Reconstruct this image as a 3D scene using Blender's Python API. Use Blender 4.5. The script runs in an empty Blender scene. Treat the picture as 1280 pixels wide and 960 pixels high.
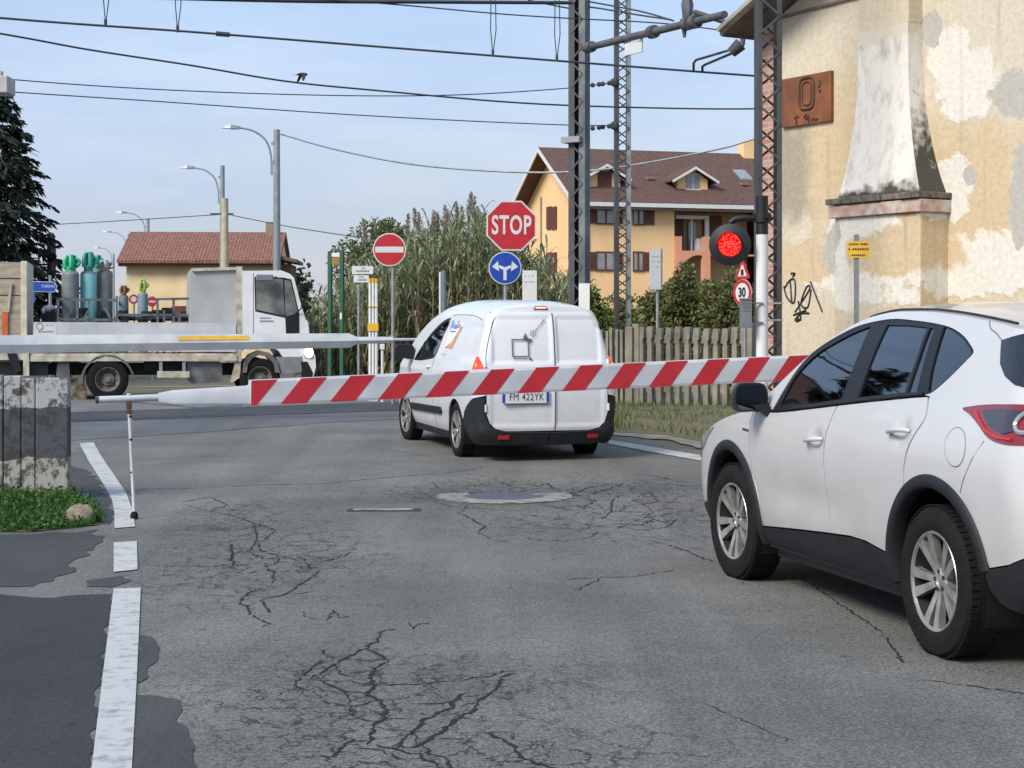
import bpy, bmesh, math, random
from math import sin, cos, pi, radians, hypot, atan2, sqrt
from mathutils import Vector, Matrix
from mathutils.geometry import delaunay_2d_cdt
random.seed(7)
S = bpy.context.scene
C = S.collection
# ------------------------------------------------------------------ camera, light, exposure
F, HY, H = 2200.0, 412.0, 1.545          # focal length (px of a 1280 wide frame), horizon row, eye height
cam = bpy.data.cameras.new('camera'); cam_o = bpy.data.objects.new('camera', cam); C.objects.link(cam_o)
cam_o.location = (0, 0, H); cam_o.rotation_euler = (pi/2, 0, 0)
cam.sensor_width = 36; cam.lens = F/1280*36; cam.shift_y = (HY-480)/1280
cam.clip_start = .1; cam.clip_end = 3000
S.camera = cam_o
S.render.resolution_x = 1024; S.render.resolution_y = 768
SUN_EL, SUN_AZ = 40, 222                  # degrees; azimuth clockwise from +Y: behind the camera, to the left
w = bpy.data.worlds.new('World'); S.world = w; w.use_nodes = True
nt = w.node_tree; nt.nodes.clear()
def wn(t): return nt.nodes.new(t)
out = wn('ShaderNodeOutputWorld'); bg = wn('ShaderNodeBackground'); sky = wn('ShaderNodeTexSky')
sky.sky_type = 'NISHITA'; sky.sun_disc = False
sky.sun_elevation = radians(SUN_EL); sky.sun_rotation = radians(SUN_AZ)
sky.air_density = 1.2; sky.dust_density = 1.5; sky.ozone_density = 2.0; sky.altitude = 200
tc = wn('ShaderNodeTexCoord'); mp = wn('ShaderNodeMapping'); nz = wn('ShaderNodeTexNoise'); rp = wn('ShaderNodeValToRGB')
mp.inputs['Scale'].default_value = (1.2, 1.2, 6)
nz.inputs['Scale'].default_value = 1.6; nz.inputs['Detail'].default_value = 6; nz.inputs['Roughness'].default_value = .55
rp.color_ramp.elements[0].position = .25; rp.color_ramp.elements[0].color = (.52, .52, .52, 1)
rp.color_ramp.elements[1].position = .75; rp.color_ramp.elements[1].color = (.86, .86, .86, 1)
sep = wn('ShaderNodeSeparateXYZ'); mr = wn('ShaderNodeMapRange'); vc = wn('ShaderNodeMixRGB'); mx = wn('ShaderNodeMixRGB')
mr.inputs['From Min'].default_value = 0; mr.inputs['From Max'].default_value = .24
vc.inputs['Color1'].default_value = (4.75, 4.85, 5.7, 1)     # thin high cloud, lilac low down
vc.inputs['Color2'].default_value = (4.2, 5.9, 8.5, 1)     # and bluer higher up
L = nt.links.new
L(tc.outputs['Generated'], mp.inputs['Vector']); L(mp.outputs['Vector'], nz.inputs['Vector']); L(nz.outputs['Fac'], rp.inputs['Fac'])
L(tc.outputs['Generated'], sep.inputs['Vector']); L(sep.outputs['Z'], mr.inputs['Value']); L(mr.outputs['Result'], vc.inputs['Fac'])
m2 = wn('ShaderNodeMapping'); m2.inputs['Scale'].default_value = (2.0, 2.0, 11); m2.inputs['Location'].default_value = (3.1, .7, 0); n2 = wn('ShaderNodeTexNoise'); n2.inputs['Scale'].default_value = 2.2; n2.inputs['Detail'].default_value = 7; n2.inputs['Roughness'].default_value = .6
L(tc.outputs['Generated'], m2.inputs['Vector']); L(m2.outputs['Vector'], n2.inputs['Vector'])
r2 = wn('ShaderNodeValToRGB'); r2.color_ramp.elements[0].position = .38; r2.color_ramp.elements[1].position = .66; r2.color_ramp.elements[0].color = (.90, .93, .97, 1); r2.color_ramp.elements[1].color = (1.14, 1.09, 1.06, 1); L(n2.outputs['Fac'], r2.inputs['Fac'])
cm = wn('ShaderNodeMixRGB'); cm.blend_type = 'MULTIPLY'; cm.inputs['Fac'].default_value = 1; L(vc.outputs['Color'], cm.inputs['Color1']); L(r2.outputs['Color'], cm.inputs['Color2'])
L(rp.outputs['Color'], mx.inputs['Fac']); L(sky.outputs['Color'], mx.inputs['Color1']); L(cm.outputs['Color'], mx.inputs['Color2'])
L(mx.outputs['Color'], bg.inputs['Color']); bg.inputs['Strength'].default_value = .083
L(bg.outputs['Background'], out.inputs['Surface'])
sl = bpy.data.lights.new('sun', 'SUN'); so = bpy.data.objects.new('sun', sl); C.objects.link(so)
sl.energy = 2.6; sl.angle = radians(24); sl.color = (1, .93, .83)
az, el = radians(SUN_AZ), radians(SUN_EL)
so.rotation_euler = Vector((sin(az)*cos(el), cos(az)*cos(el), sin(el))).to_track_quat('Z', 'Y').to_euler()
S.view_settings.view_transform = 'Standard'; S.view_settings.look = 'None'
S.view_settings.gamma = 1; S.view_settings.use_curve_mapping = False
S.view_settings.exposure = .70
# ------------------------------------------------------------------ geometry helpers
def gz(y):                                # the road climbs gently to the crossing
    if y < 11: return 0.0
    if y > 25: return .22
    return .22*(y-11)/14
def P(u, v, y):                           # point at depth y seen at (u, v) of the photograph
    return Vector(((u-640)/F*y, y, H-(v-HY)/F*y))
def G(u, v):                              # ground point
    y = F*H/max(1e-3, (v-HY))
    for _ in range(40): y = F*(H-gz(y))/max(1e-3, (v-HY))*.5+y*.5
    return Vector(((u-640)/F*y, y, gz(y)))
def onplane(u, v, o, n):                  # ray through (u, v) on the plane (o, n)
    d = Vector(((u-640)/F, 1, -(v-HY)/F)); c = Vector((0, 0, H))
    return c+d*((o-c).dot(n)/d.dot(n))
def table(pts):                           # smooth curve through (t, value) points
    pts = sorted(pts); X = [p[0] for p in pts]; Y = [p[1] for p in pts]; n = len(X)
    D = [(Y[i+1]-Y[i])/(X[i+1]-X[i]) for i in range(n-1)]
    T = [D[0]]+[0 if D[i-1]*D[i] <= 0 else 2*D[i-1]*D[i]/(D[i-1]+D[i]) for i in range(1, n-1)]+[D[-1]]
    def f(t):
        if t <= X[0]: return Y[0]
        if t >= X[-1]: return Y[-1]
        i = 0
        while t > X[i+1]: i += 1
        h = X[i+1]-X[i]; k = (t-X[i])/h
        return (2*k**3-3*k*k+1)*Y[i]+(k**3-2*k*k+k)*h*T[i]+(-2*k**3+3*k*k)*Y[i+1]+(k**3-k*k)*h*T[i+1]
    return f
def spline(pts, n=6, closed=False):       # Catmull-Rom through 2-D or 3-D points
    pts = [Vector(p) for p in pts]; m = len(pts); o = []
    for i in range(m if closed else m-1):
        g = (lambda k: pts[k % m]) if closed else (lambda k: pts[min(max(k, 0), m-1)])
        a, b, c, d = g(i-1), g(i), g(i+1), g(i+2)
        for k in range(n):
            t = k/n
            o.append(.5*((2*b)+(c-a)*t+(2*a-5*b+4*c-d)*t*t+(3*b-a-3*c+d)*t**3))
    if not closed: o.append(pts[-1])
    return o
def rounded(pts, r, n=4):                 # round the corners of a 2-D polygon; r is one radius or one per corner
    o = []; m = len(pts)
    for i in range(m):
        a, b, c = Vector(pts[i-1][:2]), Vector(pts[i][:2]), Vector(pts[(i+1) % m][:2])
        rr = r[i] if isinstance(r, (list, tuple)) else r
        e, f = a-b, c-b; k = min(rr, e.length*.45, f.length*.45)
        if k < 1e-4: o.append(tuple(b)); continue
        p, q = b+e.normalized()*k, b+f.normalized()*k
        for j in range(n+1):
            t = j/n; o.append(tuple(p*(1-t)**2+b*2*t*(1-t)+q*t*t))
    return o
def resample(poly, step, closed=True):
    o = []; m = len(poly)
    for i in range(m if closed else m-1):
        a, b = Vector(poly[i][:2]), Vector(poly[(i+1) % m][:2]); k = max(1, int(math.ceil((b-a).length/step)))
        for j in range(k): o.append(tuple(a.lerp(b, j/k)))
    if not closed: o.append(tuple(poly[-1][:2]))
    return o
def inside(p, poly):
    x, y = p; c = False; n = len(poly); j = n-1
    for i in range(n):
        a, b = poly[i], poly[j]
        if (a[1] > y) != (b[1] > y) and x < (b[0]-a[0])*(y-a[1])/(b[1]-a[1])+a[0]: c = not c
        j = i
    return c
def mesh2d(outer, holes=(), step=.05):    # triangulated sheet of an outline with holes; returns points, triangles, loops
    loops = [resample(outer, step)]+[resample(h, step) for h in holes]
    V, E, lp = [], [], []
    for l in loops:
        b = len(V); V += l; n = len(l); E += [(b+i, b+(i+1) % n) for i in range(n)]; lp.append(list(range(b, b+n)))
    xs = [p[0] for p in loops[0]]; ys = [p[1] for p in loops[0]]
    bp = list(V); cell = {}
    for p in bp: cell.setdefault((int(p[0]//step), int(p[1]//step)), []).append(p)
    nx = int((max(xs)-min(xs))/step)+1; ny = int((max(ys)-min(ys))/step)+1
    for i in range(1, nx):
        for j in range(1, ny):
            p = (min(xs)+i*step+(step*.5 if j % 2 else 0), min(ys)+j*step)
            if not inside(p, loops[0]) or any(inside(p, h) for h in loops[1:]): continue
            ci, cj = int(p[0]//step), int(p[1]//step)
            if any(hypot(q[0]-p[0], q[1]-p[1]) < step*.5 for a in (-1, 0, 1) for b in (-1, 0, 1) for q in cell.get((ci+a, cj+b), ())): continue
            V.append(p)
    r = delaunay_2d_cdt([Vector(p) for p in V], E, [], 0, 1e-6)
    pts = [tuple(p) for p in r[0]]; om = {}
    for i, ids in enumerate(r[3]):
        for k in ids: om[k] = i
    T = []
    for f in r[2]:
        c = (sum(pts[i][0] for i in f)/3, sum(pts[i][1] for i in f)/3)
        if inside(c, loops[0]) and not any(inside(c, h) for h in loops[1:]):
            a, b, d = [pts[i] for i in f]
            T.append(tuple(f) if (b[0]-a[0])*(d[1]-a[1])-(b[1]-a[1])*(d[0]-a[0]) > 0 else tuple(reversed(f)))
    return pts, T, [[om[i] for i in l] for l in lp]
class MB:                                 # collects shapes into ONE mesh; mi = material slot
    def __init__(s): s.v = []; s.f = []; s.m = []
    def add(s, vs, fs, mi=0):
        b = len(s.v); s.v += [tuple(p) for p in vs]
        for f in fs: s.f.append(tuple(i+b for i in f)); s.m.append(mi)
        return s
    def box(s, c, d, rot=None, mi=0):
        x, y, z = d[0]/2, d[1]/2, d[2]/2
        vs = [Vector(p) for p in ((-x,-y,-z),(x,-y,-z),(x,y,-z),(-x,y,-z),(-x,-y,z),(x,-y,z),(x,y,z),(-x,y,z))]
        if rot is not None: vs = [rot @ p for p in vs]
        return s.add([p+Vector(c) for p in vs], [(0,3,2,1),(4,5,6,7),(0,1,5,4),(1,2,6,5),(2,3,7,6),(3,0,4,7)], mi)
    def b2(s, a, b, mi=0):                # box from two corners
        a, b = Vector(a), Vector(b); return s.box((a+b)/2, [abs(k) for k in (b-a)], None, mi)
    def bar(s, a, b, wd, th, up=(0, 0, 1), mi=0):    # rectangular bar between two points
        a, b = Vector(a), Vector(b); d = (b-a).normalized(); u = Vector(up)
        if abs(d.dot(u)) > .99: u = Vector((1, 0, 0))
        x = d.cross(u).normalized()*wd/2; y = x.cross(d).normalized()*th/2
        return s.add([a-x-y, a+x-y, a+x+y, a-x+y, b-x-y, b+x-y, b+x+y, b-x+y], [(0,3,2,1),(4,5,6,7),(0,1,5,4),(1,2,6,5),(2,3,7,6),(3,0,4,7)], mi)
    def tube(s, pts, r, n=8, cap=True, mi=0, closed=False):
        pts = [Vector(p) for p in pts]; m = len(pts); rs = r if isinstance(r, (list, tuple)) else [r]*m
        vs = []; px = None
        for i, p in enumerate(pts):
            if closed: d = pts[(i+1) % m]-pts[i-1]
            else: d = pts[min(i+1, m-1)]-pts[max(i-1, 0)]
            d.normalize()
            if px is None:
                a = Vector((0, 0, 1)) if abs(d.z) < .9 else Vector((1, 0, 0)); px = d.cross(a).normalized()
            else: px = (px-d*px.dot(d)).normalized()
            py = d.cross(px)
            for k in range(n): vs.append(p+(px*cos(2*pi*k/n)+py*sin(2*pi*k/n))*rs[i])
        fs = []
        for i in range(m if closed else m-1):
            for k in range(n):
                a, b = i*n, ((i+1) % m)*n; fs.append((a+k, a+(k+1) % n, b+(k+1) % n, b+k))
        if cap and not closed: fs += [tuple(reversed(range(n))), tuple(range((m-1)*n, m*n))]
        return s.add(vs, fs, mi)
    def cyl(s, a, b, r, r2=None, n=16, mi=0): return s.tube([a, b], [r, r if r2 is None else r2], n, True, mi)
    def lathe(s, prof, o=(0, 0, 0), ax='Z', n=24, mi=0, full=True):   # prof: (radius, along axis)
        vs = []; m = len(prof); o = Vector(o)
        for r, h in prof:
            for k in range(n):
                a = 2*pi*k/n; x, y = r*cos(a), r*sin(a)
                vs.append(o+Vector({'Z': (x, y, h), 'Y': (x, h, -y), 'X': (h, x, y)}[ax]))
        fs = [(i*n+k, i*n+(k+1) % n, (i+1)*n+(k+1) % n, (i+1)*n+k) for i in range(m-1) for k in range(n)]
        if prof[0][0] > 1e-5: fs.append(tuple(reversed(range(n))))
        if prof[-1][0] > 1e-5: fs.append(tuple(range((m-1)*n, m*n)))
        return s.add(vs, fs, mi)
    def prism(s, poly, fn, t0, t1, mi=0, side=None):  # 2-D outline, fn(x, y, t) -> point, between t0 and t1
        n = len(poly); vs = [fn(p[0], p[1], t0) for p in poly]+[fn(p[0], p[1], t1) for p in poly]
        s.add(vs, [tuple(range(n-1, -1, -1)), tuple(range(n, 2*n))], mi)
        return s.add(vs, [(i, (i+1) % n, n+(i+1) % n, n+i) for i in range(n)], mi if side is None else side)
    def sheet(s, outer, fn, holes=(), step=.05, skirt=0, off=0, flip=False, mi=0):   # curved panel: fn(a, b, off) -> point
        pts, T, lp = mesh2d(outer, holes, step)
        b = len(s.v); n = len(pts); vs = [fn(p[0], p[1], off) for p in pts]
        fs = [tuple(reversed(t)) for t in T] if flip else T
        s.add(vs, fs, mi)
        if skirt:
            for l in lp:
                k = len(l); lo = [fn(pts[i][0], pts[i][1], off-skirt) for i in l]; hi = [vs[i] for i in l]
                q = [(i, k+i, k+(i+1) % k, (i+1) % k) for i in range(k)]
                s.add(hi+lo, [tuple(reversed(t)) for t in q] if flip else q, mi)
        return s
    def ball(s, c, r, n=10, m=7, mi=0):
        r = r if isinstance(r, (list, tuple)) else (r, r, r); vs = [(c[0], c[1], c[2]-r[2])]; fs = []
        for i in range(1, m):
            a = -pi/2+pi*i/m
            for k in range(n): vs.append((c[0]+r[0]*cos(a)*cos(2*pi*k/n), c[1]+r[1]*cos(a)*sin(2*pi*k/n), c[2]+r[2]*sin(a)))
        vs.append((c[0], c[1], c[2]+r[2]))
        for k in range(n):
            fs.append((0, 1+(k+1) % n, 1+k)); fs.append((len(vs)-1, 1+(m-2)*n+k, 1+(m-2)*n+(k+1) % n))
            for i in range(m-2): a, b2 = 1+i*n, 1+(i+1)*n; fs.append((a+k, a+(k+1) % n, b2+(k+1) % n, b2+k))
        return s.add(vs, fs, mi)
    def mirror(s):                        # add the copy reflected in y = 0
        b = len(s.v); n = len(s.f); s.v += [(p[0], -p[1], p[2]) for p in s.v]
        for i in range(n): s.f.append(tuple(k+b for k in reversed(s.f[i]))); s.m.append(s.m[i])
        return s
    def flipped(s):
        o = MB(); o.v = [(p[0], -p[1], p[2]) for p in s.v]; o.f = [tuple(reversed(f)) for f in s.f]; o.m = list(s.m); return o
    def build(s, name, mats, parent=None, smooth=True, bevel=0, angle=40, weld=False):
        me = bpy.data.meshes.new(name); me.from_pydata(s.v, [], s.f)
        for m in (mats if isinstance(mats, (list, tuple)) else [mats]): me.materials.append(m)
        if len(me.polygons) == len(s.m): me.polygons.foreach_set('material_index', s.m)
        if weld:
            bm = bmesh.new(); bm.from_mesh(me); bmesh.ops.remove_doubles(bm, verts=bm.verts, dist=.0015); bm.to_mesh(me); bm.free()
        if smooth:
            me.polygons.foreach_set('use_smooth', [True]*len(me.polygons)); me.set_sharp_from_angle(angle=radians(angle))
        me.update()
        o = bpy.data.objects.new(name, me); C.objects.link(o)
        if parent: o.parent = parent
        if bevel:
            b = o.modifiers.new('bevel', 'BEVEL'); b.width = bevel; b.segments = 2; b.limit_method = 'ANGLE'; b.angle_limit = radians(35)
            b.harden_normals = False
        return o
def tag(o, label=None, cat=None, group=None, kind=None):
    if label: o['label'] = label
    if cat: o['category'] = cat
    if group: o['group'] = group
    if kind: o['kind'] = kind
    return o
def thing(name, label, cat, loc=(0, 0, 0), rz=0, group=None):
    o = bpy.data.objects.new(name, None); C.objects.link(o); o.empty_display_size = .2
    o.location = loc; o.rotation_euler = (0, 0, rz); return tag(o, label, cat, group)
def copy_tree(o, parent=None):
    c = o.copy(); C.objects.link(c)
    if parent: c.parent = parent
    for ch in list(o.children): copy_tree(ch, c)
    return c
def text_mb(txt, size, fn, depth=.004, bold=.0, sx=1.0, mi=0, mb=None, spacing=1.0):   # letters; fn(x, y, t) -> point
    cu = bpy.data.curves.new('t', 'FONT'); cu.body = txt; cu.size = size; cu.align_x = 'CENTER'; cu.align_y = 'CENTER'
    cu.offset = bold; cu.resolution_u = 4; cu.space_character = spacing
    ob = bpy.data.objects.new('t', cu); C.objects.link(ob)
    me = bpy.data.meshes.new_from_object(ob.evaluated_get(bpy.context.evaluated_depsgraph_get()))
    mb = mb or MB(); b = [(v.co.x*sx, v.co.y) for v in me.vertices]
    mb.add([fn(p[0], p[1], depth) for p in b], [tuple(f.vertices) for f in me.polygons], mi)
    bpy.data.objects.remove(ob); bpy.data.curves.remove(cu); bpy.data.meshes.remove(me)
    return mb
# ------------------------------------------------------------------ materials
def nm(name):
    m = bpy.data.materials.new(name); m.use_nodes = True; t = m.node_tree
    return m, t, t.nodes['Principled BSDF'], t.links.new
def M(name, col, rough=.6, metal=0, var=.12, scale=6, bump=0, col2=None, coat=0, detail=6, bscale=None, lo=.35, hi=.65, spec=.5, stretch=None, rvar=0):
    m, t, b, L = nm(name); N = t.nodes.new
    b.inputs['Roughness'].default_value = rough; b.inputs['Metallic'].default_value = metal
    b.inputs['Coat Weight'].default_value = coat; b.inputs['Specular IOR Level'].default_value = spec
    b.inputs['Coat Roughness'].default_value = .04
    tc = N('ShaderNodeTexCoord'); no = N('ShaderNodeTexNoise'); no.inputs['Scale'].default_value = scale; no.inputs['Detail'].default_value = detail
    src = tc.outputs['Object']
    if stretch:
        mp = N('ShaderNodeMapping'); mp.inputs['Scale'].default_value = stretch; L(src, mp.inputs['Vector']); src = mp.outputs['Vector']
    L(src, no.inputs['Vector'])
    r = N('ShaderNodeValToRGB'); r.color_ramp.elements[0].position = lo; r.color_ramp.elements[1].position = hi
    c2 = col2 if col2 else tuple(c*(1-2*var) for c in col)
    r.color_ramp.elements[0].color = (*c2, 1); r.color_ramp.elements[1].color = (*col, 1)
    L(no.outputs['Fac'], r.inputs['Fac']); L(r.outputs['Color'], b.inputs['Base Color'])
    if rvar:
        mr = N('ShaderNodeMapRange'); mr.inputs['To Min'].default_value = rough-rvar; mr.inputs['To Max'].default_value = rough+rvar
        L(no.outputs['Fac'], mr.inputs['Value']); L(mr.outputs['Result'], b.inputs['Roughness'])
    if bump:
        n2 = N('ShaderNodeTexNoise'); n2.inputs['Scale'].default_value = bscale or scale*6; n2.inputs['Detail'].default_value = 5; L(src, n2.inputs['Vector'])
        bu = N('ShaderNodeBump'); bu.inputs['Strength'].default_value = bump; bu.inputs['Distance'].default_value = .02
        L(n2.outputs['Fac'], bu.inputs['Height']); L(bu.outputs['Normal'], b.inputs['Normal'])
    return m
def leafmat(name, cols, rough=.65, trans=.0):
    m, t, b, L = nm(name); N = t.nodes.new
    g = N('ShaderNodeNewGeometry'); r = N('ShaderNodeValToRGB'); r.color_ramp.interpolation = 'LINEAR'
    while len(r.color_ramp.elements) < len(cols): r.color_ramp.elements.new(.5)
    for i, c in enumerate(cols): r.color_ramp.elements[i].position = i/(len(cols)-1); r.color_ramp.elements[i].color = (*c, 1)
    L(g.outputs['Random Per Island'], r.inputs['Fac']); L(r.outputs['Color'], b.inputs['Base Color']); b.inputs['Roughness'].default_value = rough
    b.inputs['Specular IOR Level'].default_value = .25
    if trans:
        tr = N('ShaderNodeBsdfTranslucent'); mx = N('ShaderNodeMixShader'); mx.inputs['Fac'].default_value = trans
        L(r.outputs['Color'], tr.inputs['Color']); L(b.outputs['BSDF'], mx.inputs[1]); L(tr.outputs['BSDF'], mx.inputs[2])
        L(mx.outputs['Shader'], t.nodes['Material Output'].inputs['Surface'])
    return m
def glassmat(name, tint=(.5, .55, .55), see=.6, rough=.02):   # tinted sheet glass: what passes and what mirrors
    m, t, b, L = nm(name); N = t.nodes.new
    tr = N('ShaderNodeBsdfTransparent'); tr.inputs['Color'].default_value = (*tint, 1)
    gl = N('ShaderNodeBsdfGlossy'); gl.inputs['Roughness'].default_value = rough; gl.inputs['Color'].default_value = (.95, .97, 1, 1)
    fr = N('ShaderNodeFresnel'); fr.inputs['IOR'].default_value = 1.52
    mu = N('ShaderNodeMath'); mu.operation = 'MULTIPLY_ADD'; mu.inputs[1].default_value = 1.5; mu.inputs[2].default_value = 1-see; mu.use_clamp = True
    mx = N('ShaderNodeMixShader'); L(fr.outputs['Fac'], mu.inputs[0]); L(mu.outputs['Value'], mx.inputs['Fac'])
    L(tr.outputs['BSDF'], mx.inputs[1]); L(gl.outputs['BSDF'], mx.inputs[2]); L(mx.outputs['Shader'], t.nodes['Material Output'].inputs['Surface'])
    return m
def emit(name, col, st):
    m, t, b, L = nm(name); b.inputs['Base Color'].default_value = (*col, 1); b.inputs['Emission Color'].default_value = (*col, 1)
    b.inputs['Emission Strength'].default_value = st; b.inputs['Roughness'].default_value = .25; return m
def ell_mask(t, L, src, c, r, soft=.25, nscale=2.5, namp=.5, axes='XZ'):    # 0..1 mask of a ragged ellipse
    N = t.nodes.new; sp = N('ShaderNodeSeparateXYZ'); L(src, sp.inputs['Vector'])
    def ax(a, cc, rr):
        m = N('ShaderNodeMath'); m.operation = 'SUBTRACT'; L(sp.outputs[a], m.inputs[0]); m.inputs[1].default_value = cc
        d = N('ShaderNodeMath'); d.operation = 'DIVIDE'; L(m.outputs[0], d.inputs[0]); d.inputs[1].default_value = rr
        p = N('ShaderNodeMath'); p.operation = 'MULTIPLY'; L(d.outputs[0], p.inputs[0]); L(d.outputs[0], p.inputs[1]); return p
    a, b = ax(axes[0], c[0], r[0]), ax(axes[1], c[1], r[1])
    s = N('ShaderNodeMath'); s.operation = 'ADD'; L(a.outputs[0], s.inputs[0]); L(b.outputs[0], s.inputs[1])
    q = N('ShaderNodeMath'); q.operation = 'SQRT'; L(s.outputs[0], q.inputs[0])
    no = N('ShaderNodeTexNoise'); no.inputs['Scale'].default_value = nscale; no.inputs['Detail'].default_value = 8; no.inputs['Roughness'].default_value = .6; L(src, no.inputs['Vector'])
    k = N('ShaderNodeMath'); k.operation = 'MULTIPLY_ADD'; L(no.outputs['Fac'], k.inputs[0]); k.inputs[1].default_value = -2*namp; k.inputs[2].default_value = namp
    e = N('ShaderNodeMath'); e.operation = 'ADD'; L(q.outputs[0], e.inputs[0]); L(k.outputs[0], e.inputs[1])
    r_ = N('ShaderNodeMapRange'); r_.inputs['From Min'].default_value = 1+soft/2; r_.inputs['From Max'].default_value = 1-soft/2; L(e.outputs[0], r_.inputs['Value'])
    return r_.outputs['Result']
def mixc(t, L, fac, a, b):
    m = t.nodes.new('ShaderNodeMixRGB'); L(fac, m.inputs['Fac'])
    for i, c in (('Color1', a), ('Color2', b)):
        if isinstance(c, tuple): m.inputs[i].default_value = (*c, 1)
        else: L(c, m.inputs[i])
    return m.outputs['Color']
def dusty(m, z0, z1, dust, k):             # road dust lying on the lower panels
    t = m.node_tree; L = t.links.new; N = t.nodes.new; b = t.nodes['Principled BSDF']; src = b.inputs['Base Color'].links[0].from_socket
    tc = N('ShaderNodeTexCoord'); sp = N('ShaderNodeSeparateXYZ'); L(tc.outputs['Object'], sp.inputs['Vector']); no = N('ShaderNodeTexNoise'); no.inputs['Scale'].default_value = 3.5; no.inputs['Detail'].default_value = 10; no.inputs['Roughness'].default_value = .68; L(tc.outputs['Object'], no.inputs['Vector'])
    a = N('ShaderNodeMath'); a.operation = 'MULTIPLY_ADD'; L(no.outputs['Fac'], a.inputs[0]); a.inputs[1].default_value = .55; L(sp.outputs['Z'], a.inputs[2])
    r = N('ShaderNodeMapRange'); r.inputs['From Min'].default_value = z1+.27; r.inputs['From Max'].default_value = z0+.27; r.inputs['To Max'].default_value = k; L(a.outputs[0], r.inputs['Value'])
    L(mixc(t, L, r.outputs['Result'], src, dust), b.inputs['Base Color']); return m
WHITE = M('white_paint', (.62, .63, .64), .32, var=.04, coat=.15)
CARW = M('car_white', (.51, .508, .505), .25, var=.03, scale=1.5, coat=.7)
VANW = M('van_white', (.67, .68, .70), .3, var=.04, scale=2, coat=.5)
DGREY = M('dark_plastic', (.016, .0175, .020), .6, var=.15, scale=9, bump=.05, bscale=300, spec=.3)
dusty(CARW, .35, .80, (.30, .275, .24), .55); dusty(VANW, .25, .75, (.32, .30, .27), .45)
BLACK = M('black', (.006, .006, .0065), .5, var=.1)
RUBBER = M('rubber', (.012, .012, .0125), .85, var=.2, scale=14, bump=.15, bscale=60, spec=.2)
STEEL = M('galvanised_steel', (.36, .38, .39), .5, .5, var=.15, scale=5)
DSTEEL = M('weathered_steel', (.085, .09, .095), .6, .2, var=.3, scale=3, col2=(.05, .042, .04), stretch=(1, 1, .3))
REDP = M('red_reflective', (.50, .02, .03), .4, var=.08)
BLUEP = M('blue_reflective', (.01, .06, .38), .4, var=.08)
SIGNW = M('sign_white', (.64, .64, .62), .4, var=.04)
YELP = M('yellow_paint', (.75, .42, .02), .5, var=.1)
INK = M('black_ink', (.015, .015, .018), .5, var=0)
CONC = M('old_concrete', (.27, .25, .21), .9, var=.25, scale=3, col2=(.12, .115, .095), bump=.5, bscale=40)
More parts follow.
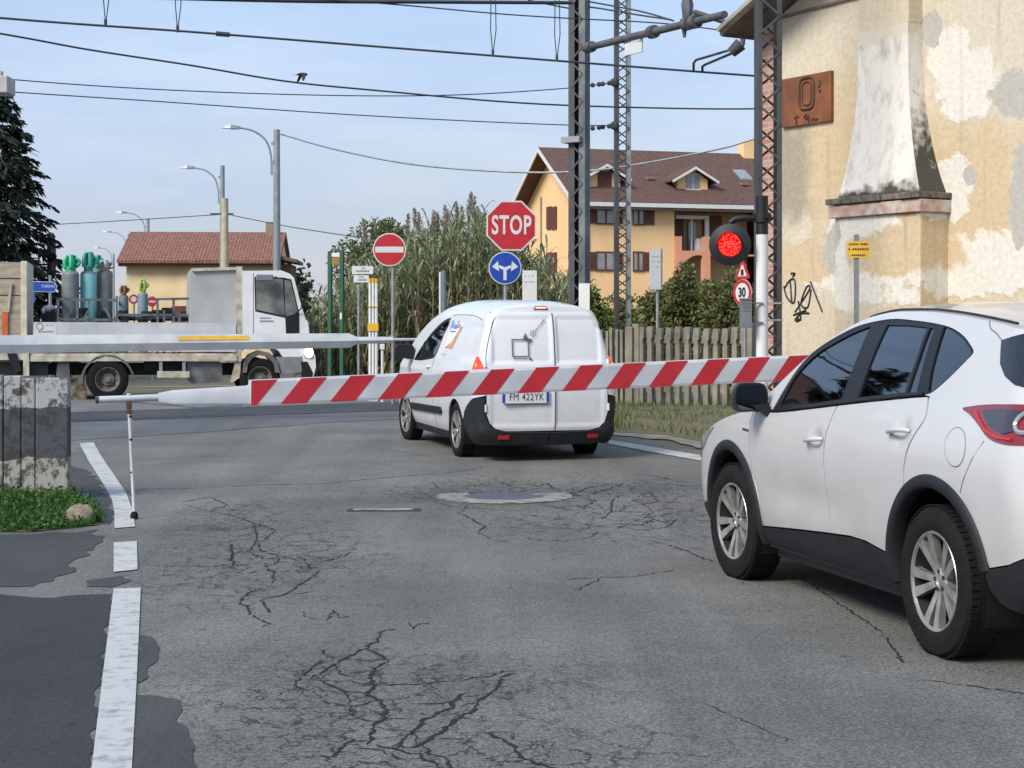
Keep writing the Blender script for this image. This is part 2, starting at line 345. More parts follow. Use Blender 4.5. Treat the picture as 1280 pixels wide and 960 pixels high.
# ------------------------------------------------------------------ ground, road, markings
def asphalt(name, base, warm, speck=1.0, mottle=.25, cracks=()):
    m, t, b, L = nm(name); N = t.nodes.new
    tc = N('ShaderNodeTexCoord'); src = tc.outputs['Object']
    n1 = N('ShaderNodeTexNoise'); n1.inputs['Scale'].default_value = .55; n1.inputs['Detail'].default_value = 8; n1.inputs['Roughness'].default_value = .65; L(src, n1.inputs['Vector'])
    r1 = N('ShaderNodeValToRGB'); r1.color_ramp.elements[0].position = .3; r1.color_ramp.elements[1].position = .72
    r1.color_ramp.elements[0].color = (*[c*(1-mottle) for c in base], 1); r1.color_ramp.elements[1].color = (*warm, 1); L(n1.outputs['Fac'], r1.inputs['Fac'])
    n2 = N('ShaderNodeTexNoise'); n2.inputs['Scale'].default_value = 75; n2.inputs['Detail'].default_value = 3; n2.inputs['Roughness'].default_value = .7; L(src, n2.inputs['Vector'])
    r2 = N('ShaderNodeValToRGB'); r2.color_ramp.elements[0].position = .3; r2.color_ramp.elements[1].position = .7
    k = .42*speck; r2.color_ramp.elements[0].color = (1-k, 1-k, 1-k, 1); r2.color_ramp.elements[1].color = (1+k, 1+k, 1+k, 1); L(n2.outputs['Fac'], r2.inputs['Fac'])
    mu = N('ShaderNodeMixRGB'); mu.blend_type = 'MULTIPLY'; mu.inputs['Fac'].default_value = 1; L(r1.outputs['Color'], mu.inputs['Color1']); L(r2.outputs['Color'], mu.inputs['Color2'])
    mpt = N('ShaderNodeMapping'); mpt.inputs['Rotation'].default_value = (0, 0, -.25); mpt.inputs['Scale'].default_value = (1.6, .13, 1); L(src, mpt.inputs['Vector'])     # wheel-polished streaks along the lane
    nt_ = N('ShaderNodeTexNoise'); nt_.inputs['Scale'].default_value = 1.1; nt_.inputs['Detail'].default_value = 5; nt_.inputs['Roughness'].default_value = .6; L(mpt.outputs['Vector'], nt_.inputs['Vector'])
    rt_ = N('ShaderNodeValToRGB'); rt_.color_ramp.elements[0].position = .36; rt_.color_ramp.elements[1].position = .64; rt_.color_ramp.elements[0].color = (.84, .84, .85, 1); rt_.color_ramp.elements[1].color = (1.12, 1.12, 1.10, 1); L(nt_.outputs['Fac'], rt_.inputs['Fac'])
    mu2 = N('ShaderNodeMixRGB'); mu2.blend_type = 'MULTIPLY'; mu2.inputs['Fac'].default_value = 1; L(mu.outputs['Color'], mu2.inputs['Color1']); L(rt_.outputs['Color'], mu2.inputs['Color2']); mu = mu2
    v = N('ShaderNodeTexVoronoi'); v.inputs['Scale'].default_value = 34; L(src, v.inputs['Vector'])          # pale chippings
    r3 = N('ShaderNodeMapRange'); r3.inputs['From Min'].default_value = .17; r3.inputs['From Max'].default_value = .07; r3.inputs['To Max'].default_value = .55*speck; L(v.outputs['Distance'], r3.inputs['Value'])
    sr = N('ShaderNodeSeparateColor'); L(v.outputs['Color'], sr.inputs['Color'])
    gt = N('ShaderNodeMath'); gt.operation = 'GREATER_THAN'; gt.inputs[1].default_value = .62; L(sr.outputs[0], gt.inputs[0])
    mm = N('ShaderNodeMath'); mm.operation = 'MULTIPLY'; L(r3.outputs['Result'], mm.inputs[0]); L(gt.outputs[0], mm.inputs[1])
    c = mixc(t, L, mm.outputs[0], mu.outputs['Color'], tuple(min(.5, x*2.1) for x in warm))
    n4 = N('ShaderNodeTexNoise'); n4.inputs['Scale'].default_value = 5; n4.inputs['Detail'].default_value = 4; L(src, n4.inputs['Vector'])   # small dark pocks
    mp = N('ShaderNodeMapping'); mp.inputs['Scale'].default_value = (1, .55, 1); L(src, mp.inputs['Vector'])
    v2 = N('ShaderNodeTexVoronoi'); v2.inputs['Scale'].default_value = 7; L(mp.outputs['Vector'], v2.inputs['Vector'])
    p3 = N('ShaderNodeMapRange'); p3.inputs['From Min'].default_value = .17; p3.inputs['From Max'].default_value = .09; p3.inputs['To Max'].default_value = .65; L(v2.outputs['Distance'], p3.inputs['Value'])
    s2 = N('ShaderNodeSeparateColor'); L(v2.outputs['Color'], s2.inputs['Color'])
    g2 = N('ShaderNodeMath'); g2.operation = 'GREATER_THAN'; g2.inputs[1].default_value = .8; L(s2.outputs[0], g2.inputs[0])
    m2 = N('ShaderNodeMath'); m2.operation = 'MULTIPLY'; L(p3.outputs['Result'], m2.inputs[0]); L(g2.outputs[0], m2.inputs[1])
    c = mixc(t, L, m2.outputs[0], c, tuple(x*.35 for x in base))
    if cracks:                             # fine alligator cracking in the worn places
        nw = N('ShaderNodeTexNoise'); nw.inputs['Scale'].default_value = 5; nw.inputs['Detail'].default_value = 5; nw.inputs['Roughness'].default_value = .65; L(src, nw.inputs['Vector'])
        sc = N('ShaderNodeVectorMath'); sc.operation = 'SCALE'; sc.inputs['Scale'].default_value = .30; L(nw.outputs['Color'], sc.inputs[0])
        av = N('ShaderNodeVectorMath'); av.operation = 'ADD'; L(src, av.inputs[0]); L(sc.outputs['Vector'], av.inputs[1])
        mp2 = N('ShaderNodeMapping'); mp2.inputs['Scale'].default_value = (1, .55, 1); L(av.outputs['Vector'], mp2.inputs['Vector'])
        tot = None
        for u, v, rx, ry, na in cracks:
            g = G(u, v); k = ell_mask(t, L, src, (g.x, g.y), (rx, ry), .9, 1.7, .55, 'XY')
            if tot is None: tot = k
            else: mxn = N('ShaderNodeMath'); mxn.operation = 'MAXIMUM'; L(tot, mxn.inputs[0]); L(k, mxn.inputs[1]); tot = mxn.outputs[0]
        nwid = N('ShaderNodeTexNoise'); nwid.inputs['Scale'].default_value = 7; nwid.inputs['Detail'].default_value = 4; L(src, nwid.inputs['Vector'])
        for scl, wd, st in ((5.6, .034, .92), (12, .036, .65)):
            vv = N('ShaderNodeTexVoronoi'); vv.feature = 'DISTANCE_TO_EDGE'; vv.inputs['Scale'].default_value = scl; L(mp2.outputs['Vector'], vv.inputs['Vector'])
            w1 = N('ShaderNodeMapRange'); w1.inputs['From Min'].default_value = .30; w1.inputs['From Max'].default_value = .64; w1.inputs['To Min'].default_value = wd*.22; w1.inputs['To Max'].default_value = wd*1.15; L(nwid.outputs['Fac'], w1.inputs['Value'])
            dv = N('ShaderNodeMath'); dv.operation = 'LESS_THAN'; L(vv.outputs['Distance'], dv.inputs[0]); L(w1.outputs['Result'], dv.inputs[1])
            m3 = N('ShaderNodeMath'); m3.operation = 'MULTIPLY'; L(dv.outputs[0], m3.inputs[0])
            if scl > 6:
                pw = N('ShaderNodeMath'); pw.operation = 'POWER'; pw.inputs[1].default_value = 3; L(tot, pw.inputs[0]); L(pw.outputs[0], m3.inputs[1])
            else: L(tot, m3.inputs[1])
            m4 = N('ShaderNodeMath'); m4.operation = 'MULTIPLY'; m4.inputs[1].default_value = st; L(m3.outputs[0], m4.inputs[0])
            c = mixc(t, L, m4.outputs[0], c, (.014, .0135, .013))
    L(c, b.inputs['Base Color']); b.inputs['Roughness'].default_value = .82; b.inputs['Specular IOR Level'].default_value = .4
    bu = N('ShaderNodeBump'); bu.inputs['Strength'].default_value = .55; bu.inputs['Distance'].default_value = .006; L(n2.outputs['Fac'], bu.inputs['Height']); L(bu.outputs['Normal'], b.inputs['Normal'])
    return m
CR = [(470, 870, .85, 1.2, .3), (330, 700, .75, 1.9, .2), (790, 632, 1.5, 2.3, .3), (640, 615, 1.3, 1.2, .15), (560, 940, .9, .5, .2), (300, 650, .5, 1.2, .2)]
ASPH = asphalt('asphalt', (.128, .127, .118), (.166, .161, .147), 1.7, .30, CR)
ASPH_N = asphalt('asphalt_main_road', (.150, .150, .152), (.178, .176, .17), .7)
ASPH_B = asphalt('asphalt_crossing', (.112, .114, .120), (.128, .129, .133), .8)
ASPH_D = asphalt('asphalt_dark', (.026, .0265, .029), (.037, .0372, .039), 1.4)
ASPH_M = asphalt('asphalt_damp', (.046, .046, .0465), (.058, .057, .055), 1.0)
PANEL = asphalt('rubber_crossing_panel', (.048, .051, .060), (.062, .065, .072), .5)
SOIL = M('soil_and_grass', (.10, .10, .045), .95, col2=(.13, .10, .06), scale=1.5, bump=.6, bscale=9)
DUST = M('dusty_kerb_strip', (.27, .25, .21), .95, col2=(.17, .16, .13), scale=4, bump=.4, bscale=40)
m, t, b_, L_ = nm('road_paint'); N = t.nodes.new
tc_ = N('ShaderNodeTexCoord'); n_ = N('ShaderNodeTexNoise'); n_.inputs['Scale'].default_value = 9; n_.inputs['Detail'].default_value = 9; n_.inputs['Roughness'].default_value = .75
L_(tc_.outputs['Object'], n_.inputs['Vector']); r_ = N('ShaderNodeValToRGB'); r_.color_ramp.elements[0].position = .38; r_.color_ramp.elements[1].position = .5
r_.color_ramp.elements[0].color = (.24, .24, .24, 1); r_.color_ramp.elements[1].color = (.43, .43, .42, 1); L_(n_.outputs['Fac'], r_.inputs['Fac'])
L_(r_.outputs['Color'], b_.inputs['Base Color']); b_.inputs['Roughness'].default_value = .8; PAINT = m
def ground_sheet(name, poly, mat, lift=.004, kind='structure'):      # flat polygon following the gentle climb
    bm = bmesh.new(); bm.faces.new([bm.verts.new((p[0], p[1], 0)) for p in poly])
    for yy in (11, 25):
        bmesh.ops.bisect_plane(bm, geom=bm.verts[:]+bm.edges[:]+bm.faces[:], plane_co=(0, yy, 0), plane_no=(0, 1, 0))
    for v in bm.verts: v.co.z = gz(v.co.y)+lift
    bmesh.ops.triangulate(bm, faces=bm.faces[:]); bmesh.ops.recalc_face_normals(bm, faces=bm.faces[:])
    if sum(f.normal.z for f in bm.faces) < 0: bmesh.ops.reverse_faces(bm, faces=bm.faces[:])
    me = bpy.data.meshes.new(name); bm.to_mesh(me); bm.free(); me.materials.append(mat)
    o = bpy.data.objects.new(name, me); C.objects.link(o); o['kind'] = kind; return o
def px(poly): return [G(u, v) for u, v in poly]
def ragged(poly, step, amp, seed):
    rr = random.Random(seed); q = resample([(p[0], p[1]) for p in poly], max(step, .14))
    q = spline([(x+rr.uniform(-amp, amp), y+rr.uniform(-amp, amp)*1.6) for x, y in q], 5, True)
    return [(p.x+rr.uniform(-.06, .06)*amp, p.y+rr.uniform(-.06, .06)*amp) for p in q]
ground_sheet('ground', [(-700, -60), (700, -60), (700, 1500), (-700, 1500)], SOIL, 0)
ground_sheet('road', [(-16, -30), (9, -30), (9, 17), (4.0, 19.0), (2.1, 20.4), (1.2, 24), (1.4, 31.5), (40, 42), (40, 48), (0, 38.2), (-60, 22), (-60, 10)], ASPH, .004)
# the main road beyond the rails, lighter, and the dark panel along the track
a0, a1 = G(90, 516), G(490, 503); dd = (a1-a0); k0, k1 = a0-dd*6, a1+dd*.6
ground_sheet('main_road', [(a0-dd*3.0)[:2], (a1+dd*.25)[:2], (1.1, 33.0), (40, 44), (40, 47.5), (0, 37.8), (-60, 21.8)], ASPH_N, .008)
b0, b1 = G(90, 528), G(490, 514); de = b1-b0
ground_sheet('crossing_panel', [(a0-dd*1.2)[:2], (a1+dd*.12)[:2], (b1+de*.12)[:2], (b0-de*1.2)[:2]], PANEL, .012)
c0, c1 = G(85, 552), G(505, 524); df = c1-c0
ground_sheet('crossing_surface', ragged([(b0-de*1.2)[:2], (b1+de*.3)[:2], (c1+df*.2)[:2], (c0-df*1.2)[:2]], .6, .05, 3), ASPH_B, .008)
# white lines
for nm_, pl in (('edge_line', [(100, 1080), (158, 1080), (165, 960), (171, 850), (176, 737), (142, 738), (128, 850), (115, 960)]),
            ('edge_line', [(142, 717), (172, 714), (171, 678), (142, 680)]),
            ('edge_line', [(143, 662), (169, 660), (166, 640), (158, 618), (142, 594), (127, 572), (117, 554), (99, 555), (111, 578), (129, 606), (140, 626), (143, 642)]),
            ('edge_line', [(745, 551), (763, 551), (812, 559), (880, 571), (960, 587), (960, 594), (875, 577), (808, 565), (757, 555)])):
    ground_sheet(nm_, [(p.x, p.y) for p in px(pl)], PAINT, .012)
q0, q1 = G(160, 486.5), G(420, 481)
ground_sheet('edge_line', [(q0.x-8, q0.y-2), (q1.x+1, q1.y), (q1.x+1, q1.y+.22), (q0.x-8, q0.y-1.75)], PAINT, .014)
# darker and damp asphalt on the left
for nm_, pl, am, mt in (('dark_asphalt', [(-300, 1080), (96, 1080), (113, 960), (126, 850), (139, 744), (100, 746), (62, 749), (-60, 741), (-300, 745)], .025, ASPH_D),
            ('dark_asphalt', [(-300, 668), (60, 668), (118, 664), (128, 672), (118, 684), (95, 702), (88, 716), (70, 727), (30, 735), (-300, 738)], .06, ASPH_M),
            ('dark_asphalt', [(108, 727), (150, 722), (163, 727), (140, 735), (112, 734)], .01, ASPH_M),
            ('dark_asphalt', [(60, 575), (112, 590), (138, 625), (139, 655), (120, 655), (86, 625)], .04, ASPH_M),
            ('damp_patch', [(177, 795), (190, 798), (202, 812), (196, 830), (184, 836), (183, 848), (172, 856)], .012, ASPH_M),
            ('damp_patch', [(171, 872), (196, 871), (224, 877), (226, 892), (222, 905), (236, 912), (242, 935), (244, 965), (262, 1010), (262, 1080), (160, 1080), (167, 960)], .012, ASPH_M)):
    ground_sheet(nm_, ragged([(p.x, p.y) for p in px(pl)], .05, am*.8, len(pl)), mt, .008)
# dusty strip and raised verge by the picket fence
ground_sheet('kerb_strip', ragged([(p.x, p.y) for p in px([(757, 545), (830, 551), (900, 566), (1010, 590), (1010, 580), (900, 556), (830, 543), (757, 540)])], .3, .05, 5), DUST, .016)
vp = [(p.x, p.y) for p in px([(757, 541), (830, 545), (900, 558), (1010, 584)])]+[(6.5, 14.0), (9.5, 13.0), (9.5, 30), (1.6, 30.6), (1.3, 27)]
vb = MB(); pts_, T_, lp_ = mesh2d(vp, (), .45)
rv = random.Random(2); bd = set(lp_[0])
vb.add([(p[0], p[1], gz(p[1])+(.02 if i in bd else .09+rv.uniform(0, .06))) for i, p in enumerate(pts_)], T_)
tag(vb.build('verge', SOIL), kind='structure')
# cracks: Voronoi nets inside regions read off the photograph, plus long single cracks
CRK = M('crack_black', (.009, .0088, .0085), .95, var=.2)  # near-black colour of the crack ribbons
cb = MB(); rc = random.Random(11)
def ribbon(pts, wid):
    q = []
    for i in range(len(pts)-1):
        a, b = Vector(pts[i][:2]), Vector(pts[i+1][:2]); k = max(1, int((b-a).length/.03))
        for j in range(k): q.append(a.lerp(b, j/k)+Vector((rc.gauss(0, .006), rc.gauss(0, .012)))*(1 if i+j else 0))
    q.append(Vector(pts[-1][:2])); vs = []; n = len(q)
    for i, p in enumerate(q):
        d = (q[min(i+1, n-1)]-q[max(i-1, 0)]); d = d.normalized() if d.length > 1e-6 else Vector((1, 0)); s = Vector((-d.y, d.x))
        e = min(1, .25+min(i, n-1-i)*.4); ww = wid*e*rc.uniform(.2, 1.7)/2
        for g in (-1, 1): r = p+s*ww*g; vs.append((r.x, r.y, gz(r.y)+.0065))
    cb.add(vs, [(2*i, 2*i+1, 2*i+3, 2*i+2) for i in range(n-1)])
def net(poly, cell, wid, keep, sy=1.7):
    pl = [(p.x, p.y/sy) for p in px(poly)]; xs = [p[0] for p in pl]; ys = [p[1] for p in pl]; pts = []
    x = min(xs)-cell
    while x < max(xs)+cell:
        y = min(ys)-cell
        while y < max(ys)+cell:
            pts.append(Vector((x+rc.uniform(-.46, .46)*cell, y+rc.uniform(-.46, .46)*cell))); y += cell
        x += cell
    r = delaunay_2d_cdt(pts, [], [], 0, 1e-6); V = r[0]; cc = []; em = {}
    for fi, f in enumerate(r[2]):
        a, b, c = V[f[0]], V[f[1]], V[f[2]]; d = 2*(a.x*(b.y-c.y)+b.x*(c.y-a.y)+c.x*(a.y-b.y))
        if abs(d) < 1e-7: cc.append(None); continue
        cc.append(Vector(((a.length_squared*(b.y-c.y)+b.length_squared*(c.y-a.y)+c.length_squared*(a.y-b.y))/d, (a.length_squared*(c.x-b.x)+b.length_squared*(a.x-c.x)+c.length_squared*(b.x-a.x))/d)))
        for k in range(3): em.setdefault(tuple(sorted((f[k], f[(k+1) % 3]))), []).append(fi)
    for fs in em.values():
        if len(fs) == 2 and cc[fs[0]] and cc[fs[1]] and rc.random() < keep:
            a, b = cc[fs[0]], cc[fs[1]]
            if (a-b).length < cell*2 and (inside(tuple(a), pl) or inside(tuple(b), pl)): ribbon([(a.x, a.y*sy), (b.x, b.y*sy)], wid*rc.uniform(.5, 1.4))
def crack(uv, wid): ribbon([tuple(p[:2]) for p in px(uv)], wid)
def ctrace(ox, oy, k, lines, wid):         # cracks traced in a crop of the photograph
    for l in lines: crack([(ox+x/k, oy+y/k) for x, y in l], wid)
ctrace(400, 560, 2.4, [[(225,545),(180,555),(170,585),(130,605),(60,640),(0,680),(-40,700)], [(130,605),(160,615),(205,640),(165,665),(150,690),(170,715),(140,740),(180,765),(200,790),(190,820),(155,840),(150,880),(140,895)], [(0,700),(60,730),(140,740)], [(590,680),(545,690),(525,730),(480,760),(460,790),(400,825),(360,860),(310,890),(280,905),(240,900)], [(450,735),(415,750),(400,780),(350,800),(310,825),(280,855),(240,890),(230,905)], [(150,890),(200,900),(250,915),(300,925),(330,945),(350,960),(380,990)], [(0,930),(50,925),(70,895),(100,880)], [(490,855),(540,875),(580,900),(600,930),(640,950),(690,960),(760,985)], [(310,890),(330,920),(380,940),(390,960),(420,1000)]], .015)
ctrace(400, 560, 2.4, [[(40,650),(60,680),(100,690),(150,690)], [(0,760),(60,775),(110,780),(150,765),(185,760)], [(90,780),(100,810),(150,825),(190,815)], [(180,715),(300,712),(420,700),(500,690),(560,670)], [(200,775),(290,770),(350,770),(410,765)], [(190,820),(240,815),(300,820)], [(100,905),(160,910),(220,925),(260,940)], [(110,505),(60,510),(40,490),(20,520)], [(150,470),(185,480)], [(260,525),(280,545),(300,530),(355,530)], [(0,605),(40,640)], [(280,855),(290,880),(275,900)], [(60,730),(90,760),(90,780)], [(155,840),(220,850),(280,855)], [(-30,790),(20,800),(90,800)]], .009)
ctrace(0, 0, 1, [[(232,632),(262,640),(290,645),(318,655),(322,675),(312,690),(330,700),(352,697),(376,702)], [(290,690),(292,712)], [(228,628),(262,622),(285,632),(262,640)], [(318,655),(345,664),(330,676)]], .012)
ctrace(0, 680, 3.2, [[(920,0),(930,40),(920,70),(960,80)], [(1030,0),(1045,30),(1110,50),(1115,75),(1060,95),(1095,110),(1095,160)], [(1210,60),(1240,100),(1280,110)], [(1280,110),(1240,140),(1180,180),(1130,210),(1060,220),(1045,230),(1080,280)], [(1060,180),(1000,195),(965,230),(950,250)], [(960,240),(985,250),(1000,285),(1050,310),(1080,325),(1050,335)]], .012)
ctrace(0, 680, 3.2, [[(1140,205),(1210,200),(1260,190)], [(1165,275),(1210,275),(1240,300),(1280,305)], [(730,90),(840,95),(920,88)], [(1110,50),(1180,48),(1215,62)], [(1280,470),(1240,510),(1190,550),(1185,570),(1230,590),(1280,570)], [(1260,590),(1280,620),(1320,640)]], .008)
ctrace(400, 560, 2.667, [[(-625,140),(-400,136),(-200,124),(0,122),(120,110),(230,100),(330,92),(420,85),(560,65)], [(600,115),(640,130),(690,140),(770,135),(800,142)], [(690,118),(720,130),(760,120),(780,140)], [(820,150),(860,150),(890,135),(960,125),(1010,120),(960,140),(900,155)], [(830,150),(870,165),(920,180),(880,195),(920,208)], [(790,190),(850,195),(890,205)], [(940,240),(970,215),(975,175),(1000,160),(1060,165),(1100,150),(1130,180),(1080,190),(1020,195)], [(990,270),(1030,255),(1070,260),(1110,240),(1150,250),(1190,240),(1160,265),(1100,275),(1040,275)], [(975,230),(1030,240),(1080,235),(1180,220)], [(1100,310),(1160,325),(1220,345),(1280,372),(1330,385)], [(1040,95),(1090,90),(1140,100),(1200,115),(1260,120)], [(1060,110),(1110,120),(1180,125),(1240,130)], [(455,215),(490,230),(520,250),(550,262),(530,280)]], .014)
ctrace(400, 560, 2.667, [[(380,120),(400,140)], [(590,262),(680,270),(760,272),(900,270)], [(680,300),(740,312),(820,312),(900,300),(930,280)], [(490,195),(470,215)], [(520,280),(580,310),(640,318)], [(810,442),(920,435),(1060,430),(1180,408)], [(850,478),(940,435)], [(640,185),(760,185)], [(370,178),(450,200)], [(0,385),(90,358),(100,350)], [(165,50),(310,70)], [(880,180),(940,175),(975,175)], [(1020,195),(1000,215),(970,215)], [(1080,190),(1110,215),(1080,235)]], .009)
for uv, wd in (([(1150, 850), (1290, 870)], .010), ([(1000, 722), (1100, 790), (1130, 830)], .010), ([(470, 560), (560, 575), (640, 580)], .007), ([(160, 575), (230, 573), (300, 566)], .006), ([(880, 880), (990, 930)], .006), ([(872, 960), (960, 985)], .008)):
    crack(uv, wd)
tag(cb.build('road_crack', CRK, smooth=False), kind='structure')
# manhole and the filled slot in the carriageway
mh = G(630, 621)
t_ = thing('manhole_cover', 'round metal manhole cover in a pale concrete ring in the road', 'manhole cover', mh)
RING = M('pale_mortar', (.33, .32, .29), .9, var=.3, scale=9); IRON = M('manhole_iron', (.11, .115, .14), .5, .4, var=.2, scale=20)
MB().lathe([(.36, .007), (.46, .009), (.6, .008), (.6, 0)], n=40).build('mortar_ring', RING, t_)
MB().lathe([(0, .009), (.34, .009), (.36, .006), (.36, 0)], n=40).build('lid', IRON, t_)
ground_sheet('mortar_patch', ragged([(p.x, p.y) for p in px([(668, 618), (705, 616), (712, 623), (700, 628), (668, 627)])], .1, .03, 9), RING, .0075)
g0 = G(480, 638.5)
t_ = thing('drain_slot', 'long narrow pale slot with dark ends across the road, left of the manhole', 'drain cover', g0, radians(1.5))
MB().box((0, 0, .006), (.60, .17, .012)).build('slot_frame', M('slot_dark', (.04, .037, .035), .9), t_, False)
MB().prism(rounded([(-.25, -.065), (.24, -.055), (.235, .05), (-.16, .055), (-.25, .02)], .02), lambda x, y, t: (x, y, t), .0, .016).build('slot_cover', RING, t_, False)
# ------------------------------------------------------------------ cars: curved panels on an analytic body surface
class Shell:
    def __init__(s, wz, g, xr, xf, zt, crown, R, Rf, K=2.2, bow=.04):
        s.wz, s.g, s.xr, s.xf, s.zt, s.cr, s.R, s.Rf, s.K, s.bow = wz, g, xr, xf, zt, crown, R, Rf, K, bow
        s.Lr = pi/2*R; s.Lf = pi/2*Rf
    def w(s, x, z): return s.wz(z)*s.g(x)
    def ps(s, a, z):                       # around the waist: a = x on the flank, then round the corners
        r0, f0 = s.xr(z)+s.R, s.xf(z)-s.Rf
        if a < r0:
            w = s.w(r0, z); t = (r0-a)/s.Lr
            if t <= 1: return Vector((r0-s.R*sin(t*pi/2), w-s.R*(1-cos(t*pi/2)), z))
            y = w-s.R-(t-1)*s.Lr; return Vector((s.xr(z)-s.bow*(1-(y/(w-s.R))**2), y, z))
        if a > f0:
            w = s.w(f0, z); t = (a-f0)/s.Lf
            if t <= 1: return Vector((f0+s.Rf*sin(t*pi/2), w-s.Rf*(1-cos(t*pi/2)), z))
            y = w-s.Rf-(t-1)*s.Lf; return Vector((s.xf(z)+.08*(1-(y/(w-s.Rf))**2), y, z))
        return Vector((a, s.w(a, z), z))
    def sy(s, y, z): return s.xr(z)+s.R-s.Lr-(s.w(s.xr(z)+s.R, z)-s.R-y)     # a of a rear point at lateral y
    def fy(s, y, z): return s.xf(z)-s.Rf+s.Lf+(s.w(s.xf(z)-s.Rf, z)-s.Rf-y)
    def side(s, a, z, off=0):
        e = .004; p = s.ps(a, z)
        if not off: return p
        n = (s.ps(a, z+e)-s.ps(a, z-e)).cross(s.ps(a+e, z)-s.ps(a-e, z)).normalized(); return p+n*off
    def pr(s, y, z):
        r0 = s.xr(z)+s.R; w = s.w(r0, z); k = abs(y)
        if k <= w-s.R: return Vector((s.xr(z)-s.bow*(1-(y/(w-s.R))**2), y, z))
        return Vector((r0-sqrt(max(0, s.R**2-(k-w+s.R)**2)), y, z))
    def rear(s, y, z, off=0):
        e = .004; p = s.pr(y, z)
        if not off: return p
        n = (s.pr(y, z+e)-s.pr(y, z-e)).cross(s.pr(y+e, z)-s.pr(y-e, z)).normalized(); return p+n*off
    def pt(s, x, q):
        z = s.zt(x); yb = s.ps(x, z).y; return Vector((s.ps(x, z).x, q*yb, z+s.cr(x)*(1-abs(q)**s.K)))
    def top(s, x, q, off=0):
        e = .004; p = s.pt(x, q)
        if not off: return p
        n = (s.pt(x+e, q)-s.pt(x-e, q)).cross(s.pt(x, q+e)-s.pt(x, q-e)).normalized(); return p+n*off
def arc(cx, cz, r, a0, a1, n=22): return [(cx+r*cos(radians(a0+(a1-a0)*i/n)), cz+r*sin(radians(a0+(a1-a0)*i/n))) for i in range(n+1)]
def make_wheel(parent, name, loc, R, W, rim_r, left, mats, spokes, sp_w, hub, dish=.05, steer=0):
    # axle along y; the outer face looks to +y
    wo = bpy.data.objects.new(name, None); C.objects.link(wo); wo.parent = parent; wo.location = loc; wo.empty_display_size = .1
    wo.rotation_euler = (0, random.uniform(0, 1), (0 if left else pi)+steer)
    h = W/2; sh = R-rim_r
    pr = [(rim_r*.97, -h*.8), (rim_r+.01, -h*.92), (rim_r+sh*.5, -h), (R-.022, -h*.9), (R-.006, -h*.72), (R, -h*.4)]
    pr = pr+[(r, -y) for r, y in reversed(pr)]
    tb = MB().lathe([(r, y) for r, y in pr], ax='Y', n=56); del tb.f[-2:]; del tb.m[-2:]
    n = 64
    for k in range(n):                      # tread blocks
        a = 2*pi*k/n; ro = Matrix.Rotation(-a, 3, 'Y')
        for yy, ww in ((-.33, .25), (0, .26), (.33, .25)):
            c = ro @ Vector((R-.001, 0, 0)); tb.box((c.x, yy*W*.92, c.z), (.006, W*ww*.85, 2*pi*R/n*.72), ro)
    tb.build('tyre', mats[0], wo, True, 0, 30)
    rb = MB()
    rb.lathe([(rim_r*.95, h*.72), (rim_r*1.02, h*.84), (rim_r*1.0, h*.9), (rim_r*.955, h*.88), (rim_r*.94, h*.78)], ax='Y', n=48, mi=0); del rb.f[-2:]; del rb.m[-2:]
    rb.lathe([(rim_r*.94, h*.78), (rim_r*.93, h*.6), (rim_r*.9, h*.2), (rim_r*.88, -h*.6)], ax='Y', n=48, mi=1); del rb.f[-2:]; del rb.m[-2:]
    rb.lathe([(0, -h*.1), (rim_r*.9, -h*.1)], ax='Y', n=32, mi=1)
    rb.lathe([(0, h*.05), (rim_r*.55, h*.05), (rim_r*.55, -h*.05)], ax='Y', n=24, mi=1)
    for k in range(spokes):
        for dl, tw in sp_w:
            a = 2*pi*k/spokes+dl; ca, sa = cos(a), sin(a); r0, r1 = hub*.55, rim_r*.955
            def q(r, wd, y): return [Vector((ca*r-sa*t, y, sa*r+ca*t)) for t in (-wd/2, wd/2)]
            i0, i1 = tw
            A = q(r0, i0, h*.88-dish); B = q(r0+(r1-r0)*.55, (i0+i1)*.5, h*.86-dish*.4); D = q(r1, i1, h*.86)
            A2 = q(r0, i0, h*.5-dish); B2 = q(r0+(r1-r0)*.55, (i0+i1)*.45, h*.55-dish*.4); D2 = q(r1, i1, h*.5)
            rb.add(A+B+D+A2+B2+D2, [(1,0,2,3),(3,2,4,5),(0,6,8,2),(2,8,10,4),(7,1,3,9),(9,3,5,11),(4,10,11,5)], 0)
    rb.lathe([(hub, h*.35-dish), (hub, h*.84-dish), (hub*.8, h*.92-dish), (hub*.5, h*.93-dish), (hub*.46, h*.88-dish), (0, h*.9-dish)], ax='Y', n=24, mi=0)
    for k in range(5):
        a = 2*pi*k/5+.3; rb.lathe([(.011, h*.8-dish), (.011, h*.945-dish), (0, h*.95-dish)], o=(cos(a)*hub*.72, 0, sin(a)*hub*.72), ax='Y', n=8, mi=1)
    rb.build('rim', [mats[1], mats[2]], wo, True, 0, 35)
    return wo
ALLOY = M('alloy', (.60, .59, .56), .34, .75, var=.18, scale=12, col2=(.36, .335, .30))
RIMDARK = M('rim_shadow', (.012, .012, .012), .7, var=.1)
GLASS = glassmat('side_glass', (.34, .38, .39), .985)
PRIV = glassmat('privacy_glass', (.045, .052, .06), .975)
SEAT = M('seat_fabric', (.035, .035, .038), .9, var=.2)
REDL = M('red_lens', (.20, .004, .008), .12, var=.1, coat=1)
LENSC = M('clear_lens', (.35, .36, .38), .08, .3, var=.1, coat=1)
CHROME = M('chrome', (.55, .56, .58), .15, 1, var=.05)
GRIMEW = CARW
def poly_between(fn_lo, fn_hi, xs): return [(x, fn_lo(x)) for x in xs]+[(x, fn_hi(x)) for x in reversed(xs)]
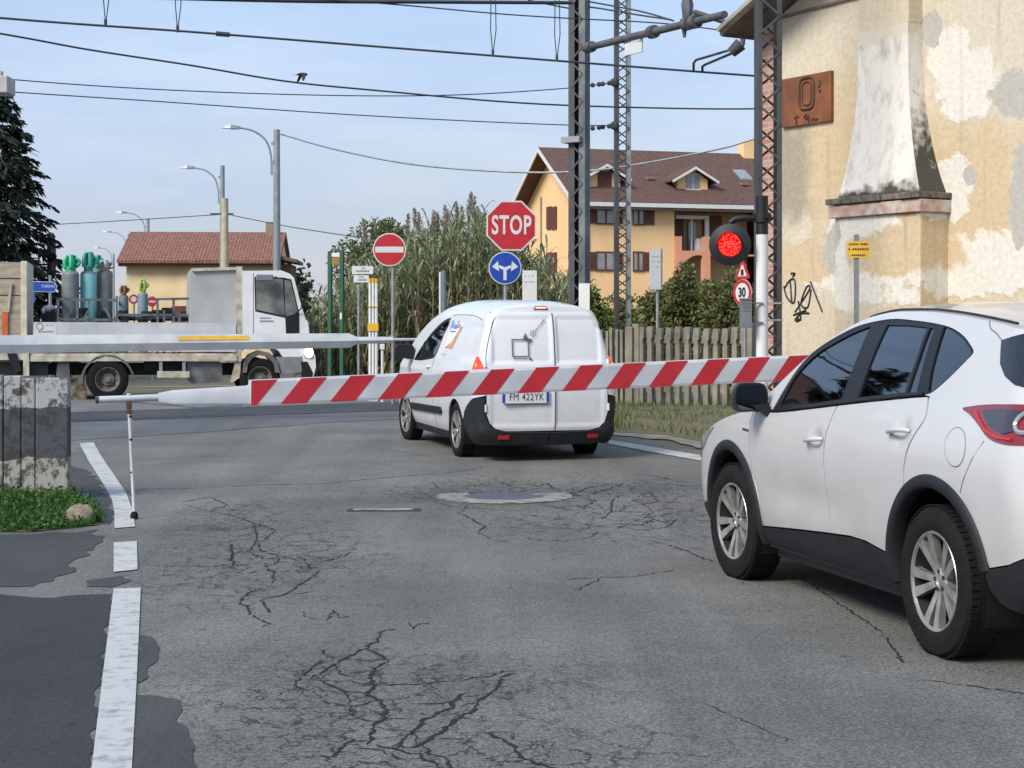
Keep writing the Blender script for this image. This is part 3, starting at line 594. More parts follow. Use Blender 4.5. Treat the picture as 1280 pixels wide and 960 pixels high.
# ---------------------------------------------------- the white crossover on the right
hs = radians(13.4)
suv = thing('crossover_car', 'white crossover car with black wheel arch trim, waiting at the lowered striped barrier', 'car', (2.548, 9.821, 0), pi/2+hs)
wz = table([(.2, .80), (.30, .86), (.42, .893), (.55, .905), (.72, .915), (.86, .922), (.98, .914), (1.06, .893), (1.12, .868), (1.2, .832), (1.35, .765), (1.5, .69), (1.6, .63), (1.68, .57)])
def gs(x): return 1-(.065*((x-.9)/1.3)**2 if x > .9 else 0)-(.055*((-.9-x)/1.3)**2 if x < -.9 else 0)
xr = table([(.2, -2.05), (.34, -2.17), (.5, -2.25), (.65, -2.26), (.85, -2.21), (1.0, -2.185), (1.12, -2.165), (1.25, -2.11), (1.4, -2.0), (1.55, -1.87), (1.65, -1.80)])
xf = table([(.2, 2.1), (.35, 2.22), (.55, 2.26), (.7, 2.24), (.8, 2.19), (.9, 2.1), (1.0, 1.9), (1.1, 1.7)])
zt = table([(2.4, .66), (2.15, .76), (2.0, .82), (1.85, .875), (1.65, .945), (1.41, 1.0), (1.15, 1.045), (.97, 1.075), (.8, 1.2), (.65, 1.30), (.5, 1.395), (.3, 1.495), (.1, 1.572), (-.1, 1.618), (-.35, 1.64), (-.65, 1.638), (-.95, 1.623), (-1.25, 1.598), (-1.5, 1.572), (-1.78, 1.54), (-1.9, 1.53)])
crn = table([(2.3, .06), (1.6, .075), (1.15, .075), (.97, .09), (.75, .14), (.5, .15), (.2, .10), (-.1, .065), (-.6, .05), (-1.3, .055), (-1.8, .06)])
B_ = Shell(wz, gs, xr, xf, zt, crn, .26, .34, 2.4)
WR, WF, AR = (-1.35, .36), (1.35, .36), .50
DLO = spline([(.70, 1.085), (.655, 1.20), (.576, 1.325), (.468, 1.412), (.31, 1.482), (.145, 1.536), (-.03, 1.575), (-.33, 1.602), (-.62, 1.593), (-.89, 1.575), (-1.08, 1.552), (-1.24, 1.512), (-1.345, 1.470)], 4)[:-1]+ \
      spline([(-1.345, 1.470), (-1.398, 1.44), (-1.375, 1.405), (-1.27, 1.310), (-1.17, 1.243), (-1.10, 1.228)], 4)[:-1]+spline([(-1.10, 1.228), (-.793, 1.203), (-.33, 1.162), (.176, 1.113), (.60, 1.078)], 4)[:-1]+[(.66, 1.072)]
DLO = [tuple(p[:2]) for p in DLO]
xs_t = [-1.80+i*.1 for i in range(40)]
gap = .0062
sill = table([(1.0, .365), (.4, .41), (-.17, .447), (-.49, .462), (-.80, .435), (-.95, .4)])
# split lines of the doors
fd_front = [(.985, 1.062), (.983, .95), (.968, .75), (.93, .50), (.90, .372)]
fd_rear = [(-.165, 1.15), (-.15, 1.05), (-.125, .9), (-.125, .7), (-.14, .55), (-.172, .447)]
rd_rear = [(-1.155, 1.21), (-1.20, 1.12), (-1.15, 1.03), (-1.105, .95), (-1.085, .87)]
def beltz(x): return table([(-1.4, 1.236), (-1.10, 1.222), (-.793, 1.197), (-.33, 1.156), (.176, 1.107), (.66, 1.066), (1.0, 1.055)])(x)
fd_front_s = [tuple(p) for p in spline(fd_front, 5)]; fd_rear_s = [tuple(p) for p in spline(fd_rear, 5)]; rd_rear_s = [tuple(p) for p in spline(rd_rear, 4)]
arch_r = lambda r, a0, a1: arc(WR[0], WR[1], r, a0, a1)
# front door: belt, rear line down, sill, front line up
def doorpoly_front(): return [(x, beltz(x)) for x in (.97, .8, .6, .4, .2, 0, -.15)]+fd_rear_s[1:]+[(x, sill(x)) for x in (-.05, .2, .5, .75)]+list(reversed(fd_front_s))[:-1]
def doorpoly_rear():
    top = [(x, beltz(x)) for x in (-.18, -.4, -.6, -.8, -1.0, -1.14)]
    a = [p for p in arch_r(AR+.004, 58, 175) if p[0] > -1.087]
    return top+rd_rear_s[1:]+a+[(-.84, sill(-.84)), (-.6, sill(-.6)), (-.4, sill(-.4))]+list(reversed(fd_rear_s))[:-1]
def shrink(poly, d):
    o = []; n = len(poly); A = sum(poly[i][0]*poly[(i+1) % n][1]-poly[(i+1) % n][0]*poly[i][1] for i in range(n)); sg = 1 if A > 0 else -1
    for i in range(n):
        a, b, c = Vector(poly[i-1]), Vector(poly[i]), Vector(poly[(i+1) % n]); e = (b-a); f = (c-b)
        if e.length < 1e-6 or f.length < 1e-6: o.append(poly[i]); continue
        e.normalize(); f.normalize(); m = Vector((-(e.y+f.y), e.x+f.x)); 
        if m.length < 1e-4: o.append(poly[i]); continue
        m.normalize(); k = d/max(.4, m.dot(Vector((-e.y, e.x)))); q = b+m*k*sg; o.append((q.x, q.y))
    return o
# body: roof, pillars, wings, quarters, tailgate surround - one welded mesh
bb = MB()
fnS = lambda a, z, o=0: B_.side(a, z, o)
fender = [(.985, 1.064)]+[(p[0]+gap, p[1]) for p in fd_front_s[1:]]+[(p[0], p[1]) for p in arc(WF[0], WF[1], AR, 180, 8) if p[1] > .37]
fender += [(B_.fy(.45, z), z) for z in (.42, .55, .66)]+[(2.20, zt(2.20)), (2.05, zt(2.05))]+[(x, zt(x)) for x in (1.85, 1.65, 1.41, 1.2, 1.05)]
bb.sheet(fender, fnS, (), .06, .02, 0, True)
# cant rail: everything between the window outline and the roof edge, down the rear quarter to the arch and the corner
iq = min(range(len(DLO)), key=lambda i: (DLO[i][0]+1.10)**2+(DLO[i][1]-1.228)**2)
front_tip = [(1.04, zt(1.04)), (1.0, 1.062), (.75, 1.066), (.70, 1.083)]
quarter = front_tip[:]+DLO[1:iq+1]
quarter += [(-1.16, 1.222)]+[(p[0]-gap, p[1]) for p in rd_rear_s[1:]]
ar = [(WR[0]+AR*cos(radians(a)), WR[1]+AR*sin(radians(a))) for a in range(58, 166, 4)]
quarter += ar
rearline = [(B_.sy(.66, z), z) for z in (1.0, 1.1, 1.2, 1.3, 1.4, 1.5)]
bumptop = [(-1.84, .485), (-2.0, .52), (-2.14, .575), (B_.sy(.64, .62), .62), (B_.sy(.36, .64), .64), (B_.sy(0, .64), .64)]
quarter += bumptop+[(B_.sy(0, .80), .80), (B_.sy(.50, .82), .82), (B_.sy(.66, .95), .95)]+rearline+[(B_.sy(.60, 1.53), 1.53)]
quarter += [(x, zt(x)) for x in [-1.78+.1*i for i in range(29)]]
bb.sheet(quarter, fnS, (), .045, .018, 0, True)
bb.mirror()
fnT = lambda x, q, o=0: B_.top(x, q, o)
WSH = [(1.06, -.55), (1.12, 0), (1.06, .55), (.96, .80), (.86, .90), (.55, .90), (.22, .87), (.06, .82), (.02, .4), (.01, 0), (.02, -.4), (.06, -.82), (.22, -.87), (.55, -.90), (.86, -.90), (.96, -.80)]
bb.sheet([(x, -1) for x in [-1.78+.1*i for i in range(29)]]+[(1.04, -1), (1.17, -.8), (1.2, 0), (1.17, .8), (1.04, 1)]+[(x, 1) for x in reversed([-1.78+.1*i for i in range(29)])], fnT, (WSH,), .09)
body = bb.build('body', CARW, suv, True, 0, 62, True)
hb = MB(); hb.sheet([(1.05, -1), (1.4, -1), (1.65, -1), (1.85, -1), (2.05, -1), (2.2, -1), (2.2, 1), (2.05, 1), (1.85, 1), (1.65, 1), (1.4, 1), (1.05, 1), (1.17, .8), (1.2, 0), (1.17, -.8)], fnT, (), .09, .02)
hb.build('bonnet', CARW, suv, True, 0, 60)
# doors with handles and glass
def both(name, mbf, mats, **k):
    for sd in (1, -1):
        m = mbf()
        o = (m if sd == 1 else m.flipped()).build(name, mats, suv, **k); yield sd, o
HND = {}
def handle_mb(x0, z0, x1, z1):
    m = MB(); d = Vector((x1-x0, 0, z1-z0)); n = 9
    pts = []
    for i in range(n):
        t = i/(n-1); x, z = x0+(x1-x0)*t, z0+(z1-z0)*t; pts.append(B_.side(x, z, .004+.036*sin(pi*min(1, max(0, t)))**.5))
    m.tube(pts, [.010]+[.0145]*(n-2)+[.010], 10); return m
def cup_mb(cx, cz): 
    m = MB(); ring = [(cx+.062*cos(a), cz+.042*sin(a)) for a in [2*pi*i/20 for i in range(20)]]
    return m
for poly, nm_, hnd in ((doorpoly_front(), 'front_door', (.10, .931, -.105, .953)), (doorpoly_rear(), 'rear_door', (-.90, 1.030, -1.105, 1.052))):
    pl = shrink(poly, gap)
    hx, hz = (hnd[0]*.45+hnd[2]*.55), (hnd[1]*.45+hnd[3]*.55)
    def fnD(a, z, o=0, hx=hx, hz=hz):        # handle recess and the crease above the sill
        r = ((a-hx)/.085)**2+((z-hz-.004)/.055)**2; d = -.022*max(0, 1-r)**1.2 if r < 1 else 0
        d += -.016*math.exp(-((z-.60)/.10)**2)*(.5+.5*cos(max(-1, min(1, (a-.15)/1.2))*pi))
        return B_.side(a, z, o+d+1e-6)
    for sd in (1, -1):
        m = MB().sheet(pl, fnD, (), .03, .02, 0, True)
        dr = (m if sd == 1 else m.flipped()).build(nm_, CARW, suv, True, 0, 50)
        m = handle_mb(*hnd); (m if sd == 1 else m.flipped()).build('handle', CARW, dr)
SEAL = M('door_seal', (.03, .03, .032), .7)
for ln_, of_ in ((fd_front_s, 0), (fd_rear_s, 0), (rd_rear_s, 0)):
    for sd in (1, -1):
        m = MB().tube([B_.side(a, z, -.024) for a, z in ln_], .008, 6); (m if sd == 1 else m.flipped()).build('door_seal', SEAL, suv)
# window surround with the panes set into it
fg = [tuple(p) for p in spline([(.625, 1.108), (.597, 1.235), (.528, 1.322), (.394, 1.413), (.231, 1.473), (.066, 1.524), (-.125, 1.566)], 4)]+[(-.150, 1.40), (-.168, 1.172), (.19, 1.134)]
rg = [(-.32, 1.572), (-.55, 1.570), (-.80, 1.558), (-.85, 1.40), (-.875, 1.232), (-.6, 1.210), (-.364, 1.188), (-.335, 1.4)]
rg2 = [(-.830, 1.556), (-.885, 1.552), (-1.0, 1.238), (-.903, 1.233), (-.872, 1.40)]
qg = [(-.975, 1.562), (-1.08, 1.543), (-1.224, 1.505), (-1.330, 1.462), (-1.375, 1.435), (-1.36, 1.408), (-1.285, 1.338), (-1.17, 1.255), (-1.115, 1.243), (-1.06, 1.34)]
panes = [(fg, GLASS), (rg, PRIV), (rg2, PRIV), (qg, PRIV)]
FRAME = M('window_trim_black', (.010, .010, .011), .45, var=.1, spec=.3)
DLO_in = shrink(DLO, .004)
for sd in (1, -1):
    m = MB().sheet(DLO_in, fnS, [p[0] for p in panes], .035, .016, -.004, True)
    (m if sd == 1 else m.flipped()).build('window_trim', FRAME, suv, True, 0, 50)
    for pl, mt in panes:
        m = MB().sheet(pl, fnS, (), .08, 0, -.012, True); (m if sd == 1 else m.flipped()).build('side_window', mt, suv)
    m = MB().tube([B_.side(x, beltz(x)+.008, .003) for x in [.66-.05*i for i in range(36)]], .0085, 6); (m if sd == 1 else m.flipped()).build('belt_moulding', FRAME, suv)
m = MB().sheet(WSH, fnT, (), .1, 0, -.008); m.build('windscreen', GLASS, suv)
# black lower trim: arches, skirts, bumpers
for sd in (1, -1):
    for (cx, cz), a0, a1 in ((WF, -8, 190), (WR, -8, 167)):
        m = MB(); no = 40
        secs = [(AR+.003, .004), (AR-.004, .016), (AR-.05, .020), (AR-.062, .008), (AR-.066, -.05)]
        vs = []
        for i in range(no+1):
            a = radians(a0+(a1-a0)*i/no)
            for r, of in secs: vs.append(B_.side(cx+r*cos(a), max(.22, cz+r*sin(a)), of))
        k = len(secs); m.add(vs, [(i*k+j, (i+1)*k+j, (i+1)*k+j+1, i*k+j+1) for i in range(no) for j in range(k-1)])
        (m if sd == 1 else m.flipped()).build('wheel_arch_trim', DGREY, suv, True, 0, 60)
        m = MB(); vs = []                    # liner inside the arch
        for i in range(25):
            a = radians(-25+230*i/24); x, z = cx+(AR-.066)*cos(a), cz+(AR-.066)*sin(a)
            for y in (.50, B_.side(cx, .6).y-.045): vs.append((x, y, max(.2, z)))
        m.add(vs, [(2*i, 2*i+1, 2*i+3, 2*i+2) for i in range(24)]); (m if sd == 1 else m.flipped()).build('arch_liner', BLACK, suv)
    sk = [(x, sill(x)-.006) for x in (.90, .6, .3, 0, -.17, -.35, -.49, -.65, -.84)]+[(-.85, .275), (-.5, .262), (0, .252), (.5, .248), (.85, .25), (.915, .29)]
    m = MB().sheet(sk, lambda a, z, o=0: B_.side(a, z, o+.006-.05*max(0, (.30-z)/.06)**2*.5), (), .05, .04, 0, True)
    (m if sd == 1 else m.flipped()).build('side_skirt', DGREY, suv)
rb_ = [(-1.80, .482), (-1.84, .478), (-2.0, .513), (-2.14, .568), (B_.sy(.64, .613), .613), (B_.sy(.36, .633), .633), (B_.sy(0, .633), .633), (B_.sy(0, .30), .30), (B_.sy(.5, .30), .30), (-2.0, .31), (-1.90, .335), (-1.83, .39)]
m = MB().sheet(rb_, fnS, (), .06, .03, .006, True); m.mirror(); m.build('rear_bumper', DGREY, suv, True, 0, 50)
fb = [(1.86, .40), (B_.fy(.6, .41), .41), (B_.fy(0, .41), .41), (B_.fy(0, .22), .22), (B_.fy(.6, .22), .22), (1.95, .24), (1.88, .26)]
m = MB().sheet(fb, fnS, (), .07, .03, .004, True); m.mirror(); m.build('front_bumper', DGREY, suv)
gr = [(B_.fy(.45, .66), .66), (B_.fy(.46, .42), .42), (B_.fy(0, .42), .42), (B_.fy(0, .70), .70)]
m = MB().sheet(gr, fnS, (), .07, .03, -.002, True); m.mirror(); m.build('grille', BLACK, suv)
# tailgate, its glass, lamps
tg = [(-.655, 1.0), (-.655, 1.2), (-.60, 1.24), (.60, 1.24), (.655, 1.2), (.655, 1.0), (.50, .825), (-.50, .825)]
fnR = lambda y, z, o=0: B_.rear(y, z, o)
m = MB().sheet(shrink(tg, .004), fnR, (), .06, .02, 0, True); tgo = m.build('tailgate', CARW, suv, True, 0, 50)
rw_ = rounded([(-.63, 1.245), (.63, 1.245), (.70, 1.36), (.60, 1.535), (-.60, 1.535), (-.70, 1.36)], .06)
MB().sheet(rw_, fnR, (), .06, 0, .004, True).build('rear_window', PRIV, suv)
MB().sheet(shrink(rw_, -.02), fnR, (), .06, .02, .001, True).build('rear_window_trim', FRAME, suv)
sidewrap = [(-1.60, 1.495), (-1.64, 1.44), (-1.68, 1.388), (-1.76, 1.335), (-1.866, 1.298), (B_.sy(.60, 1.25), 1.25), (B_.sy(.60, 1.535), 1.535), (-1.75, 1.528)]
for sd in (1, -1):
    m = MB().sheet(sidewrap, fnS, (), .05, .0, .003, True); (m if sd == 1 else m.flipped()).build('rear_quarter_trim', M('gloss_black', (.008, .008, .009), .12, var=0, coat=.5), suv)
    m = MB().tube([B_.side(a, z, -.0008) for a, z in [tuple(p) for p in spline([(-1.40, 1.585), (-1.45, 1.55), (-1.53, 1.525), (-1.60, 1.495)], 4)]], .0035, 6); (m if sd == 1 else m.flipped()).build('tailgate_seam', M('seam_mid_grey', (.14, .14, .15), .6), suv)
sp_ = MB()
vs = []; ns = 13
for i in range(ns):
    y = -.60+1.2*i/(ns-1); q = 1-abs(y/.62)**2.4; z0 = 1.545+.055*q
    vs += [(-1.70, y, z0+.014), (-1.88, y, z0+.004), (-1.985-.02*q, y, z0-.012), (-1.97-.02*q, y, z0-.035), (-1.82, y, z0-.04)]
sp_.add(vs, [(i*5+j, i*5+j+1, (i+1)*5+j+1, (i+1)*5+j) for i in range(ns-1) for j in range(4)]+[(0, 4, 3, 2, 1), tuple((ns-1)*5+k for k in range(5))])
sp_.build('spoiler', CARW, suv, True, 0, 35)
tail = [tuple(p) for p in spline([(-1.522, 1.182), (-1.65, 1.198), (-1.77, 1.207), (-1.93, 1.213)], 4)]+[(B_.sy(.55, 1.215), 1.215), (B_.sy(.36, 1.19), 1.19), (B_.sy(.36, 1.09), 1.09), (B_.sy(.55, 1.045), 1.045)]+[tuple(p) for p in spline([(-2.06, 1.042), (-1.95, 1.042), (-1.82, 1.063), (-1.70, 1.116), (-1.60, 1.155), (-1.522, 1.175)], 4)]
inn = [(-1.70, 1.175), (-1.86, 1.190), (-1.98, 1.185), (-2.01, 1.10), (-1.93, 1.08), (-1.80, 1.112)]
GLOWR = M('lamp_dark_smoke', (.03, .02, .022), .08, var=.1, coat=1)
for sd in (1, -1):
    m = MB().sheet(tail, fnS, (), .035, .02, .007, True); lt = (m if sd == 1 else m.flipped()).build('tail_light', REDL, suv, True, 0, 50)
    m = MB().sheet(inn, fnS, (), .03, .004, .0115, True); (m if sd == 1 else m.flipped()).build('lamp_insert', GLOWR, lt)
    m = MB(); ce = (-2.045, 1.135); ring = [B_.side(ce[0]+.055*cos(a), ce[1]+.045*sin(a), .014) for a in [2*pi*i/24 for i in range(24)]]; m.tube(ring, .011, 6, closed=True); (m if sd == 1 else m.flipped()).build('lamp_ring', LENSC, lt)
    m = MB().tube([B_.side(a, z, .010) for a, z in [(-1.65, 1.168), (-1.70, 1.135), (-1.79, 1.09), (-1.90, 1.064), (-2.0, 1.06)]], .008, 6); (m if sd == 1 else m.flipped()).build('light_guide', M('guide_red', (.55, .02, .02), .2), lt)
    hl = [(1.86, .80), (1.80, .845), (1.70, .900), (1.66, .925), (1.80, .893), (1.95, .838), (2.05, .795), (B_.fy(.55, .76), .76), (B_.fy(.5, .68), .68), (2.05, .70)]
    m = MB().sheet(hl, fnS, (), .04, .02, .006, True); (m if sd == 1 else m.flipped()).build('headlight', LENSC, suv, True, 0, 50)
# fuel flap line, badge, mirror
fl = [(-1.56+.092*cos(a)+.018*sin(a), 1.005+.088*sin(a)) for a in [2*pi*i/32 for i in range(32)]]
m = MB().sheet(fl, fnS, (), .03, .0, .0025, True); ff = m.build('fuel_flap', CARW, suv)
m = MB().tube([B_.side(a, z, .0005) for a, z in fl], .0035, 6, closed=True); m.build('flap_seam', M('seam_grey', (.25, .25, .26), .6), ff)
m = MB().sheet([(1.105, .936), (1.105, .950), (1.0, .946), (1.0, .932)], fnS, (), .05, .003, .004, True); m.build('wing_badge', M('badge_grey', (.12, .12, .13), .3, .6), suv)
for pl in ([(-1.79, 1.045), (-1.72, .96), (-1.655, .86), (-1.625, .80)],):   # seam of the rear bumper cover
    for sd in (1, -1):
        m = MB().tube([B_.side(a, z, -.0005) for a, z in pl], .0032, 6); (m if sd == 1 else m.flipped()).build('bumper_seam', M('seam_dark', (.14, .14, .15), .6), suv)
for sd in (1, -1):
    m = MB(); c0 = Vector((.74, 1.005, 1.148)); vs = []; ring = rounded([(-.105, -.080), (.09, -.09), (.112, .0), (.085, .088), (-.09, .085), (-.115, .02)], .04, 4)
    # shell: face looks backwards; lateral extent along y, bulges forward
    for t, k in ((0, .98), (.03, 1.0), (.07, .95), (.11, .80), (.14, .5)):
        for p in ring: vs.append((c0.x+t-.04*p[0], c0.y+p[0]*k, c0.z+p[1]*k))
    n = len(ring); fs = [(i*n+j, i*n+(j+1) % n, (i+1)*n+(j+1) % n, (i+1)*n+j) for i in range(4) for j in range(n)]; fs.append(tuple(range(4*n, 5*n)))
    m.add(vs, fs); m.add([vs[j] for j in range(n)], [tuple(reversed(range(n)))])
    m.add([(c0.x-.02, .90, 1.115), (c0.x+.08, .90, 1.115), (c0.x+.08, .88, 1.03), (c0.x-.04, .88, 1.03), (c0.x-.02, 1.0, 1.10), (c0.x+.08, 1.0, 1.10), (c0.x+.02, .905, 1.035), (c0.x-.0, .905, 1.035)], [(0, 4, 7, 3), (1, 2, 6, 5), (4, 5, 6, 7), (0, 1, 5, 4), (3, 7, 6, 2)])
    mo = (m if sd == 1 else m.flipped()).build('wing_mirror', M('mirror_housing', (.02, .021, .023), .3, var=.1), suv, True, 0, 45)
    g = MB(); g.add([(c0.x-.006-.04*p[0], c0.y+p[0]*.86, c0.z+p[1]*.84) for p in ring], [tuple(reversed(range(n)))])
    (g if sd == 1 else g.flipped()).build('mirror_glass', M('mirror_glass', (.10, .11, .12), .04, 1, var=0), mo, False)
# roof ditch mouldings
for sd in (1, -1):
    m = MB().tube([B_.top(x, .93*sd, .002) for x in [.0-.08*i for i in range(21)]], .009, 6); m.build('roof_moulding', FRAME, suv)
# interior and underside
ub = MB(); ub.b2((-2.0, -.62, .19), (2.05, .62, .42)); ub.b2((-.80, -.79, .20), (.86, .79, .40)); ub.b2((-2.08, -.55, .3), (-1.9, .55, .6)); ub.b2((1.0, -.55, .3), (1.95, .55, .72)); ub.b2((-2.0, -.55, .4), (-.95, .55, .95)); ub.b2((-1.98, -.68, .86), (-.98, .68, 1.02)); ub.b2((-.9, -.84, .26), (.85, -.80, 1.0)); ub.b2((-.9, .80, .26), (.85, .84, 1.0)); ub.b2((.86, -.8, .9), (1.1, .8, .98))
ub.build('underbody', BLACK, suv, False)
st = []
for x0 in (-.05, -.95):
    for y in (-.36, .36):
        m = MB(); m.b2((x0-.2, y-.24, .42), (x0+.3, y+.24, .62)); m.box((x0-.28, y, .92), (.14, .46, .66), Matrix.Rotation(radians(-14), 3, 'Y')); m.box((x0-.38, y, 1.33), (.09, .25, .17), Matrix.Rotation(radians(-8), 3, 'Y')); m.build('seat', SEAT, suv, True, .03)
m = MB(); m.box((.78, 0, .93), (.34, 1.5, .26)); m.box((.66, .37, 1.03), (.2, .36, .09)); m.build('dashboard', SEAT, suv, True, .04)
m = MB(); ro = Matrix.Rotation(radians(65), 3, 'Y'); m.tube([Vector((.50, .37, 1.0))+ro @ Vector((.18*cos(a), .18*sin(a), 0)) for a in [2*pi*i/24 for i in range(24)]], .016, 8, closed=True); m.cyl((.50, .37, 1.0), (.68, .37, .93), .05); m.bar((.5, .2, 1.0), (.5, .54, 1.0), .03, .03); m.build('steering_wheel', BLACK, suv)
for y_, ld in ((.80, True), (-.80, False)):
    for x_, st_ in ((1.345, radians(3)), (-1.35, 0)):
        make_wheel(suv, 'wheel', (x_, y_, .358), .36, .222, .235, ld, (RUBBER, ALLOY, RIMDARK), 5, ((-.23, (.030, .050)), (.23, (.030, .050))), .062, .035, st_)
m = MB().prism(rounded([(-.26, -.055), (.26, -.055), (.26, .055), (-.26, .055)], .01), lambda y, z, t: B_.rear(0, .93+z*0, 0)+Vector((-.012-t, y, z)), 0, .006); m.build('number_plate', SIGNW, suv)
# ---------------------------------------------------- the white delivery van on the crossing
hv = radians(16.5); vo = Vector((-.186, 20.977, 0))
pitch = atan2(gz(22.2)-gz(19.6), 2.5)
van = thing('delivery_van', 'white windowless delivery van standing on the crossing beyond the striped barrier', 'van', (vo.x+.02-cos(hv)*.052, vo.y-sin(hv)*.052, gz(20.9)), pi/2+hv)
van.rotation_euler = (0, -pitch, pi/2+hv); van.scale = (1, .94, 1)
wzv = table([(.2, .76), (.3, .82), (.45, .855), (.7, .868), (.9, .862), (1.03, .838), (1.15, .80), (1.35, .745), (1.5, .695), (1.6, .645), (1.66, .60)])
def gv(x): return 1-(.07*((x-.7)/1.3)**2 if x > .7 else 0)-(.02*((-1.2-x)/.9)**2 if x < -1.2 else 0)
xrv = table([(.2, -2.05), (.4, -2.1), (.7, -2.1), (1.0, -2.085), (1.3, -2.045), (1.5, -2.0), (1.66, -1.93)])
xfv = table([(.2, 1.95), (.5, 2.04), (.75, 2.0), (.95, 1.85), (1.05, 1.65)])
ztv = table([(2.1, .80), (1.9, .90), (1.6, 1.0), (1.35, 1.08), (1.15, 1.17), (.95, 1.285), (.7, 1.40), (.45, 1.50), (.2, 1.565), (-.1, 1.60), (-.5, 1.618), (-1.2, 1.62), (-1.7, 1.61), (-1.93, 1.595)])
crv = table([(2.1, .06), (1.5, .09), (1.2, .13), (.8, .17), (.4, .155), (0, .135), (-.6, .125), (-1.5, .115), (-1.93, .10)])
V_ = Shell(wzv, gv, xrv, xfv, ztv, crv, .13, .4, 3.6, .03)
VR, VF, VA = (-1.245, .30), (1.245, .30), .345
fnS = lambda a, z, o=0: V_.side(a, z, o)
fnR = lambda y, z, o=0: V_.rear(y, z, o)
fnT = lambda x, q, o=0: V_.top(x, q, o)
wing_glass = [tuple(p) for p in spline([(.80, 1.005), (.70, 1.10), (.55, 1.205), (.30, 1.335), (.0, 1.455), (-.25, 1.518), (-.44, 1.535)], 4)]+[(-.30, 1.25), (-.21, 1.10), (-.13, 1.055), (.1, 1.035), (.4, 1.012)]
def arcv(c, a0, a1, n=20): return arc(c[0], c[1], VA, a0, a1, n)
rz_low = .36
rearlim = [(V_.sy(.735, z), z) for z in (.72, .8, .9, 1.0)]+[(V_.sy(min(.735, wzv(z)*.985-.05), z), z) for z in (1.1, 1.2, 1.3, 1.4, 1.5)]+[(V_.sy(.55, 1.6), 1.6)]
a_rear = [(VR[0]+VA*cos(radians(a)), VR[1]+VA*sin(radians(a))) for a in range(156, 4, -6)]      # from behind over the wheel to its front
a_front = [(VF[0]+VA*cos(radians(a)), VF[1]+VA*sin(radians(a))) for a in range(172, 8, -6)]
vside = [(-2.0, .69), (-1.9, .655), (-1.76, .595), (-1.66, .53)]+a_rear+[(-.88, .25), (0, .25), (.88, .25)]+a_front+[(1.62, .30), (V_.fy(.45, .36), .36), (V_.fy(.4, .6), .6), (V_.fy(.45, .78), .78), (1.97, ztv(1.97))]+ \
        [(x, ztv(x)) for x in (1.8, 1.6, 1.4, 1.2, 1.0, .8, .6, .4, .2, 0, -.3, -.6, -.9, -1.2, -1.5, -1.75, -1.88)]+list(reversed(rearlim))
def fnV(a, z, o=0):                        # blind window recess, waist crease
    d = 0
    if a < -.3:
        e = max(abs(a+1.20)/.80, abs(z-1.28)/.20); d -= .012*max(0, min(1, (1.08-e)/.10))
    d += .010*math.exp(-((z-.93)/.03)**2)-.014*math.exp(-((z-.42)/.09)**2)*(1 if abs(a) < .85 else max(0, 1-(abs(a)-.85)*6))
    return V_.side(a, z, o+d+1e-6)
bb = MB(); bb.sheet(vside, fnV, (wing_glass,), .045, .02, 0, True); bb.mirror()
WSV = [(1.36, -.6), (1.42, 0), (1.36, .6), (1.22, .84), (1.0, .88), (.6, .88), (.36, .84), (.30, .4), (.28, 0), (.30, -.4), (.36, -.84), (.6, -.88), (1.0, -.88), (1.22, -.84)]
rx = [-1.88+.1*i for i in range(39)]
bb.sheet([(x, -1) for x in rx]+[(1.97, -1), (1.97, 1)]+[(x, 1) for x in reversed(rx)], fnT, (WSV,), .09)
bb.sheet([(-.55, 1.60), (.55, 1.60), (.52, 1.66), (-.52, 1.66)], fnR, (), .05, 0, 0, True)
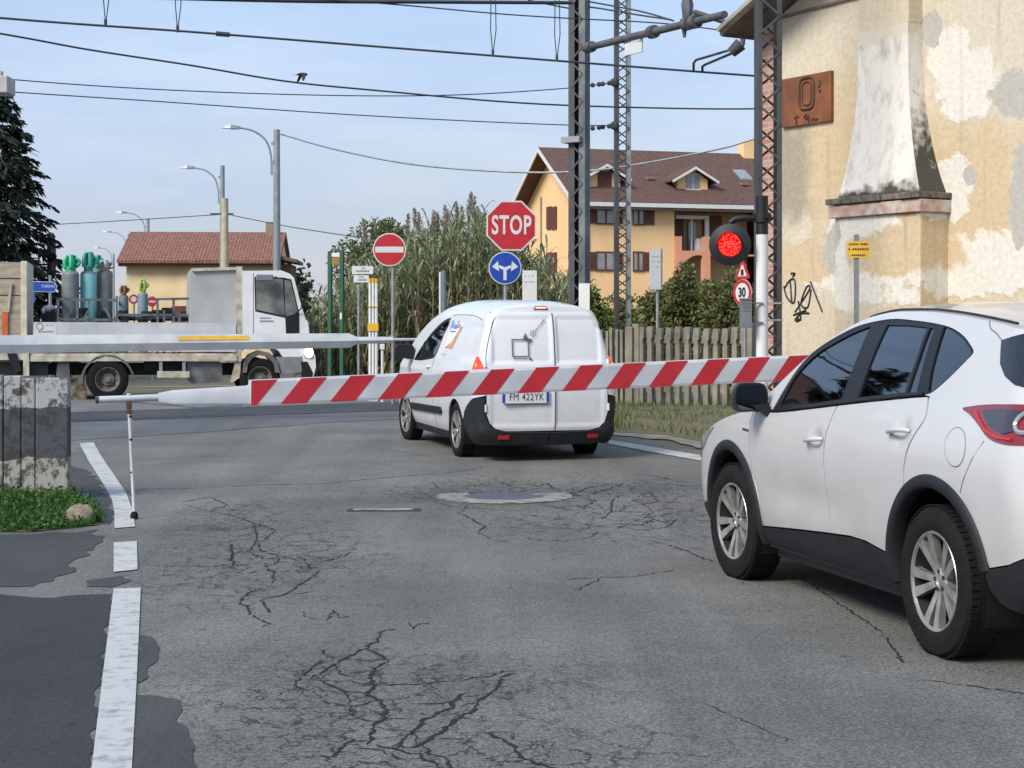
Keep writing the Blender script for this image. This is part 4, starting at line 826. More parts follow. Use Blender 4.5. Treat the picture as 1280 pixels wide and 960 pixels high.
# rear edge of the roof down to the doors
vs = []
for i in range(25):
    q = -1+2*i/24; a = V_.top(-1.88, q); vs += [a, V_.rear(q*.60, 1.628, 0)+Vector((0, 0, max(0, .045*(1-abs(q)**2.6)))), V_.rear(q*.62, 1.60, 0)]
bb.add(vs, [(i*3+j, i*3+j+1, (i+1)*3+j+1, (i+1)*3+j) for i in range(24) for j in range(2)])
bb.build('body', VANW, van, True, 0, 50, True)
m = MB().sheet(WSV, fnT, (), .1, 0, -.008); m.build('windscreen', GLASS, van)
for sd in (1, -1):
    m = MB().sheet(shrink(wing_glass, -.004), fnS, (shrink(wing_glass, .035),), .05, .02, -.004, True); (m if sd == 1 else m.flipped()).build('window_trim', FRAME, van)
    m = MB().sheet(wing_glass, fnS, (), .08, 0, -.010, True); sw_ = (m if sd == 1 else m.flipped()).build('side_window', PRIV if sd < 0 else GLASS, van)
    m = MB().tube([V_.side(a, z, -.006) for a, z in [(.45, 1.035), (.47, 1.14), (.50, 1.235)]], .014, 6); (m if sd == 1 else m.flipped()).build('window_divider', FRAME, van)
    for ln_ in ([(-.44, 1.54), (-.30, 1.25), (-.20, 1.06), (-.19, .8), (-.24, .5), (-.25, .27)], [(.86, 1.0), (.88, .8), (.84, .5), (.80, .27)], [(-.44, 1.562), (-.9, 1.572), (-1.4, 1.565), (-1.78, 1.52)]):
        m = MB().tube([fnV(a, z, -.001) for a, z in [tuple(p) for p in spline(ln_, 5)]], .0055, 6); (m if sd == 1 else m.flipped()).build('panel_seam', M('seam_line_grey', (.20, .20, .21), .7), van)  # grey joint lines between the body panels
    m = MB().sheet(rounded([(.89, .485), (-.60, .515), (-.63, .47), (-.60, .435), (.87, .405)], .02), fnS, (), .06, .03, .012, True); (m if sd == 1 else m.flipped()).build('side_moulding', DGREY, van, True, 0, 45)
    m = MB().sheet([(-.90, .25), (.90, .25), (.92, .17), (-.92, .17)], lambda a, z, o=0: V_.side(a, max(z, .22), o)+Vector((0, 0, min(0, z-.22))), (), .06, .04, .004, True); (m if sd == 1 else m.flipped()).build('sill', DGREY, van)
    m = MB()
    for x0, x1, z in ((.06, -.12, .945),):
        m.tube([V_.side(x0+(x1-x0)*i/6, z+.012*i/6, .006+.03*sin(pi*i/6)) for i in range(7)], [.008]+[.015]*5+[.008], 8)
    m.lathe([(0, .012), (.016, .01), (.018, 0)], o=tuple(V_.side(.16, .935, .004)), ax='Y', n=10); (m if sd == 1 else m.flipped()).build('handle', VANW, van)
    # lamp on the rear corner: a tall wedge
    tl_ = [(-1.955, 1.13), (-1.925, 1.0), (-1.915, .84), (V_.sy(.745, .80), .80), (V_.sy(.735, .93), .93), (V_.sy(.75, 1.0), 1.0), (V_.sy(.775, 1.075), 1.075), (-1.985, 1.13)]
    m = MB().sheet(tl_, fnS, (), .03, .03, .012, True); lt = (m if sd == 1 else m.flipped()).build('tail_light', emit('tail_lamp_lit', (.75, .04, .02), .55), van, True, 0, 50)
    m = MB().ball(V_.side(-2.00, 1.035, .006), (.022, .012, .03)); (m if sd == 1 else m.flipped()).build('bulb', emit('bulb_glow', (1, .16, .04), 1.5), lt)
    m = MB(); ring = rounded([(-.12, -.085), (.12, -.10), (.14, .0), (.11, .085), (-.10, .085), (-.14, .02)], .05, 4); vs = []; c0 = Vector((.82, .955, 1.115))
    for t, k in ((0, .97), (.04, 1), (.09, .92), (.13, .6)):
        for p in ring: vs.append((c0.x+t, c0.y+p[0]*k, c0.z+p[1]*k))
    n = len(ring); m.add(vs, [(i*n+j, i*n+(j+1) % n, (i+1)*n+(j+1) % n, (i+1)*n+j) for i in range(3) for j in range(n)]+[tuple(range(3*n, 4*n)), tuple(reversed(range(n)))])
    m.box((.86, .85, 1.05), (.09, .14, .07)); (m if sd == 1 else m.flipped()).build('wing_mirror', BLACK, van, True, 0, 45)
    for c, nm2 in ((VR, 0), (VF, 1)):
        m = MB(); vs = []
        for i in range(25):
            a = radians(-25+230*i/24); x, z = c[0]+(VA-.006)*cos(a), c[1]+(VA-.006)*sin(a)
            for y in (.45, V_.side(c[0], .5).y-.02): vs.append((x, y, max(.16, z)))
        m.add(vs, [(2*i, 2*i+1, 2*i+3, 2*i+2) for i in range(24)]); (m if sd == 1 else m.flipped()).build('arch_liner', BLACK, van)
    hl = [(1.72, .90), (1.60, .96), (1.85, .88), (V_.fy(.55, .84), .84), (V_.fy(.5, .72), .72), (1.84, .74)]
    m = MB().sheet(hl, fnS, (), .05, .02, .008, True); (m if sd == 1 else m.flipped()).build('headlight', LENSC, van)
# rear doors, wider on the left, with the blind window panel pressed in
def fnDoor(yc, hw):
    def f(y, z, o=0):
        e = max(abs(y-yc)/hw, abs(z-1.31)/.235); d = -.020*max(0, min(1, (1.06-e)/.05))
        e2 = max(abs(y-yc)/(hw+.03), abs(z-.60)/.20); d -= .012*max(0, min(1, (1.06-e2)/.10))*(1 if z < .82 else 0)
        return V_.rear(y, z, o+d+1e-6)
    return f
def edge(z): return min(.728, V_.w(-1.95, z)*.99-.055)
lft = [(-.078, .335), (.50, .335), (.62, .36), (.69, .42), (.728, .52)]+[(edge(z), z) for z in (.7, .85, 1.0, 1.1, 1.2, 1.3, 1.4, 1.5, 1.57)]+[(.56, 1.605), (.50, 1.625), (-.078, 1.625)]
rgt = [(-p[0], p[1]) for p in lft if p[0] > 0]; rgt = [(-.088, .335)]+rgt+[(-.088, 1.625)]
D1 = MB().sheet(shrink(lft, .004), fnDoor(.30, .33), (), .022, .02, .004, True).build('rear_door', VANW, van, True, 0, 50)
D2 = MB().sheet(shrink(rgt, .004), fnDoor(-.38, .25), (), .022, .02, .004, True).build('rear_door', VANW, van, True, 0, 50)
MB().tube([V_.rear(-.083, z, .001) for z in [.335+.1*i for i in range(13)]+[1.6]], .006, 6).build('door_seal', M('seal_grey', (.13, .13, .14), .7), van)
for y_, zs, pa in ((.735, (1.06, .585), D1), (-.735, (1.06, .585), D2)):
    for z_ in zs: MB().cyl(V_.rear(y_, z_-.04, .008), V_.rear(y_, z_+.04, .008), .014, None, 8).build('hinge', VANW, pa)
m = MB().sheet([(.23, 1.0), (.05, 1.0), (.08, 1.028), (.20, 1.028)], fnR, (), .04, .02, .016, True); m.build('door_handle', VANW, D1)
def onR(yc, zc, ang, off=.008, sc=1):      # flat marks on the left rear door; x to the right as seen from behind
    ca, sa = cos(ang), sin(ang)
    return lambda x, y, t: V_.rear(yc-(x*ca-y*sa)*sc, zc+(x*sa+y*ca)*sc, off-.0095+t)
# framed white panel (its coded square left out), arrow, round mark and tiny slanting text
PR = lambda x, y, t: onR(.322, 1.226, 0)(x, y, t)
mk = MB(); a_ = .098
for c, d in (((0, .09), (.20, .012)), ((0, -.09), (.20, .012)), ((-.094, 0), (.012, .168)), ((.094, 0), (.012, .168))):
    mk.prism([(c[0]-d[0]/2, c[1]-d[1]/2), (c[0]+d[0]/2, c[1]-d[1]/2), (c[0]+d[0]/2, c[1]+d[1]/2), (c[0]-d[0]/2, c[1]+d[1]/2)], PR, .001, .0035)
mk.prism([(.045, .135), (.075, .125), (.098, .102), (.15, .095), (.105, .05), (.10, .10), (.075, .105)], PR, .001, .0035); mk.prism([(.03, .085), (.065, .165), (.085, .11), (.13, .085), (.075, .09)], PR, .001, .0038)
mk.prism([(-.09, -.115), (.07, -.112), (.07, -.106), (-.09, -.109)], PR, .001, .003); mk.prism([(.10, -.13), (.128, -.13), (.128, -.105), (.10, -.105)], PR, .001, .003)
RG = onR(.165, 1.385, 0)
for a0 in range(0, 360, 60):
    p0 = arc(0, 0, .036, a0+8, a0+45, 4); p1 = arc(0, 0, .028, a0+45, a0+8, 4); mk.prism(p0+p1, RG, .001, .0035)
mk.prism([(-.006, -.014), (.006, -.014), (.006, .014), (-.006, .014)], RG, .001, .0035)
TX = onR(.075, 1.475, radians(46)); xx = -.085; rr_ = random.Random(4)
while xx < .085:
    wd_ = rr_.uniform(.006, .012); mk.prism([(xx, -.008), (xx+wd_, -.008), (xx+wd_, .006), (xx, .006)], TX, .001, .003); xx += wd_+rr_.choice((.004, .005, .011))
mk.build('door_print', M('print_grey', (.10, .10, .12), .5), D1, False)
# high brake lamp, bumper, reflectors, plate
m = MB().sheet([(.135, 1.632), (-.035, 1.632), (-.01, 1.678), (.11, 1.678)], fnR, (), .03, .05, .022, True); bl = m.build('brake_light', REDL, van)
m = MB().sheet([(.115, 1.642), (-.015, 1.642), (-.005, 1.658), (.105, 1.658)], fnR, (), .03, .002, .026, True); m.build('brake_light_glow', emit('brake_glow', (1, .30, .16), 2.2), bl)
rbp = [(-1.665, .52), (-1.77, .59), (-1.90, .648), (-2.0, .685), (V_.sy(.742, .70), .70), (V_.sy(.742, .52), .52), (V_.sy(.69, .405), .405), (V_.sy(.60, .345), .345), (V_.sy(0, .325), .325), (V_.sy(0, .20), .20), (V_.sy(.6, .20), .20), (-2.02, .20), (-1.75, .20), (-1.64, .23), (-1.61, .30), (-1.60, .38)]
m = MB().sheet(rbp, lambda a, z, o=0: V_.side(a, z, o+.030*max(0, min(1, (.40-z)/.06))*(1 if a < -1.85 else max(0, (-1.7-a)/.15))), (), .045, .03, .012, True); m.mirror(); rbo = m.build('rear_bumper', DGREY, van, True, 0, 50)
for y_ in (.53, -.53): MB().prism(rounded([(-.065, -.02), (.065, -.02), (.065, .02), (-.065, .02)], .008), lambda y, z, t, y_=y_: V_.rear(y_+y, .29+z, .046+t), 0, .006).build('reflector', REDP, rbo)
NP = lambda x, y, t: V_.rear(.265-x, .675+y, 0)*0+Vector((V_.rear(.265, .675, 0).x-.012-t, .265-x, .70+y))
pl_ = MB().prism(rounded([(-.275, -.065), (.275, -.065), (.275, .065), (-.275, .065)], .008), NP, -.012, .004, 0)
for s_ in (-1, 1): pl_.prism([(s_*.262-.026, -.058), (s_*.262-.012+.02, -.058), (s_*.262-.012+.02, .058), (s_*.262-.026, .058)], NP, .004, .0055, 1)
npo = pl_.build('number_plate', [SIGNW, BLUEP], van, False)
tm = text_mb('FM 422YK', .108, NP, .0065, .0, .84, spacing=1.08); tm.prism([(-.27, -.074), (.27, -.074), (.27, -.064), (-.27, -.064)], NP, .004, .0055); tm.build('plate_characters', INK, npo, False)
# advert on the blind side panel: pale sheet, blue script, ochre picture
ADW = M('advert_pale', (.74, .76, .80), .35, var=.03); ADB = M('advert_blue', (.22, .33, .58), .4, var=.2); ADO = M('advert_ochre', (.58, .33, .15), .4, var=.4, scale=14, col2=(.50, .20, .10)); ADG = M('advert_green', (.42, .58, .42), .5, var=.1)
AD = lambda x, z, o=0: fnV(x, z, o)
ad = MB(); ad.sheet([(-.49, 1.52), (-1.06, 1.475), (-.83, 1.17), (-.46, 1.165)], AD, (), .06, .002, .0025, True, 0)
ad.sheet([(-.97, 1.45), (-1.04, 1.44), (-.82, 1.18), (-.50, 1.185), (-.52, 1.205), (-.74, 1.26)], AD, (), .04, .002, .005, True, 2)
for p0 in ([(-.53, 1.40), (-.56, 1.50), (-.60, 1.42), (-.64, 1.50), (-.67, 1.42)], [(-.69, 1.43), (-.73, 1.46), (-.74, 1.42), (-.70, 1.42)], [(-.77, 1.46), (-.79, 1.42), (-.82, 1.45), (-.84, 1.50)], [(-.87, 1.43), (-.90, 1.44), (-.92, 1.47)], [(-.58, 1.38), (-.72, 1.385), (-.80, 1.38)]):
    ad.tube([AD(x, z, .005) for x, z in [tuple(p) for p in spline(p0, 4)]], .009, 5, True, 1)
ad.sheet([(-.40, 1.13), (-.62, 1.135), (-.62, 1.09), (-.42, 1.085)], AD, (), .05, .002, .0025, True, 3)
ad.build('side_advert', [ADW, ADB, ADO, ADG], van, True)
ub = MB(); ub.b2((-1.95, -.60, .17), (1.9, .60, .40)); ub.b2((-.85, -.74, .19), (.85, .74, .33)); ub.b2((-2.0, -.66, .3), (-1.9, .66, .95)); ub.b2((-1.96, -.52, .9), (-1.86, .52, 1.5)); ub.b2((-1.9, -.57, .4), (-.35, .57, 1.5)); ub.b2((-.4, -.62, .4), (-.34, .62, 1.55)); ub.b2((.95, -.5, .35), (1.8, .5, .8)); ub.b2((.7, -.75, .85), (1.15, .75, .98)); ub.b2((-.85, -.80, .3), (.85, -.76, .98)); ub.b2((-.85, .76, .3), (.85, .80, .98))
ub.build('underbody', BLACK, van, False)
for y in (-.38, .38):
    m = MB(); m.b2((-.15, y-.24, .45), (.3, y+.24, .65)); m.box((-.22, y, .95), (.14, .46, .66), Matrix.Rotation(radians(-12), 3, 'Y')); m.box((-.30, y, 1.34), (.09, .25, .17)); m.build('seat', SEAT, van, True, .03)
for y_, ld in ((.755, True), (-.755, False)):
    for x_, st_ in ((1.245, radians(4)), (-1.245, 0)):
        make_wheel(van, 'wheel', (x_, y_, .303), .305, .195, .205, ld, (RUBBER, ALLOY, RIMDARK), 5, ((-.2, (.035, .05)), (.2, (.035, .05))), .055, .02, st_)
# ------------------------------------------------------------------ barriers
def frame_at(p, ang): return lambda x, y, t: Vector((p[0]+x*cos(ang)-t*-sin(ang), p[1]+x*sin(ang)+t*-cos(ang), p[2]+y))   # t grows towards the camera
BOOMW = M('boom_white', (.55, .56, .57), .4, var=.06, scale=3, col2=(.43, .44, .46)); RUST = M('rust', (.13, .06, .035), .85, var=.3)
bL = P(312, 491, 14.25); bR = P(1000, 459.5, 16.1); bd = bR-bL; bang = atan2(bd.y, bd.x); blen = hypot(bd.x, bd.y); slope = bd.z/blen
brr = thing('level_crossing_barrier', 'lowered red and white striped barrier arm with a hanging prop at its tip', 'barrier', (bL.x, bL.y, gz(bL.y)), bang)
z0 = bL.z-gz(bL.y)
def bz(s): return z0+slope*s
hh = lambda s: .1035+.012*s/blen
m = MB(); tot = blen+2.0
# the tapering hollow beam, then its stripes laid on both faces
def sec(s, k=1): h = hh(s)*k; return [(s, -.04, bz(s)-h), (s, .04, bz(s)-h), (s, .045, bz(s)-h*.8), (s, .045, bz(s)+h*.8), (s, .035, bz(s)+h), (s, -.035, bz(s)+h), (s, -.045, bz(s)+h*.8), (s, -.045, bz(s)-h*.8)]
vs = sec(0)+sec(tot); m.add(vs, [(k, (k+1) % 8, 8+(k+1) % 8, 8+k) for k in range(8)]+[tuple(reversed(range(8))), tuple(range(8, 16))])
per = .4135; wd_ = .215; sl_ = .175; s_ = -.17
while s_ < tot:
    a, b = s_, s_+wd_
    for sg in (-1, 1):
        def q(s, f):                      # point on the face: f = -1 bottom, 1 top
            s = min(max(s, .001), tot-.002); return (s, sg*.0475, bz(s)+hh(s)*f*.97)
        lo0, lo1, hi0, hi1 = a, b, a+sl_, b+sl_
        if hi1 > .01 and lo0 < tot-.02:
            poly = []
            def at(s0, s1, s): return -1+2*(s-s0)/(s1-s0)
            if lo0 >= 0: poly = [q(lo0, -1), q(lo1, -1), q(hi1, 1), q(hi0, 1)]
            elif lo1 > 0: poly = [q(0, -1), q(lo1, -1), q(hi1, 1), q(max(0, hi0), 1)]
            else: poly = [q(0, at(lo1, hi1, 0)), q(hi1, 1), q(max(0, hi0), 1)]
            m.add(poly, [tuple(range(len(poly)))], 1)
    s_ += per
m.build('boom', [BOOMW, REDP], brr, False)
# pale slimmer tip, tube and hanging prop
m = MB(); L1 = -.72; L2 = -1.20
def sec2(s, h, y=.035): z = z0-.012-.02*(-s); return [(s, -y, z-h), (s, y, z-h), (s, y, z+h*.6), (s, y*.6, z+h), (s, -y*.6, z+h), (s, -y, z+h*.6)]
vs = sec2(.03, .085)+sec2(-.03, .07)+sec2(-.62, .052)+sec2(-.74, .032, .03)
m.add(vs, [(i*6+k, i*6+(k+1) % 6, (i+1)*6+(k+1) % 6, (i+1)*6+k) for i in range(3) for k in range(6)]); zt_ = z0-.012-.02*.74
m.cyl((-.70, 0, zt_), (-1.205, 0, zt_-.012), .028, None, 10); m.cyl((-1.205, 0, zt_-.012), (-1.225, 0, zt_-.012), .031, None, 10, 1)
m.tube([(-.05, .02, z0-.10), (-.4, .02, z0-.115), (-.8, .02, zt_-.05), (-.95, .02, zt_-.03)], .006, 5, True, 0)
m.build('boom_tip', [BOOMW, DSTEEL], brr, True, 0, 40)
pp = G(167, 652); lx = -.965
m = MB(); zz = zt_-.01; ft = (lx+.035, -.03, .012)
m.tube([(lx, 0, zz+.045), (lx, 0, zz), (lx+.012, -.012, .55), (lx+.024, -.02, .3), ft], [.018, .017, .013, .013, .013], 8)
m.box((lx, 0, zz-.05), (.034, .06, .06), None, 1); m.cyl((lx, -.05, zz-.10), (lx, .05, zz-.10), .02, None, 8, 1)
for z_ in (.18, .36, .62, .80): m.cyl((lx+.012+(.6-z_)*.02, -.016, z_), (lx+.012+(.6-z_)*.02, -.016, z_+.015), .0140, None, 8, 1)
m.lathe([(0, -.012), (.03, -.012), (.032, .02), (.02, .045), (0, .05)], o=(lx+.035, -.03, .012), n=10, mi=2)
m.build('prop', [BOOMW, RUST, RUBBER], brr)
m = MB(); m.b2((tot-.1, -.22, 0), (tot+.45, .26, 1.15)); m.b2((tot-.15, -.27, 1.15), (tot+.5, .31, 1.22)); m.cyl((tot+.1, -.30, bz(tot)), (tot+.1, .34, bz(tot)), .07); m.b2((tot-.05, -.30, bz(tot)-.13), (tot+1.0, -.24, bz(tot)+.13)); m.b2((tot-.05, .30, bz(tot)-.13), (tot+1.0, .36, bz(tot)+.13)); m.b2((tot+.7, -.24, bz(tot)-.25), (tot+1.1, .30, bz(tot)+.22))
m.build('drive_cabinet', M('cabinet_grey', (.33, .34, .34), .5), brr, False, .01)
# far arm: its white reverse, hinged on the left
fL = P(-40, 431, 24.4); fR = P(446, 425.5, 26.0); fd = fR-fL; fang = atan2(fd.y, fd.x); fl = hypot(fd.x, fd.y)
fb = thing('level_crossing_barrier', 'far white barrier arm with a yellow strip, crossing in front of the flatbed truck', 'barrier', (fL.x, fL.y, gz(25)), fang)
zf = fL.z-gz(25); sf = fd.z/fl
def fsec(s, k=1, y=.06): z = zf+sf*s; k *= .118; return [(s, -y*.3, z-k), (s, -y, z-k*.05), (s, -y*.6, z+k*.6), (s, -y*.2, z+k), (s, y, z+k), (s, y, z-k)]
m = MB(); vs = fsec(-2.2, 1.15)+fsec(0, 1.1)+fsec(fl-.12, .9)+fsec(fl, .45, .05)+fsec(fl+.0, .45, .045)+fsec(fl+.55, .4, .04)
m.add(vs, [(i*6+k, i*6+(k+1) % 6, (i+1)*6+(k+1) % 6, (i+1)*6+k) for i in range(5) for k in range(6)]+[tuple(range(30, 36))])
m.cyl((fl+.5, 0, zf+sf*fl+.01), (fl+.90, 0, zf+sf*fl+.012), .024, .02, 8); m.cyl((fl+.90, 0, zf+sf*fl+.012), (fl+.93, 0, zf+sf*fl+.012), .026, None, 8, 1)
m.build('boom', [BOOMW, RUST], fb, True, 0, 20)
u0 = (P(222, 422, 25.2)-fL).length; u1 = (P(311, 421.5, 25.5)-fL).length
m = MB(); m.add([(s, y-.004, zf+sf*s+z) for s in (u0, u1) for y, z in ((-.053*.98, .030), (-.030, .085))], [(0, 2, 3, 1)]); m.build('yellow_strip', YELP, fb, False)
m = MB(); m.b2((-2.7, -.25, 0), (-2.2, .3, 1.3)); m.b2((-2.75, -.3, 1.3), (-2.15, .35, 1.36)); m.build('drive_cabinet', STEEL, fb, False, .01)
# ------------------------------------------------------------------ catenary masts, bracket, wires
def lattice_mast(p, top, wd, dp, chan, ang, label, sp=.42, group='railway masts', mats=None):
    t = thing('catenary_mast', label, 'mast', (p[0], p[1], gz(p[1])-.02), ang, group); Hh = top
    m1, m2 = mats or (STEEL, DSTEEL)
    for s, mt in ((-1, m2), (1, m1)):      # two rolled channels
        m = MB(); x = s*(wd/2-.012)
        m.b2((x-.008, -dp/2, 0), (x+.008, dp/2, Hh)); m.b2((x-s*.008, -dp/2, 0), (x-s*(chan), -dp/2+.012, Hh)); m.b2((x-s*.008, dp/2-.012, 0), (x-s*chan, dp/2, Hh))
        m.build('channel', mt, t, False)
    n = int(Hh/sp); a = wd/2-chan*.5
    for y, k in ((-dp/2-.004, 1), (dp/2+.004, -1)):
        m = MB()
        for i in range(n):
            za, zb = i*sp, (i+1)*sp
            m.bar((-a*k, y, za), (a*k, y, (za+zb)/2), .024, .008, (0, 1, 0)); m.bar((a*k, y, (za+zb)/2), (-a*k, y, zb), .024, .008, (0, 1, 0))
        m.build('lacing', m2, t, False)
    MB().box((0, 0, .06), (wd+.35, dp+.35, .2)).build('foundation', CONC, t, False)
    return t
m1p = P(724, 480, 27.0)
mast = lattice_mast(m1p, 9.5, .30, .16, .10, radians(-32), 'dark steel lattice mast behind the van, carrying the arm with a white plate', mats=(M('mast_grey', (.20, .21, .22), .6, .3, var=.25, scale=3), DSTEEL))
m1o = mast.matrix_basis.inverted()
inv1 = Matrix.Rotation(radians(32), 4, 'Z') @ Matrix.Translation((-m1p.x, -m1p.y, -(gz(27)-.02)))
tm_ = lambda p: inv1 @ p
A0 = P(733, 60, 26.9); A1 = P(906, 18, 22.9); AD_ = A1-A0
m = MB(); m.tube([tm_(A0+AD_*k) for k in (0, .25, .5, .75, 1)], [.05, .055, .055, .052, .05], 10); m.cyl(tm_(A0-AD_*.01), tm_(A0+AD_*.05), .085, None, 10)
for k in (.52, .76, .81): m.cyl(tm_(A0+AD_*(k-.015)), tm_(A0+AD_*(k+.015)), .095, None, 10)
m.tube([tm_(A0+AD_*.76+Vector((0, 0, k))) for k in (0, .25, .5, 1.4)], [.06, .09, .03, .02], 8); m.tube([tm_(A0+AD_*.74), tm_(A0+AD_*.74+Vector((0, 0, -.18)))], [.05, .02], 8)
m.build('bracket_arm', M('arm_steel', (.14, .14, .15), .55, .3, var=.2), mast)
m = MB(); Q = [P(868, 15, 23.7), P(905, 27, 23.3), P(925, 32, 23.0), P(928, 55, 22.9), P(920, 60, 22.9)]; m.tube([tm_(q) for q in spline(Q, 5)], .035, 8)
m.tube([tm_(P(926, 55, 22.9)), tm_(P(914, 66, 22.95))], [.09, .07], 10)
for du, dv in ((0, 0), (11, 6)):
    m.tube([tm_(P(914+du*.3, 62+dv*.6, 22.95)), tm_(P(870+du, 75+dv, 24.4)), tm_(P(867+du, 79+dv*.7, 24.6)), tm_(P(867+du, 88+dv*.15, 24.7))], .018, 6)
m.build('steady_arm', DSTEEL, mast)
pa, pb = A0+AD_*.28, A0+AD_*.40
q1, q2, q3, q4 = P(782, 55, 25.6), P(803, 50, 25.2), P(803, 65, 25.2), P(781, 70, 25.6)
nrm = (q2-q1).cross(q4-q1).normalized()*.012
m = MB(); m.add([tm_(q) for q in (q1+nrm, q2+nrm, q3+nrm, q4+nrm, q1-nrm, q2-nrm, q3-nrm, q4-nrm)], [(0, 1, 2, 3), (7, 6, 5, 4), (0, 4, 5, 1), (1, 5, 6, 2), (2, 6, 7, 3), (3, 7, 4, 0)]); m.cyl(tm_(P(802, 38, 25.25)), tm_(P(802, 52, 25.22)), .02, None, 6); m.build('plate', SIGNW, mast, False)
MB().box((-.06, -.06, 4.25), (.32, .24, .09)).build('collar', STEEL, mast, False)
MB().prism([(-.04, 1.55), (.15, 1.55), (.15, 2.0), (-.04, 2.0)], lambda x, y, t: Vector((.09+x, -.095-t, y+.05)), 0, .006).build('white_notice', SIGNW, mast, False)
m2p = P(778, 480, 34); lattice_mast(m2p, 11.5, .32, .14, .07, radians(8), 'pale grey open lattice mast standing in the shrubs beyond the fence', .36)
m3p = P(960, 480, 18.6)
m3 = lattice_mast(m3p, 9, .27, .16, .045, radians(6), 'tall dark lattice mast against the brick corner of the cream building', .38, mats=(DSTEEL, DSTEEL))
m = MB(); m.b2((-.2, -.13, 5.2), (.16, .15, 5.28)); m.cyl((-.17, -.13, 5.22), (-.34, -.2, 5.16), .04); m.build('collar', DSTEEL, m3, False)
WIRE = M('overhead_wire', (.055, .06, .07), .5, .3, var=.1); CABLE = M('black_cable', (.04, .042, .05), .7, var=.1)
def wire(pts, r, label, name='overhead_wire', mt=None, extra=None, cat='wire', group=None):
    q = spline([P(*p) for p in pts], 8); m = MB().tube(q, r, 5)
    if extra: extra(m)
    return tag(m.build(name, mt or WIRE, None), label, cat, group)
def zc(u, z): pass
cw = [(-700, -60, 20.5), (0, 22.5, 23.3), (240, 41, 24.8), (480, 60, 26.1), (715, 79, 26.6), (870, 90, 24.75), (945, 95, 25.6), (1400, 130, 28)]
cw = [(-500, -22, 21.0), (0, 22.5, 22.9), (240, 40, 23.6), (480, 59, 24.1), (715, 77.5, 24.5), (870, 89.5, 24.7), (945, 95, 25.0), (1300, 121, 26.5)]
def droppers(m):
    for u, v in ((132, 31), (222, 38.5), (616, 69), (696, 75)):
        y = 22.9+1.8*u/870; a = P(u, v, y)
        for d in (-.02, .03): m.tube([a, a+Vector((d*1.5, 0, .35)), a+Vector((d, 0, 1.1))], .007, 4)
        m.cyl(a+Vector((0, 0, -.02)), a+Vector((0, 0, .07)), .022, None, 6)
    a = P(270, 42, 23.65); b = P(287, 43.5, 23.7); m.cyl(a, b, .035, None, 6)
wire(cw, .016, 'thick contact wire with thin droppers hanging above the crossing', extra=droppers)
wire([(-900, -40, 15), (-300, -16, 19), (150, -4, 22), (380, 1.5, 23.6), (540, 2.5, 24.5), (715, 3.5, 25.6)], .028, 'pale thick feeder tube along the top edge of the picture left of the mast')
wire([(-600, -90, 18), (-100, -45, 21), (300, -8, 23), (480, 4.5, 24.2), (620, 17, 24.7), (712, 23, 25), (836, 30, 25.4), (960, 46, 26)], .010, 'thin upper carrier wire passing behind the first mast')
wire([(736, 2, 27), (800, 14, 26.2), (842, 26, 25.0)], .013, 'upper stay wire from mast head to bracket arm'); wire([(660, 0, 27.2), (716, 11, 27), (738, 9, 27), (800, 19, 25.8), (838, 24.5, 25)], .013, 'lower stay wire from mast head to bracket arm')
def twist(m):
    pass
wire([(-300, -8, 24), (0, 42, 26), (110, 62, 27), (240, 82, 28), (360, 102, 29), (480, 114, 30), (640, 128, 31), (780, 134, 32), (943, 136, 33), (1150, 130, 34)], .016, 'thick twisted black cable sagging across the sky below the contact wire', 'overhead_cable', CABLE)
def ins(m, u, v):
    a, b = P(u, v, 33.9), P(u-32, v+4, 34); 
    for k in (.2, .45, .6, .85): c = a.lerp(b, k); m.ball(c, .05, 6, 4)
    m.ball(a, .09, 6, 4)
wire([(-200, 78, 30), (10, 99, 31), (200, 112, 32), (400, 119, 33), (560, 119, 33.5), (700, 111, 33.8), (770, 103, 33.9)], .011, 'upper of two thin wires ending on the pale lattice mast', extra=lambda m: ins(m, 768, 103))
wire([(-200, 100, 30), (15, 115, 31), (200, 127, 32), (400, 141, 33), (560, 150, 33.5), (700, 156, 33.8), (770, 157, 33.9)], .011, 'lower of two thin wires ending on the pale lattice mast', extra=lambda m: ins(m, 768, 157))
wire([(349, 167, 52), (420, 187, 48), (520, 206, 45), (640, 215, 43), (730, 214, 42), (800, 205, 42), (900, 186, 42), (950, 172, 42), (1080, 140, 42)], .024, 'sagging service wire from the tallest street lamp to the yellow apartment house', mt=STEEL)
wire([(-300, 300, 90), (60, 281, 70), (150, 276, 66), (278, 268, 62)], .016, 'faint service wire from the utility pole out to the left')
wire([(280, 267, 62), (360, 283, 60), (450, 297, 60)], .016, 'faint service wire from the utility pole out to the right')
# ------------------------------------------------------------------ flashing red signal on its post
sp3 = P(952.5, 480, 16.8); sg = thing('crossing_signal', 'black round signal with a lit red lamp on a white post', 'signal light', (sp3.x, sp3.y, gz(16.8)), 0)
zs = lambda v, y=16.8: H-(v-HY)/F*y-gz(16.8)
m = MB(); m.cyl((0, 0, 0), (0, 0, zs(293)), .057, None, 20); m.build('post', M('post_white', (.70, .70, .69), .45, var=.08, scale=4), sg)
m = MB(); m.cyl((0, 0, zs(293)), (0, 0, zs(245)), .060, None, 20); m.cyl((0, 0, zs(278)), (0, 0, zs(266)), .085, None, 16); m.cyl((.0, 0, zs(272)), (.06, -.1, zs(272)), .03, None, 8); m.build('post_top', BLACK, sg)
hx = -(952.5-912)/F*16.8; hz_ = zs(306.5); hr = .195
m = MB(); m.tube([(0, 0, zs(273)), (-.16, -.03, zs(273)), (hx+.05, -.03, zs(274)), (hx, -.03, zs(279))], .032, 10); m.build('arm', BLACK, sg)
